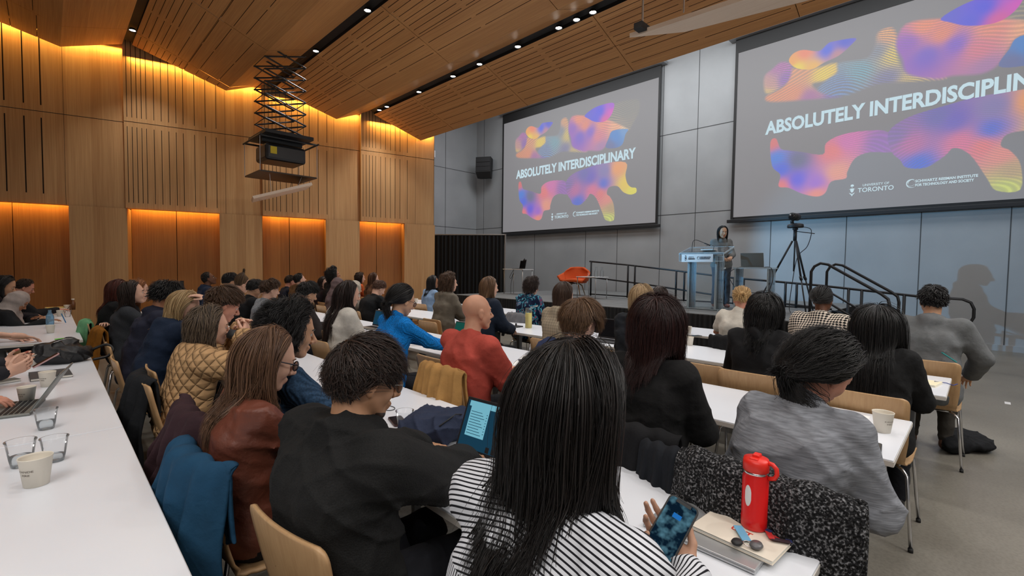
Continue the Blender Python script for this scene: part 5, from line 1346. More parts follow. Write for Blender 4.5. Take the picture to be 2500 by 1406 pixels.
def table(x, y, label, rz=0):
    c = table0 if _tu[0] == 0 else copy_tree(table0); _tu[0] += 1
    c.location = (x, y, 0); c.rotation_euler = (0, 0, rz); tag(c, label, 'table', 'white tables in rows'); return c
RX = {1: -.13, 2: 1.305, 3: 2.95, 4: 4.56, 5: 6.12}
tl = {(1, 1.77): 'nearest white table at the left edge, holding a paper cup and two clear cups', (1, 4.18): 'second white table in the left row, with the open laptop and black bag',
      (1, 7.87): 'white table in the left row beyond the gap, with the blue water bottle', (1, 10.28): 'farthest white table of the left row near the veneered wall',
      (2, 1.49): 'white table in front of the striped shirt, holding the red bottle', (2, 3.90): 'white table with the navy backpack neighbours, second of its row', (2, 6.35): 'white table before the people in navy at the left, far end of its row', (2, 8.76): 'white table at the far left end of the second row',
      (3, 1.44): 'white table with the paper cup in front of the grey sweater', (3, 3.85): 'white table in front of the bald man in red', (3, 6.27): 'white table in front of the light grey shirt', (3, 8.69): 'white table in front of the man in the navy blazer by the wall',
      (4, 1.34): 'white table with the cream notebook at its right end', (4, 3.75): 'white table with the tall yellow bottle', (4, 6.17): 'white table behind the person in white cardigan', (4, 8.6): 'white table in front of the brown headscarf, near the wall',
      (5, 1.9): 'white front-row table before the cream T-shirt', (5, 4.31): 'white front-row table beyond the plaid blazer', (5, 6.73): 'white front-row table in front of the light blue top', (5, 9.15): 'farthest white front-row table near the drape'}
for (r, y), lab in tl.items(): table(RX[r], y, lab)

# ================================================================== PEOPLE
BLK = ((16, 15, 15), (34, 30, 29)); DBR = ((32, 22, 18), (66, 46, 36)); BRN = ((58, 40, 28), (112, 82, 58)); BLONDE = ((150, 118, 78), (216, 188, 142)); LTB = ((84, 60, 42), (140, 106, 74)); GREYH = ((60, 49, 43), (150, 128, 100)); RED = ((60, 24, 18), (110, 52, 34)); BURG = ((30, 14, 14), (74, 34, 30))
FAIR = (226, 178, 154); TAN = (196, 146, 112); DARK = (112, 72, 50); MID = (208, 160, 128); PINK = (214, 150, 126); BRW = (164, 112, 80)
LONG = dict(kind='long', L=.46, lift=.020, clump=.55)
HIP = {}
# pose of the phone in the nearest person's hand
pA = onz(1672, 1228, .985); pB = onz(1602, 1355, .900)
PH_F = (Vector(pA)-Vector(pB)).normalized(); PH_C = (Vector(pA)+Vector(pB))/2
PH_U = Vector((0, 0, CAM_H))-PH_C+Vector((-.1, .1, .15)); PH_U = (PH_U-PH_F*PH_U.dot(PH_F)).normalized(); PH_R = PH_F.cross(PH_U)
def P(label, u, v, X, **k):
    key = k.pop('key', None)
    p = onx(u, v, X); ch = k.pop('chair', None); chair_dx = k.pop('cdx', .02)
    t, info = person(label, X, float(p[1]), float(p[2])-k.pop('dz', .0), **k)
    yaw = k.get('yaw', 0); hx, hy = info['hip']
    if key: HIP[key] = (float(hx), float(hy), yaw)
    if ch: 
        c_, s_ = math.cos(math.radians(yaw)), math.sin(math.radians(yaw))
        chair(hx+.05*c_+chair_dx*c_, hy+.05*s_+chair_dx*s_, yaw, ch)
    return t, info
down = lambda fd=(1, 0, -.2), pn=(0, 0, -1), c=.5, cs=None, sp=.1, th=.6: (fd, pn, c, cs, sp, th)

# -- second row (nearest to the camera)
_sx, _sy = .58, float(onx(1400, 850, .70)[1]); _W = PH_C+PH_R*.075-PH_F*.055-PH_U*.030
t1, i1 = P('person with long straight black hair in a black and white striped shirt, holding a phone', 1400, 850, .70, fem=True, lean=.12, hyaw=-14, hpitch=16, top=((216, 218, 224), 'stripes'), hair=dict(kind='long', L=.42, lift=.022, clump=.38, part=.01, n=12000, w=.0008, cap=.014, lenvar=.14), haircol=((13, 11, 11), (40, 31, 28)),
  arms=([.42, .12, .79], [_W.x-_sx, _W.y-_sy, _W.z]), hand_vis=(1, (tuple(-PH_R*.85+PH_F*.30), tuple(PH_U), .6, [.35, .55, .7, .8], .06, .7)), chair='nearest plywood chair, under the striped shirt at the bottom edge', slouch=.01, shoulder=.17)
P('person with dark wavy hair and round glasses in a black wool coat, typing', 895, 830, .70, yaw=8, lean=.08, hyaw=-20, hpitch=16, top=((30, 30, 30), 'wool'), jacket=True, thick=.012, hair=dict(kind='short', L=.095, lift=.022, clump=.8, fwd=.8, n=9000, w=.0009, cap=.014, curl=.004, freq=38, nape=.30), haircol=((22, 16, 14), (78, 52, 40)), skin=TAN, key='coat', beard=((60, 44, 36), (84, 64, 54)),
  glass=dict(col=(.3, .28, .25), round_=True, lensalpha=.12), elbow_out=.75, arms=([.50, .22, .80], [.53, -.03, .80]), hand_vis=(down(c=.35, sp=.15), down((.9, .35, -.15), c=.4)), chair='pale plywood chair of the person in the black wool coat', build=1.08, slouch=.03)
P('person with long light brown hair and dark glasses in a rust brown blouse', 655, 803, .62, key='blouse', fem=True, lean=.08, slouch=.02, hyaw=-4, hpitch=20, top=((112, 60, 44), 'shiny'), hair=dict(kind='long', L=.42, lift=.018, clump=.55, n=9000, w=.0009, cap=.010), haircol=((72, 49, 36), (152, 114, 84)), skin=FAIR, glass=dict(col=(.02, .02, .03)),
  arms=([.45, .10, .74], [.45, -.10, .74]), chair='plywood chair under the rust brown blouse with a teal coat on it')
P('person with black curly hair in a blue knit sweater, resting the chin on one hand', 712, 744, .80, key='teal', lean=.20, hyaw=-10, hpitch=14, top=((44, 70, 98), 'knit'), hair=dict(kind='curlylong', L=.10, lift=.028, curl=.011, freq=75, clump=.3, cap=.022, n=6000, w=.0011, fringe=1), haircol=BLK, skin=MID,
  arms=([.58, .16, .80], [.49, -.17, .985]), elbow_out=.7, hand_vis=(1, ((-.5, .45, .55), (-.2, .75, .3), 1.15, None, .05, .8)), chair='plywood chair of the person in the blue knit sweater', build=1.05)
P('person with wavy grey-streaked hair in a tan quilted jacket, drinking from a flask', 514, 752, .74, key='tan', fem=True, lean=.16, hyaw=-4, hpitch=6, top=((186, 148, 106), 'quilt'), hood=True, thick=.022, hair=dict(kind='curlylong', L=.20, lift=.026, curl=.006, freq=40, clump=.6, cap=.016), haircol=GREYH, skin=FAIR,
  arms=([.34, .05, 1.10], [.33, -.10, 1.08]), hand_vis=(1, ((.3, .5, .75), (-.5, .5, 0), .9, None, .05, .8)), chair='plywood chair of the person in the tan quilted jacket')
P('person with short brown hair and side parting looking down, beyond the tan jacket', 548, 703, .92, lean=.26, hyaw=-5, hpitch=26, top=((28, 34, 34), 'plain'), hair=dict(kind='short', L=.06, lift=.022, clump=.6, fwd=.6, cap=.012), haircol=BRN, skin=PINK, arms=([.5, .1, .80], [.5, -.1, .80]), chair='plywood chair of the brown-haired person beyond the tan jacket')
P('person with long blond hair in a navy hoodie, one hand raised to the head', 452, 712, .78, key='hoodie', fem=True, lean=.26, hyaw=-22, hpitch=26, top=((26, 40, 62), 'plain'), hood=True, thick=.012, hair=dict(kind='long', L=.34, lift=.016, clump=.5), haircol=BLONDE, skin=FAIR,
  arms=([.48, .1, .80], [.40, -.10, 1.27]), elbow_out=.8, hand_vis=(1, ((-.85, .25, .35), (-.2, .2, -.9), .6, None, .1, .6)), chair='plywood chair of the blond person in the navy hoodie')
P('person with short curly black hair in a navy suit jacket and white collar', 408, 693, .78, key='suit', lean=.24, hyaw=-6, hpitch=24, top=((38, 40, 56), 'plain'), jacket=True, thick=.01, hair=dict(kind='short', L=.06, lift=.03, curl=.007, freq=90, clump=.4, cap=.02, recede=4), haircol=BLK, skin=BRW, chair='plywood chair of the person in the navy suit jacket')
P('person with a dark brown bob in a charcoal cardigan, looking up at the screens', 325, 688, .66, key='bob', fem=True, lean=.10, hyaw=-8, hpitch=-4, top=((52, 55, 60), 'wool'), thick=.01, hair=dict(kind='bob', L=.20, lift=.022, clump=.5, cap=.012), haircol=DBR, skin=FAIR, arms=([.34, .1, .84], [.38, -.12, 1.02]), chair='plywood chair of the bob-haired person in the charcoal cardigan')
P('person with ginger hair half hidden behind the dark brown bob', 337, 684, .72, fem=True, lean=.14, hpitch=10, top=((30, 30, 34), 'plain'), hair=dict(kind='bob', L=.2, lift=.02), haircol=((120, 70, 36), (170, 110, 62)), skin=FAIR, chair='plywood chair beyond the bob-haired person', dz=.0)
P('person with long auburn hair in black at the far left end of the row', 291, 684, .62, key='red', fem=True, lean=.12, hyaw=-6, hpitch=10, top=((20, 20, 22), 'plain'), hair=dict(kind='long', L=.34, lift=.018), haircol=RED, skin=FAIR, arms=([.2, .2, .8], [-.05, -.38, .84]), chair='plywood chair with a mint garment under the auburn-haired person')

# -- third row
P('bald person in a coral red sweatshirt watching the stage', 1166, 719, 2.08, key='bald', lean=.12, hyaw=-18, hpitch=0, top=((186, 78, 66), 'plain'), hair=None, skin=(204, 150, 122), thick=.006, arms=([.5, .10, .80], [.42, -.14, .72]), chair='plywood chair with a tan jacket behind the bald person', build=1.08)
P('person with a black low ponytail in a bright blue sweater, holding a phone', 985, 699, 2.14, fem=True, lean=.16, hyaw=-4, hpitch=22, top=((10, 128, 214), 'knit'), hair=dict(kind='tied', knot=(-.10, 0, -.05), tail=.16, cap=.012), haircol=BLK, skin=MID, glass=dict(round_=True), arms=([.52, .06, .84], [.54, -.12, .84]), hand_vis=(down((.8, -.3, .2)), down((.8, .2, .1))), chair='plywood chair under the bright blue sweater')
P('person with very long dark straight hair in a white cardigan', 852, 688, 2.10, fem=True, lean=.12, hyaw=-8, hpitch=12, top=((206, 200, 190), 'plain'), thick=.014, hair=dict(kind='long', L=.58, lift=.016, clump=.6), haircol=((20, 15, 14), (64, 38, 28)), skin=FAIR, chair='plywood chair under the white cardigan')
P('person with short dark hair in a dark brown jacket beside the white cardigan', 752, 691, 2.18, lean=.20, hyaw=-4, hpitch=24, top=((48, 42, 42), 'plain'), jacket=True, thick=.01, hair=dict(kind='short', L=.07, lift=.022, clump=.6, fwd=.5, cap=.014), haircol=BLK, skin=MID, chair='plywood chair under the dark brown jacket')
P('person with short wavy brown hair in a light grey shirt', 661, 685, 2.15, lean=.14, hyaw=-6, hpitch=14, top=((136, 140, 146), 'heather'), hair=dict(kind='short', L=.06, lift=.026, curl=.006, freq=60, clump=.5, fwd=.4, cap=.014), haircol=BRN, skin=FAIR, chair='empty-looking plywood chair beside the light grey shirt')
P('person with black hair in a black sweater over a grey hood, head bowed', 624, 684, 2.10, lean=.24, hyaw=-6, hpitch=24, top=((20, 21, 24), 'plain'), thick=.01, hair=dict(kind='short', L=.05, lift=.014, cap=.012), haircol=BLK, skin=MID, chair='plywood chair under the black sweater with grey hood')
P('person with a small blond top knot and dark sides', 592, 668, 2.10, lean=.20, hyaw=-6, hpitch=20, top=((214, 214, 210), 'plain'), hair=dict(kind='tied', knot=(-.03, 0, .115), bun=.026, cap=.008), haircol=((44, 32, 26), (150, 116, 76)), skin=FAIR, dz=.04, glass=dict(), chair='plywood chair of the person with the blond top knot')
P('person with black hair and a green lanyard over a white top', 563, 668, 2.12, lean=.18, hyaw=-6, hpitch=12, top=((190, 210, 196), 'plain'), hair=dict(kind='short', L=.05, lift=.016, cap=.014), haircol=BLK, skin=TAN, chair='plywood chair of the person with the green lanyard')
P('person with close-cropped hair in a denim blue blazer, chin raised', 509, 664, 2.05, lean=.06, hyaw=-14, hpitch=-18, top=((30, 42, 66), 'plain'), jacket=True, thick=.01, hair=dict(kind='short', L=.012, lift=.003, cap=.003, clump=0, recede=8), haircol=BLK, skin=DARK, chair='plywood chair of the person in the denim blue blazer')
P('person with side-swept light brown hair in a navy sweatshirt', 1420, 735, 2.22, lean=.20, hyaw=-8, hpitch=22, top=((46, 58, 92), 'plain'), hair=dict(kind='short', L=.13, lift=.026, clump=.7, fwd=.2, cap=.014, nape=.5, curl=.003, freq=35), haircol=LTB, skin=FAIR, thick=.006, arms=([.55, .05, .80], [.56, -.2, .80]), chair='plywood chair of the person in the navy sweatshirt')
P('person with shoulder-length burgundy brown hair in a black top, seen from behind', 1606, 735, 2.04, key='burg', fem=True, lean=.12, hyaw=10, hpitch=4, top=((22, 21, 22), 'plain'), hair=dict(kind='long', L=.29, lift=.034, clump=.5, curl=.004, freq=25, cap=.022), haircol=BURG, skin=MID, thick=.008, build=1.08, chair='plywood chair with a black coat behind the burgundy-haired person')
P('person with pinned-up black hair in a light grey heather sweater, bending right', 2015, 822, 1.98, key='grey', fem=True, yaw=-4, lean=.20, side=-.085, hyaw=-26, hpitch=32, hroll=12, top=((138, 141, 148), 'heather'), hair=dict(kind='tied', knot=(-.095, .0, -.06), bun=.05, tail=.10, cap=.016, lift=.024, curl=.004), haircol=BLK, skin=PINK, thick=.008, arms=([.40, .12, .76], [.36, -.20, .70]), elbow_out=.45, build=.97, slouch=.03, chair='plywood chair with a black boucle coat under the grey sweater')

# -- fourth row
P('person with long black hair in black at the right, a teal pen beside the shoulder', 2143, 751, 3.70, fem=True, lean=.16, hyaw=4, hpitch=16, top=((20, 20, 21), 'plain'), hair=dict(kind='long', L=.50, lift=.028, clump=.5, cap=.016), haircol=BLK, skin=MID, thick=.01, chair='plywood chair under the long-haired person in black by the notebook', build=1.05)
P('person with wavy black hair in a black blazer facing a bright laptop', 1868, 722, 3.72, fem=True, lean=.12, hyaw=0, hpitch=8, top=((24, 24, 26), 'plain'), hair=dict(kind='long', L=.34, lift=.026, clump=.6, curl=.010, freq=22, cap=.016), haircol=BLK, skin=MID, thick=.012, jacket=True, chair='plywood chair back right of centre behind the black blazer')
P('person with a straight blond bob in a black jacket', 1568, 698, 3.75, key='blondbob', fem=True, lean=.12, hyaw=8, hpitch=6, top=((28, 32, 38), 'plain'), hair=dict(kind='bob', L=.22, lift=.020, clump=.6, cap=.012), haircol=((150, 122, 88), (222, 194, 150)), skin=FAIR, thick=.01, jacket=True, chair='plywood chair with a black strap behind the blond bob')
P('person with a brown bob in a beige plaid blazer', 1378, 691, 3.75, fem=True, lean=.10, hyaw=-6, hpitch=6, top=((168, 154, 132), 'check'), hair=dict(kind='bob', L=.21, lift=.016, clump=.6, cap=.010), haircol=((56, 40, 32), (92, 68, 52)), skin=FAIR, jacket=True, thick=.008, chair='plywood chair under the beige plaid blazer')
P('person with long light brown hair in a navy jacket with a yellow hood lining', 1196, 677, 3.78, fem=True, lean=.16, hyaw=-12, hpitch=4, top=((24, 34, 50), 'plain'), hair=dict(kind='bob', L=.22, lift=.014, clump=.6, cap=.010), haircol=LTB, skin=FAIR, thick=.018, chair='plywood chair behind the bald person, under the navy jacket')
P('person with curly brown hair in a taupe blazer holding a cup', 1098, 669, 3.95, fem=True, lean=.12, hyaw=-14, hpitch=2, top=((112, 104, 92), 'plain'), jacket=True, hair=dict(kind='curlylong', L=.13, lift=.032, curl=.010, freq=60, clump=.4, cap=.02, fringe=1), haircol=BRN, skin=FAIR, thick=.008, arms=([.42, .05, .80], [.36, -.08, 1.02]), chair='plywood chair under the taupe blazer')
P('person with short auburn hair in a black sweater hunched over a phone', 926, 686, 3.85, lean=.26, hyaw=-4, hpitch=34, top=((18, 19, 21), 'plain'), hair=dict(kind='short', L=.05, lift=.014, cap=.010), haircol=((70, 44, 32), (112, 76, 54)), skin=FAIR, slouch=.04, glass=dict(), chair='plywood chair under the hunched black sweater')
P('person in a mauve brown headscarf behind the white cardigan', 826, 680, 3.72, fem=True, lean=.14, hyaw=-6, hpitch=8, top=((96, 80, 80), 'plain'), cap='hijab', extra=dict(hijab=(106, 88, 88)), hair=None, skin=TAN, chair='plywood chair under the mauve headscarf')
P('person in a cream knitted cap partly hidden behind the white cardigan', 868, 688, 3.80, fem=True, lean=.14, hpitch=8, top=((150, 140, 128), 'plain'), cap='hijab', extra=dict(hijab=(176, 166, 152)), hair=None, skin=TAN, chair='plywood chair under the cream cap')
P('person with receding dark hair and glasses in a brown jacket, looking up', 732, 668, 3.72, lean=.06, hyaw=-8, hpitch=-10, top=((92, 66, 40), 'plain'), jacket=True, thick=.012, hair=dict(kind='short', L=.04, lift=.012, cap=.010, recede=26), haircol=BLK, skin=FAIR, glass=dict(), build=1.1, chair='plywood chair under the brown jacket')
P('person with short dark hair in a navy top beyond the brown jacket', 709, 673, 3.70, lean=.14, hyaw=-6, hpitch=10, top=((26, 32, 48), 'plain'), hair=dict(kind='short', L=.03, lift=.012, cap=.008), haircol=DBR, skin=PINK, chair='plywood chair under the navy top by the wall')
P('person with voluminous black curly hair and beard in black near the wall', 816, 656, 3.95, lean=.06, hyaw=-16, hpitch=-8, top=((18, 18, 20), 'plain'), hair=dict(kind='curlylong', L=.10, lift=.035, curl=.010, freq=70, clump=.3, cap=.03), haircol=BLK, skin=BRW, beard=BLK, chair='plywood chair of the tall curly-haired person in black')
P('person with long dark hair turned towards the camera by the wall', 791, 676, 3.9, fem=True, lean=.10, hyaw=-60, hpitch=4, top=((40, 30, 34), 'plain'), hair=dict(kind='long', L=.3, lift=.014, cap=.008), haircol=DBR, skin=FAIR, chair='plywood chair of the person turned towards the camera')

# -- front row
P('person with black hair in a grey suit jacket, rightmost of the front row', 2278, 700, 5.30, lean=.10, hyaw=18, hpitch=6, top=((112, 114, 116), 'plain'), jacket=True, thick=.010, hair=dict(kind='short', L=.035, lift=.014, cap=.012), haircol=BLK, skin=MID, trousers=(70, 66, 60), build=1.06, extra=dict(shoes=(86, 52, 34)), arms=([.36, .24, .72], [.30, -.26, .70]), elbow_out=1.1, chair='plywood chair at the right end under the grey suit jacket')
P('person with dark hair in a low knot in a houndstooth blazer', 2010, 703, 5.32, fem=True, lean=.12, hyaw=-8, hpitch=12, top=((226, 212, 196), 'houndstooth'), jacket=True, thick=.014, hair=dict(kind='tied', knot=(-.11, 0, -.01), bun=.035, cap=.008), haircol=BLK, skin=DARK, build=1.15, chair='plywood chair under the houndstooth blazer')
P('person with blond hair in a messy bun wearing a cream T-shirt', 1812, 704, 5.28, key='tee', fem=True, lean=.14, hyaw=14, hpitch=22, top=((214, 208, 196), 'plain'), sleeves='short', hair=dict(kind='tied', knot=(-.115, -.01, .0), bun=.042, tail=.04, cap=.010), haircol=((176, 136, 84), (232, 200, 146)), skin=PINK, arms=([.34, .10, .84], [.34, -.05, .84]), elbow_out=1.9, thick=.008, chair='plywood chair with a black coat behind the cream T-shirt')
P('person with dark hair glimpsed behind the blond bob', 1612, 701, 5.30, fem=True, lean=.10, hpitch=6, top=((30, 30, 32), 'plain'), hair=dict(kind='long', L=.22, lift=.014), haircol=DBR, skin=MID, chair='blue-edged chair place hidden behind the blond bob')
P('person with short curly dark hair in a navy floral shirt', 1300, 681, 5.30, key='floral', fem=True, lean=.14, hyaw=-12, hpitch=12, top=((20, 40, 70), 'floral'), hair=dict(kind='curlylong', L=.085, lift=.030, curl=.009, freq=70, clump=.35, cap=.022), haircol=DBR, skin=FAIR, thick=.01, build=1.12, chair='plywood chair with a grey jacket beside the floral shirt')
P('person with long black hair in a light blue top near the drape', 1058, 673, 5.30, fem=True, lean=.12, hyaw=-16, hpitch=2, top=((132, 158, 190), 'plain'), hair=dict(kind='long', L=.34, lift=.012), haircol=BLK, skin=BRW, chair='plywood chair under the light blue top')
P('person with long brown hair seated before the veneered wall, hand at the face', 913, 666, 5.35, fem=True, lean=.12, hyaw=-8, hpitch=6, top=((90, 62, 44), 'plain'), hair=dict(kind='long', L=.36, lift=.014), haircol=((50, 30, 22), (124, 82, 52)), skin=FAIR, chair='plywood chair of the long-haired person before the wall')
P('person with curly dark brown hair in an orange top near the wall', 880, 666, 5.35, fem=True, lean=.12, hyaw=-10, hpitch=6, top=((200, 88, 40), 'plain'), hair=dict(kind='curlylong', L=.17, lift=.024, curl=.008, freq=60, cap=.014), haircol=DBR, skin=FAIR, chair='plywood chair under the orange top')

# -- people at the left row (arms reaching into the picture)
def PL(label, x, y, z, **k):
    ch = k.pop('chair', None); t, info = person(label, x, y, z, **k); hx, hy = info['hip']
    if ch: chair(hx+.07, hy, 0, ch)
    return t, info
PL('person in a light grey headscarf and black jacket, writing at the left table', -.28, 8.85, 1.15, fem=True, lean=.34, hyaw=-10, hpitch=40, top=((26, 27, 30), 'plain'), thick=.012, cap='hijab', extra=dict(hijab=(166, 154, 148)), hair=None, skin=BRW, arms=([.46, .12, .78], [.58, -.25, .77]), slouch=.05, chair='plywood chair under the light grey headscarf')
PL('person with dark wavy hair leaning over papers at the left edge', -.40, 9.15, 1.355, fem=True, lean=.22, hyaw=-10, hpitch=26, top=((28, 26, 32), 'plain'), hair=dict(kind='curlylong', L=.24, lift=.02, curl=.006, freq=30), haircol=BLK, skin=MID, arms=([.50, .1, .80], [.52, -.1, .80]), chair='plywood chair under the dark wavy hair at the left edge')
PL('person with thinning dark hair and glasses in black at the far left table', -.24, 10.1, 1.29, lean=.24, hyaw=-4, hpitch=26, top=((26, 26, 30), 'plain'), jacket=True, hair=dict(kind='short', L=.03, lift=.008, cap=.006, recede=20), haircol=DBR, skin=PINK, glass=dict(), arms=([.52, .12, .80], [.58, -.08, .82]), chair='plywood chair at the far left table')
PL('person at the left edge whose bare forearms rest on the table beside the black bag', -.60, 6.78, 1.33, lean=.22, hpitch=20, top=((60, 70, 88), 'plain'), sleeves='short', hair=dict(kind='short', L=.05, lift=.014), haircol=DBR, skin=FAIR, arms=([.60, .12, .775], [.72, -.08, .775]), elbow_out=.3, chair='plywood chair just outside the left edge by the black bag')
PL('person at the left edge holding a phone over the table', -.62, 4.50, 1.33, lean=.22, hpitch=20, top=((40, 40, 46), 'plain'), hair=dict(kind='short', L=.05, lift=.014), haircol=DBR, skin=FAIR, arms=([.64, .02, .87], [.66, -.13, .83]), hand_vis=(((.9, 0, .3), (.2, -1, .1), .8, None, .05, .8), ((.9, .2, .35), (-.1, .9, .3), .8, None, .05, .8)), elbow_out=.3, chair='plywood chair outside the left edge behind the open laptop')
PL('person at the left edge with a ring typing on the open laptop', -.66, 3.82, 1.33, fem=True, lean=.22, hpitch=20, top=((34, 34, 40), 'plain'), hair=dict(kind='bob', L=.2, lift=.014), haircol=DBR, skin=PINK, arms=([.60, .08, .79], [.64, -.08, .79]), hand_vis=(down(c=.4), down((1, .05, -.15), c=.45)), elbow_out=.3, chair='plywood chair outside the left edge of the laptop user')

# -- speaker on the stage
pS = onx(1765, 552, 9.75)
spk, _ = person('person with long dark hair and glasses in a grey suit speaking at the clear lectern', 9.75, float(pS[1]), float(pS[2]), yaw=180+38, hyaw=4, hpitch=8, lean=.02, fem=True, stand=ZST, top=((120, 122, 120), 'plain'), jacket=True, thick=.008, trousers=(84, 88, 96), hair=dict(kind='long', L=.24, lift=.012, cap=.010, n=900, w=.003), haircol=BLK, skin=MID, glass=dict(),
       arms=([.26, .10, 1.02], [.26, -.10, 1.02]), extra=dict(shoes=(150, 90, 76)))
MB().box(.128, .133, -.045, .045, .78, .90).build('badge', M_white, spk)
# empty chairs
for (u, v, X, lab) in ((1047, 868, 2.09, 'empty plywood chair left of the bald person'), (1700, 880, 3.45, 'empty plywood chair right of the burgundy hair'), (1040, 782, 3.45, 'empty plywood chair behind the blue sweater'),
                       (372, 850, .58, 'empty plywood chair behind the navy hoodie'), (800, 838, 2.09, 'empty plywood chair between the black curls and white cardigan')):
    p = onx(u, v, X); chair(X+.27, float(p[1]), 0, lab)
# ================================================================== THINGS ON CHAIRS AND TABLES
TT = .7405
def coat(name, label, x, y, yaw, w=.46, back=.6, front=.25, col=(30, 30, 34), kind='plain', ztop=.875, seed=1, flare=1.15, sleeve=True, cat='coat', shift=0, amp=.022, tk=.014, wrap=.07):
    t = empty(name, (x, y, 0), math.radians(yaw)); tag(t, label, cat)
    r = np.random.default_rng(seed); ph = r.random(6)*6
    n1, n2 = 46, 36; V = []
    tot = front+.10+back
    for j in range(n2):
        s = j/(n2-1)*tot
        if s < front: d = front-s; px = .045+.02*d; pz = ztop-.03-d
        elif s < front+.10:
            a = (s-front)/.10*PI; px = .045*math.cos(a)+.0; pz = ztop-.03+.035*math.sin(a); d = 0
        else: d = s-front-.10; px = -.045-.02*d-.05*math.sin(min(d*3, PI/2)); pz = ztop-.03-d
        k = min(d/.35, 1)
        for i in range(n1):
            u = i/(n1-1)-.5; ww = w*(1+(flare-1)*min(d/.5, 1.3))
            yy = u*ww+shift*d+.02*math.sin(7*d+ph[0])
            a_ = math.sin(u*17+ph[1]+1.8*math.sin(3*d+ph[2])); b_ = math.sin(u*31+ph[3]+4*d)
            f = ((1-abs(a_))**1.6*1.3-.4+.45*(1-abs(b_))+.25*math.sin(14*d+9*u+ph[5]))*amp*(.30+1.1*k)
            edge = .035*math.sin(u*9+ph[4])*(1 if j in (0, n2-1) else 0)
            V.append((px-(f if s > front else -f*.6)+wrap*(2*u)**2*(1 if s > front+.05 else .3), yy, pz+edge-.012*abs(2*u)**3+.006*math.sin(u*30+ph[5])))
    F = np.array([(j*n1+i, j*n1+i+1, (j+1)*n1+i+1, (j+1)*n1+i) for j in range(n2-1) for i in range(n1-1)])
    o = link('draped_cloth', mkmesh('cloth', V, F), cloth(col, kind), t, True); m = o.modifiers.new('s', 'SOLIDIFY'); m.thickness = tk; m.offset = 0
    m = o.modifiers.new('ss', 'SUBSURF'); m.levels = 1; m.render_levels = 1
    if sleeve:
        for sgn in (-1, 1):
            P = [(-.07, sgn*w*.36, ztop-.10), (-.09, sgn*w*.43, ztop-.25), (-.095, sgn*w*.46, ztop-.40), (-.08, sgn*w*.46, ztop-.56)]
            pr = [rc(P[i], P[i+1], .040-.003*i, .038-.003*i, .02) for i in range(3)]
            Vs, Fs = blob(pr, .011, 0, lambda G: .008*np.sin(38*G[:, 2]+20*G[:, 1]+ph[sgn]))
            link('sleeve', mkmesh('sleeve', Vs, Fs), cloth(col, kind), t, True)
    return t
def on_chair(key, dx=0, dy=0):
    "middle of the chair back of the seated person"
    x, y, yw = HIP[key]; a = math.radians(yw); b = -.20+dx
    return x+b*math.cos(a)-dy*math.sin(a), y+b*math.sin(a)+dy*math.cos(a), yw
def hang(name, label, key, dy=0, **k):
    x, y, yw = on_chair(key, k.pop('dx', 0), dy); return coat(name, label, x, y, yw, **k)
hang('teal_coat', 'teal blue coat hanging over the chair in the left foreground', 'blouse', w=.56, back=.72, front=.25, col=(28, 70, 100), seed=3, flare=1.2, amp=.05, ztop=.89, sleeve=False, wrap=.12)
hang('maroon_coat', 'dark maroon coat draped wide over a chair behind the blue knit sweater', 'teal', w=.62, back=.66, front=.2, col=(58, 37, 43), seed=5, flare=1.3, shift=.12, amp=.055, ztop=.95, dy=.10, sleeve=False, wrap=.10)
hang('black_jacket', 'black jacket hanging on a chair beyond the maroon coat', 'tan', w=.44, back=.5, front=.2, col=(24, 26, 30), seed=8, dy=.1, sleeve=False, amp=.035)
hang('mustard_trousers', 'mustard brown garment hanging over a chair at the left aisle', 'bob', w=.42, back=.48, front=.2, col=(140, 88, 22), seed=9, flare=1.3, amp=.03, sleeve=False)
hang('mint_garment', 'mint green garment hanging from the farthest chair of the row', 'red', w=.36, back=.3, front=.2, col=(110, 168, 122), seed=10, sleeve=False)
hang('tan_jacket', 'crumpled tan jacket over the chair back of the bald person', 'bald', w=.44, back=.36, front=.18, col=(178, 134, 78), seed=12, amp=.045, sleeve=False, ztop=.92)
hang('black_coat', 'black coat over the chair below the burgundy hair', 'burg', w=.48, back=.5, front=.2, col=(20, 20, 23), seed=13, sleeve=False, ztop=.90, amp=.03)
hang('boucle_coat', 'black and grey boucle coat over the chair behind the grey sweater', 'grey', w=.56, back=.62, front=.2, col=(40, 40, 40), kind='boucle', seed=14, amp=.022, tk=.035, sleeve=False, ztop=.91, flare=1.2)
coat('dark_jacket', 'dark smooth jacket between the boucle coat and the black coat', 1.66, .80, 6, .32, .52, .2, (24, 27, 33), seed=15, sleeve=False, amp=.03)
hang('black_cardigan', 'black jacket over the chair of the cream T-shirt', 'tee', w=.44, back=.35, front=.2, col=(18, 18, 20), seed=16, sleeve=False)
hang('grey_jacket', 'grey jacket over the chair beside the floral shirt', 'floral', dy=.05, w=.42, back=.3, front=.2, col=(112, 112, 116), seed=17, sleeve=False)

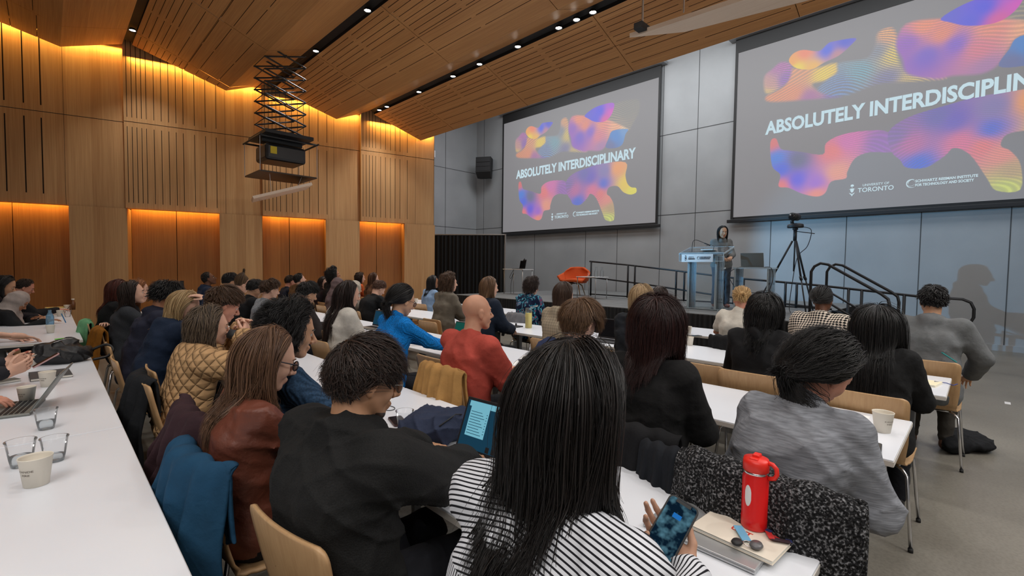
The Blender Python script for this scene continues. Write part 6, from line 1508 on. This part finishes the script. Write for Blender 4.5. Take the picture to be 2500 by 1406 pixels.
M_cup = mat('paper cup', srgb(222, 214, 200), .7); M_cupin = mat('cup inside', srgb(206, 190, 168), .6)
def paper_cup(x, y, label, s=1.0, z=TT, lid=False, txt=True, rz=0):
    t = empty('paper_cup', (x, y, z), rz); tag(t, label, 'paper cup', 'paper cups on the tables'); t.scale = (s, s, s)
    MB().lathe([(0, .004), (.028, .004), (.028, 0), (.030, 0), (.0405, .088), (.0418, .090), (.0410, .092), (.0395, .091), (.0385, .086), (.029, .02), (0, .02)], n=28).build('cup_body', M_cup, t, True)
    if txt:
        for k, s_ in enumerate(('KANDE', 'FIRE')):
            mbt = MB(); n = len(s_)
            o, bb = text_mesh('cup_print', s_, .0085, M_ink2, t, (0, 0, 0), (0, 0, 0), depth=.0001)
            me = o.data; co = np.zeros(len(me.vertices)*3); me.vertices.foreach_get('co', co); co = co.reshape(-1, 3)
            zc = .052-.012*k; r = .0305+.0105*zc/.088+.0006; a = (co[:, 0]-(bb[0]+bb[1])/2)*1.5/r-PI*.72
            new = np.stack([r*np.cos(a), r*np.sin(a), zc+co[:, 1]], 1); me.vertices.foreach_set('co', new.ravel()); me.update()
    return t
M_ink2 = mat('faded print', srgb(120, 108, 96), .7)
paper_cup(-.045, 2.40, 'large paper cup nearest the camera on the left table', 1.15)
paper_cup(-.10, 3.86, 'paper cup just behind the open laptop on the left table')
paper_cup(-.015, 4.28, 'paper cup beside the dark notebook on the left table', 1.05)
paper_cup(-.10, 5.20, 'paper cup in front of the black leather bag', txt=False)
paper_cup(.01, 7.50, 'paper cup in front of the blue water bottle', txt=False)
paper_cup(.22, 10.9, 'farthest paper cup of the left row with a brown bottle behind it', txt=False)
paper_cup(.12, 9.75, 'paper cup beside the yellow book at the far left table', txt=False)
paper_cup(3.00, .33, 'paper cup at the right end of the third table row', 1.12)
paper_cup(3.03, 4.66, 'paper cup beside the blue sweater on the third row', txt=False)
paper_cup(5.79, 2.62, 'paper cup on the front row table left of the cream T-shirt', txt=False)
paper_cup(4.90, 2.20, 'paper cup on the fourth row right of the burgundy hair', txt=False)
paper_cup(5.9, 9.0, 'small grey cup on the front table before the long-haired person by the wall', txt=False)
M_clear = glassm('clear cup plastic', (.97, .98, .99), .05, .07); M_water = glassm('water', (.92, .95, .96), .02, .10)
def clear_cup(x, y, label, s=1, fill=.45):
    t = empty('plastic_cup', (x, y, TT)); tag(t, label, 'plastic cup', 'clear plastic cups'); t.scale = (s, s, s)
    MB().lathe([(0, .001), (.029, .001), (.034, .03), (.043, .094), (.0455, .096), (.0455, .099), (.0425, .098)], n=28).build('cup_body', M_clear, t, True)
    if fill: MB().lathe([(0, .003), (.0275, .003), (.0275+.0145*fill*.8, .09*fill), (0, .09*fill)], n=24).build('water', M_water, t, True)
    return t
clear_cup(-.09, 2.66, 'clear plastic cup left behind the nearest paper cup', 1.05)
clear_cup(.005, 2.64, 'clear plastic cup right behind the nearest paper cup', 1.0, .3)
clear_cup(-.02, 3.18, 'clear plastic cup half full of water in front of the open laptop')
clear_cup(1.24, 1.99, 'clear plastic cup beside the navy backpack', 1.0, .4)
clear_cup(.20, 9.6, 'clear plastic cup at the far left table', 1, 0)

# screens with contents
M_scrA = emit('laptop screen dark blue', srgb(28, 66, 88), .9); M_scrB = emit('laptop window', srgb(130, 200, 220), .9); M_scrG = emit('green screen', srgb(30, 90, 80), .8); M_scrC = emit('bright screen', srgb(130, 200, 225), .95)
def chatwin(t, o, up, nr, w, h):
    b = MB(); c = lambda u, v: o+up*(h*v)+Vector((0, (u-.5)*-w*.94, 0))
    n = nr*.0052
    def rect(u0, u1, v0, v1, d, m_):
        m_.add([c(u0, v0)+n*d, c(u1, v0)+n*d, c(u1, v1)+n*d, c(u0, v1)+n*d], [(0, 1, 2, 3)])
    rect(.04, .96, .84, .94, 1, b); rect(.08, .42, .30, .84, 1, b); b.build('chat_window', M_scrB, t)
    b = MB()
    for k in range(9): rect(.10, .36-.03*(k % 3), .345+.05*k, .355+.05*k, 1.1, b)
    for k in range(8): rect(.385, .40, .38+.05*k, .395+.05*k, 1.1, b)
    b.build('chat_lines', M_scrA, t)
    b = MB()
    for k in range(3): rect(.5+.1*k, .56+.1*k, .10, .20, 1, b)
    b.build('wallpaper_figures', M_keys, t)
laptop('laptop', (1.15, 1.42, TT), math.radians(6), 'black open laptop with a chat window, under the hands of the black wool coat', M_keys, M_scrA, 112, .34, .24, chatwin)
tag(MB().box(.90, 1.10, 1.30, 1.56, TT, TT+.012).build('tablet_sleeve', M_black, None, bevel=.004), 'black folder lying at the table edge before the black laptop', 'folder')
laptop('laptop', (-.17, 3.70, TT), math.radians(-10), 'thin open laptop with blue-lit keys at the left table', M_laptop, M_scrA, 122, .34, .24)
laptop('laptop', (2.92, 3.78, TT), math.radians(4), 'silver open laptop with a green screen left of the bald person', M_silver, M_scrG, 108, .33, .24)
laptop('laptop', (2.86, 2.36, TT), math.radians(2), 'open laptop with a dark green screen right of the bald person', M_silver, M_scrG, 104, .30, .22)
laptop('laptop', (4.60, 1.05, TT), math.radians(-6), 'silver open laptop with a bright blue screen right of the long wavy black hair', M_silver, M_scrC, 106, .33, .24)
laptop('laptop', (4.42, 2.95, TT), math.radians(4), 'black open laptop between the navy sweatshirt and the blond bob', M_keys, M_scr_dark, 108, .34, .24)
laptop('laptop', (2.98, 5.6, TT), 0.05, 'dark laptop beyond the dark brown jacket', M_laptop, M_scrA, 105, .3, .22)

# phone in the hand of the striped shirt
def phone(name, loc, label, fwd=(1, 0, 0), up=(0, 0, 1), lit=None, l=.15, w=.072, case=M_black):
    f_ = Vector(fwd).normalized(); u_ = Vector(up); u_ = (u_-f_*u_.dot(f_)).normalized(); s_ = f_.cross(u_)
    t = empty(name, loc); tag(t, label, 'phone')
    def slabr(hl, hw, r, z0, z1, m_):
        P = []
        for cx, cy, a0 in ((hl-r, hw-r, 0), (-hl+r, hw-r, 90), (-hl+r, -hw+r, 180), (hl-r, -hw+r, 270)):
            for k in range(6): a = math.radians(a0+18*k); P.append((cx+r*math.cos(a), cy+r*math.sin(a)))
        n = len(P); V = [f_*p[0]+s_*p[1]+u_*z for z in (z0, z1) for p in P]
        return MB().add(V, [tuple(range(n-1, -1, -1)), tuple(range(n, 2*n))]+[(i, (i+1) % n, n+(i+1) % n, n+i) for i in range(n)], 0)
    slabr(l/2, w/2, .013, -.0042, .0042, 0).build('phone_body', case, t, bevel=.001)
    slabr(l/2-.004, w/2-.004, .010, .0042, .0047, 0).build('display', lit or M_scr_dark, t)
    return t, f_, s_, u_
M_ph = bpy.data.materials.new('phone display'); M_ph.use_nodes = True; nt = M_ph.node_tree; nt.nodes.clear()
_tc = nt.nodes.new('ShaderNodeTexCoord'); _n = nt.nodes.new('ShaderNodeTexNoise'); _n.inputs['Scale'].default_value = 45; _r = nt.nodes.new('ShaderNodeValToRGB')
_r.color_ramp.elements[0].position = .45; _r.color_ramp.elements[0].color = (*srgb(14, 34, 52), 1); _r.color_ramp.elements[1].position = .75; _r.color_ramp.elements[1].color = (*srgb(100, 150, 170), 1)
_e = nt.nodes.new('ShaderNodeEmission'); _e.inputs[1].default_value = .8; _o = nt.nodes.new('ShaderNodeOutputMaterial')
nt.links.new(_tc.outputs['Object'], _n.inputs['Vector']); nt.links.new(_n.outputs['Fac'], _r.inputs[0]); nt.links.new(_r.outputs[0], _e.inputs[0]); nt.links.new(_e.outputs[0], _o.inputs[0])
# phone pose: rests in the palm, screen facing the camera side
ph, f_, s_, u_ = phone('smartphone', tuple(PH_C), 'smartphone with a lit blue-grey screen held by the person in stripes', PH_F, PH_U, M_ph, .150, .074)
MB().obox(f_*.066+u_*.005, f_*.004, s_*.018, u_*.0002).build('notch', M_black, ph)
MB().obox(f_*.030+u_*.005, f_*.006, s_*.010, u_*.0002).build('blue_icon', emit('icon', srgb(40, 120, 200), .9), ph)
phone('smartphone', (1.28, 2.12, TT+.005), 'dark phone lying beyond the clear cup near the navy backpack', (.3, 1, 0), case=mat('maroon case', (.05, .015, .015), .4))
phone('smartphone', (2.96, 2.78, TT+.005), 'dark blue phone lying on papers right of the bald person', (1, -.7, 0), case=mat('blue case', (.02, .03, .08), .4))
phone('smartphone', (2.68, .33, TT+.005), 'black phone lying below the paper cup at the right table end', (1, .1, 0))
phone('smartphone', (5.62, 2.45, TT+.005), 'grey phone on the front row table beside the paper cup', (1, -.4, 0), case=M_laptop)
phone('smartphone', (2.72, 3.36+.75, TT+.09), 'phone held up in the hands of the blue sweater', (.8, 0, .3), (-.3, 0, 1))
phone('smartphone', (-.02, 4.42, TT+.15), 'pink phone held over the left table by the seated person', (.8, .1, .5), (-.5, 0, .8), case=mat('pink case', srgb(190, 150, 150), .4))
phone('smartphone', (.22, 10.35, TT+.07), 'phone held over the far left table by the person in glasses', (.5, .1, .8), (-.8, 0, .5), case=mat('brown case', srgb(120, 90, 80), .4))

# red water bottle, notebook, keys and silver laptop (closed) in the right foreground
def notebook(name, x, y, w, l, h, rz, label, col, cat='notebook', z=TT, pages=True):
    t = empty(name, (x, y, z), rz); tag(t, label, cat)
    MB().box(-l/2, l/2, -w/2, w/2, 0, h*.12).box(-l/2, l/2, -w/2, w/2, h*.88, h).box(-l/2, l/2, w/2-.002, w/2, 0, h).build('cover', mat('cover', srgb(*col), .7), t, bevel=.0008)
    MB().box(-l/2+.003, l/2-.003, -w/2+.003, w/2-.002, h*.12, h*.88).build('pages', mat('pages', srgb(236, 232, 222), .8), t)
    return t
lpc = empty('closed_laptop', (1.43, .56, TT), math.radians(0)); tag(lpc, 'closed silver laptop under the cream notebook at the table end', 'laptop')
MB().box(-.115, .115, -.165, .165, .002, .010).build('base', M_silver, lpc, bevel=.003); MB().box(-.115, .115, -.165, .165, .0105, .016).build('lid', M_silver, lpc, bevel=.003)
nb = notebook('cream_notebook', 1.525, .475, .235, .30, .012, math.radians(-4), 'cream notebook with small printing lying under the red bottle', (226, 216, 200), z=TT+.017)
fit = lambda *a, **k: None
o, bb = text_mesh('cover_text', 'Schwartz Reisman', .016, M_ink, nb, (.135, .05, .0122), (0, 0, -PI/2), depth=.0001); o['label'] = 'small dark printed line'
o, bb = text_mesh('cover_print', 'UofT', .028, mat('red print', srgb(205, 60, 40), .6), nb, (-.075, .03, .0122), (0, 0, -PI/2), depth=.0001, bold=.001)
M_red = mat('red enamel', srgb(222, 26, 26), .28, spec=.6); M_red2 = mat('red plastic lid', srgb(236, 46, 34), .4)
BX, BY = 1.515, .463; BZ = TT+.030
bt = empty('water_bottle', (BX, BY, BZ), 0); tag(bt, 'red insulated water bottle with a flip-straw lid and handle', 'bottle')
MB().lathe([(0, 0), (.034, 0), (.037, .004), (.037, .034), (.0362, .036), (.0362, .155), (.033, .163), (.033, .168)], n=40).build('bottle_body', M_red, bt, True)
MB().lathe([(.0335, .168), (.0345, .169), (.0345, .174), (.0335, .175)], n=40).build('steel_ring', M_chrome, bt, True)
MB().lathe([(.033, .175), (.036, .177), (.0365, .20), (.034, .212), (.0, .216)], n=40).build('lid', M_red2, bt, True)
MB().box(-.008, .020, -.010, .010, .212, .224).box(-.026, -.008, -.012, .012, .210, .217).build('mouthpiece', M_red2, bt, bevel=.003)
MB().tube([(.0, -.030, .207), (0, -.046, .205), (0, -.056, .195), (0, -.058, .178), (0, -.052, .165), (0, -.036, .160)], .0065, 10).build('carry_loop', M_red2, bt, True)
lg = MB(); 
for i in range(12):
    a0 = PI+.35-.28*0+(i-6)*.045; 
    zz = lambda q: .105+.032*math.sqrt(max(0, 1-(q/.29)**2)); q0 = (i-6)*.045; q1 = q0+.045
    r_ = .0366; A0 = PI*.92
    lg.add([(r_*math.cos(A0+q0), r_*math.sin(A0+q0), .21-zz(q0)), (r_*math.cos(A0+q1), r_*math.sin(A0+q1), .21-zz(q1)), (r_*math.cos(A0+q1), r_*math.sin(A0+q1), zz(q1)), (r_*math.cos(A0+q0), r_*math.sin(A0+q0), zz(q0))], [(0, 1, 2, 3)])
lg.build('white_logo', M_white, bt)
ky = empty('key_fobs', (1.425, .44, TT+.030)); tag(ky, 'car keys with a light blue tag lying below the red bottle', 'keys')
MB().lathe([(0, -.006), (.018, -.005), (.022, 0), (.018, .006), (0, .008)], (-.025, -.02, .008), 20, sy=.8).build('round_fob', mat('grey fob', srgb(96, 94, 96), .35), ky, True)
MB().lathe([(0, -.006), (.016, -.004), (.019, 0), (.015, .005), (0, .006)], (-.045, .025, .006), 20, sy=.8).build('black_fob', M_black, ky, True)
MB().obox((.01, .03, .008), (.026, .022, .003), (-.008, .010, 0), (0, 0, .0015)).build('blue_tag', mat('light blue tag', srgb(110, 170, 205), .6), ky, bevel=.001)
MB().tube([(-.03+.014*math.cos(a*PI/6), .0+.014*math.sin(a*PI/6), .006) for a in range(12)], .0012, 6, closed=True).build('key_ring', M_chrome, ky, True)
ln = MB(); pts = [(1.50, .40), (1.53, .36), (1.575, .345), (1.56, .37), (1.52, .375), (1.49, .36), (1.47, .40), (1.50, .42), (1.55, .41), (1.585, .385)]
for i in range(len(pts)-1):
    a, b = Vector(pts[i]), Vector(pts[i+1]); n_ = Vector((-(b-a).y, (b-a).x)).normalized()*.008; z = TT+.0305+.0012*i
    ln.obox(((a.x+b.x)/2, (a.y+b.y)/2, z), ((b.x-a.x)/2*1.1, (b.y-a.y)/2*1.1, .0006), (n_.x, n_.y, 0), (0, 0, .0006), i % 3)
o = ln.build('lanyard', [mat('red ribbon', srgb(190, 40, 40), .7), mat('navy ribbon', srgb(30, 40, 90), .7), mat('dark ribbon', srgb(50, 30, 40), .7)]); tag(o, 'crumpled red and navy lanyard lying right of the red bottle', 'lanyard')

# soft bags
def softbag(name, loc, rz, label, prims, col, kind, cat, h=.007, dispa=.009, extra=None):
    t = empty(name, loc, rz); tag(t, label, cat)
    V, F = blob(prims, h, 0, lambda G: -dispa*((1-np.abs(np.sin(22*G[:, 0]+13*G[:, 1]+2.5*np.sin(17*G[:, 2]+9*G[:, 1]))))**2*1.5+(1-np.abs(np.sin(27*G[:, 1]-18*G[:, 2]+2*np.sin(19*G[:, 0]))))**2.5*1.3-.6), cut=lambda G: .001-G[:, 2])
    link('bag_body', mkmesh('bag', V, F), cloth(col, kind), t, True)
    if extra: extra(t)
    return t
def bx(t):
    MB().tube(sm([(.14, -.02, .05), (.22, -.05, .10), (.28, -.08, .12), (.31, -.12, .08), (.27, -.14, .03), (.18, -.12, .012)]), .011, 8).build('strap', cloth((20, 20, 22), 'shiny'), t, True)
    MB().tube(sm([(-.12, .0, .07), (-.17, .05, .05), (-.17, .10, .02), (-.16, .16, .01)]), .012, 8).build('strap', cloth((20, 20, 22), 'shiny'), t, True)
    MB().tube(sm([(-.04, -.02, .165), (.03, .0, .185), (.08, .02, .18)]), .003, 6).build('zip', M_steel, t, True)
softbag('leather_bag', (.06, 5.25, TT), .1, 'slouchy black leather bag on the left table', [el((0, 0, .06), (.18, .14, .085), .05), rc((-.1, .0, .1), (.07, .05, .15), .05, .04, .05), rc((.0, -.08, .05), (.14, -.05, .07), .06, .05, .04), rc((-.16, .05, .06), (-.1, 0, .12), .03, .05, .04)], (24, 24, 26), 'shiny', 'bag', extra=bx)
def bpx(t):
    MB().tube(sm([(-.12, .08, .03), (-.20, .16, .03), (-.22, .12, .008), (-.18, .06, .006)]), .007, 8).build('strap', M_black, t, True)
    MB().tube([(-.1, -.12, .10), (0, -.13, .13), (.1, -.11, .10)], .003, 6).build('zip', M_black, t, True)
softbag('backpack', (1.30, 1.82, TT), .2, 'dark navy backpack lying on the table beside the clear cup', [el((0, 0, .05), (.17, .15, .07), .05), rc((-.06, -.1, .06), (.1, -.08, .08), .05, .05, .05), rc((-.1, .06, .03), (.1, .1, .05), .05, .05, .05)], (44, 52, 74), 'plain', 'backpack', extra=bpx)
softbag('floor_bag', (5.85, .05, 0), .3, 'black flat bag on the floor by the right chair', [el((0, 0, .06), (.26, .18, .06), .04), rc((-.2, .1, .06), (-.35, .2, .08), .08, .06, .05)], (20, 21, 24), 'plain', 'bag', h=.015)
softbag('canvas_pouch', (1.12, 2.42, TT), .3, 'folded khaki cloth on the table between the blue sweater and the black coat', [el((0, 0, .03), (.10, .07, .035), .04), rc((-.05, .04, .03), (.06, .05, .05), .03, .03, .03)], (92, 86, 66), 'plain', 'cloth')

# bottles
M_bl = glassm('blue plastic', (.45, .68, .85), .05, .25)
t = empty('blue_water_bottle', (.01, 8.12, TT)); tag(t, 'blue-tinted plastic water bottle on the left table', 'bottle')
MB().lathe([(0, 0), (.036, 0), (.038, .01), (.036, .05), (.038, .055), (.038, .13), (.034, .15), (.016, .19), (.014, .2)], n=20).build('bottle_body', M_bl, t, True); MB().lathe([(.016, .2), (.016, .218), (0, .219)], n=16).build('cap', M_bl, t, True)
t = empty('brown_bottle', (.27, 11.0-.05, TT)); t.location = (.30, 10.98, TT); tag(t, 'small brown bottle with a cream top behind the farthest cup', 'bottle')
MB().lathe([(0, 0), (.03, 0), (.032, .07), (.034, .12), (.02, .15), (.018, .17)], n=16).build('bottle_body', mat('amber plastic', srgb(120, 76, 44), .3), t, True); MB().lathe([(.021, .17), (.021, .19), (0, .19)], n=16).build('cap', M_cup, t, True)
t = empty('yellow_bottle', (4.62, 4.32, TT)); tag(t, 'tall clear bottle of yellow juice on the fourth row table', 'bottle')
MB().lathe([(0, 0), (.044, 0), (.045, .005), (.045, .20), (0, .20)], n=24).build('juice', mat('yellow juice', srgb(228, 208, 110), .25, spec=.6), t, True)
MB().lathe([(.046, .0), (.046, .265), (.044, .27), (0, .27)], n=24).build('clear_wall', M_clear, t, True); MB().tube([(.0, -.04, .28), (.0, -.16, .31)], .012, 8).build('straw_lid', M_clear, t, True)
t = empty('vitamin_bottle', (5.30, 1.15, TT)); t.location = (4.75, .93, TT); tag(t, 'small clear bottle with a white cap right of the bright laptop', 'bottle')
MB().lathe([(0, 0), (.03, 0), (.031, .09), (.02, .11)], n=18).build('bottle_body', M_clear, t, True); MB().lathe([(.022, .11), (.022, .135), (0, .136)], n=18).build('cap', M_white, t, True)
t = empty('tilted_flask', (1.12, 3.62, 1.06)); tag(t, 'black and steel flask raised to the mouth of the tan-jacketed person', 'flask')
fp = onx(586, 822, .88); t.location = fp
q0 = Vector((-.105, .06, .045))
MB().tube([q0*.0, q0*-1.0], .036, 16).build('steel_band', M_steel, t, True); MB().tube([q0*.55, q0*.0], [.03, .037], 16).build('black_mouth', M_black, t, True); MB().tube([q0*-1.0, q0*-1.5], .037, 16).build('black_base', M_black, t, True)

# notebooks, papers
notebook('dark_notebook', .0, 4.66, .30, .21, .018, .05, 'charcoal notebook lying on the left table behind a paper cup', (66, 66, 68))
notebook('grey_case', -.21, 4.6, .09, .11, .016, .4, 'small grey-green glasses case on the left table', (110, 110, 104), 'case')
notebook('yellow_book', .08, 11.0, .3, .22, .05, .1, 'thick yellow book at the far left table', (200, 180, 110), 'book')
notebook('cream_notepad', 4.55, .27, .16, .20, .014, -.15, 'cream notepad at the right end of the fourth row', (232, 222, 188))
tag(MB().tube([(4.6, .22, TT+.016), (4.66, .16, TT+.006), (4.62, .12, TT+.002), (4.70, .10, TT+.002)], .003, 6).build('ribbon', mat('blue ribbon', srgb(40, 60, 140), .6), None, True), 'dark blue ribbon hanging out of the cream notepad', 'ribbon')
M_paper = mat('paper', srgb(238, 238, 236), .8)
def sheet(x, y, w, l, rz, label, z=TT, name='paper_sheet', curl=.0, m_=None):
    c, s = math.cos(rz), math.sin(rz); n = 6; V = []; F = []
    for k in (0, 1):
        for i in range(n+1):
            for j in range(2):
                a = (i/n-.5)*l; b = (j-.5)*w; V.append((x+a*c-b*s, y+a*s+b*c, z+.0008*k+curl*max(0, i/n-.5)**2))
    for i in range(n): F += [(2*i, 2*i+1, 2*i+3, 2*i+2), (2*n+2+2*i, 2*n+4+2*i, 2*n+5+2*i, 2*n+3+2*i)]
    for e_ in ((0, 1), ): F.append((0, 2*n+2, 2*n+3, 1)); F.append((2*n, 2*n+1, 4*n+3, 4*n+2))
    o = MB().add(V, F).build(name, m_ or M_paper); tag(o, label, 'paper', 'loose papers on the tables'); return o
sheet(3.12, .52, .21, .28, .0, 'printed white sheet beside the paper cup on the third row')
tag(MB().box(3.05, 3.2, .55, .553, TT+.001, TT+.0012).box(3.05, 3.18, .575, .578, TT+.001, TT+.0012).box(3.05, 3.2, .60, .603, TT+.001, TT+.0012).build('printed_lines', M_ink), 'thin printed lines on the sheet beside the cup', 'print')
sheet(2.98, 2.72, .3, .42, .5, 'loose white sheets right of the bald person under the blue phone', curl=.03)
sheet(2.80, 2.55, .26, .34, .1, 'cream paper bag hanging over the table edge right of the bald person', curl=.02, m_=M_cup)
sheet(-.05, 9.0, .22, .3, .2, 'white sheet under the hand of the grey headscarf')
sheet(.02, 10.0, .24, .32, .1, 'white papers at the far left table')
sheet(1.30, 2.55, .21, .3, .3, 'white sheet on the table beside the blue knit sweater')
sheet(4.62, 2.3, .25, .3, .1, 'white sheet on the fourth row table left of the cup')
tag(MB().tube([(1.42, 2.42+.06*math.cos(a*PI/8), TT+.003) if False else (1.36+.035*math.cos(a*PI/8), 2.36+.05*math.sin(a*PI/8), TT+.003) for a in range(17)], .002, 6).build('thin_cable', M_black, None, True), 'thin looped black cable on the table by the blue sweater elbow', 'cable')
tag(MB().box(4.5, 4.62, 4.42, 4.56, TT, TT+.016).tube([(4.56, 4.50, TT+.016), (4.56, 4.50, TT+.05)], .012, 8).build('phone_stand', M_black, None, bevel=.003), 'black phone stand on the table beside the yellow bottle', 'phone stand')
tag(MB().obox((3.72, .12, 1.06), (.05, -.03, -.03), (0, .003, 0), (0, 0, .003)).build('teal_pen', mat('teal pen', srgb(60, 160, 160), .4), None), 'teal pen held beside the long black hair at the right', 'pen')
tag(MB().tube([(.16, 8.62, .745), (.12, 8.60, .87)], .006, 6).build('blue_pen', mat('blue pen', srgb(50, 120, 170), .4), None), 'blue pen in the writing hand at the left table', 'pen')
tag(MB().tube([(.04, 6.80, TT+.006), (.14, 6.85, TT+.006)], .006, 6).build('green_marker', mat('green marker', srgb(110, 200, 70), .5), None), 'bright green marker near the bare forearm on the left table', 'marker')
tag(MB().box(-.35, .02, 9.4, 9.65, TT, TT+.02).build('closed_tablet', M_greymetal, None, bevel=.004), 'grey closed device on the left table behind the headscarf', 'tablet')
o = MB().add([(4.92, 5.1, .77), (4.92, 5.36, .77), (4.90, 5.36, .95), (4.90, 5.1, .95), (4.94, 5.1, .77), (4.94, 5.36, .77), (4.92, 5.36, .95), (4.92, 5.1, .95)], [(0,1,2,3),(7,6,5,4),(0,4,5,1),(1,5,6,2),(2,6,7,3),(3,7,4,0)])
pl = onx(1052, 755, 4.9)
o = MB().box(-.002, .002, -.07, .07, 0, .13).build('chair_sign', M_paper, None); o.location = (4.86, float(onx(1063, 755, 4.86)[1]), .741); tag(o, 'small printed white card standing on the table near the light blue top', 'card')
tag(MB().box(0, .14, 0, .05, .0, .0015).build('floor_label', M_white), 'small white label stuck on the floor at the right edge', 'label').location = tuple(onz(2468, 988, 0.001))
sp_ = MB().add([(0, 0, 0), (.10, 0, 0), (.10, .035, 0), (0, .035, 0)], [(0, 1, 2, 3)])
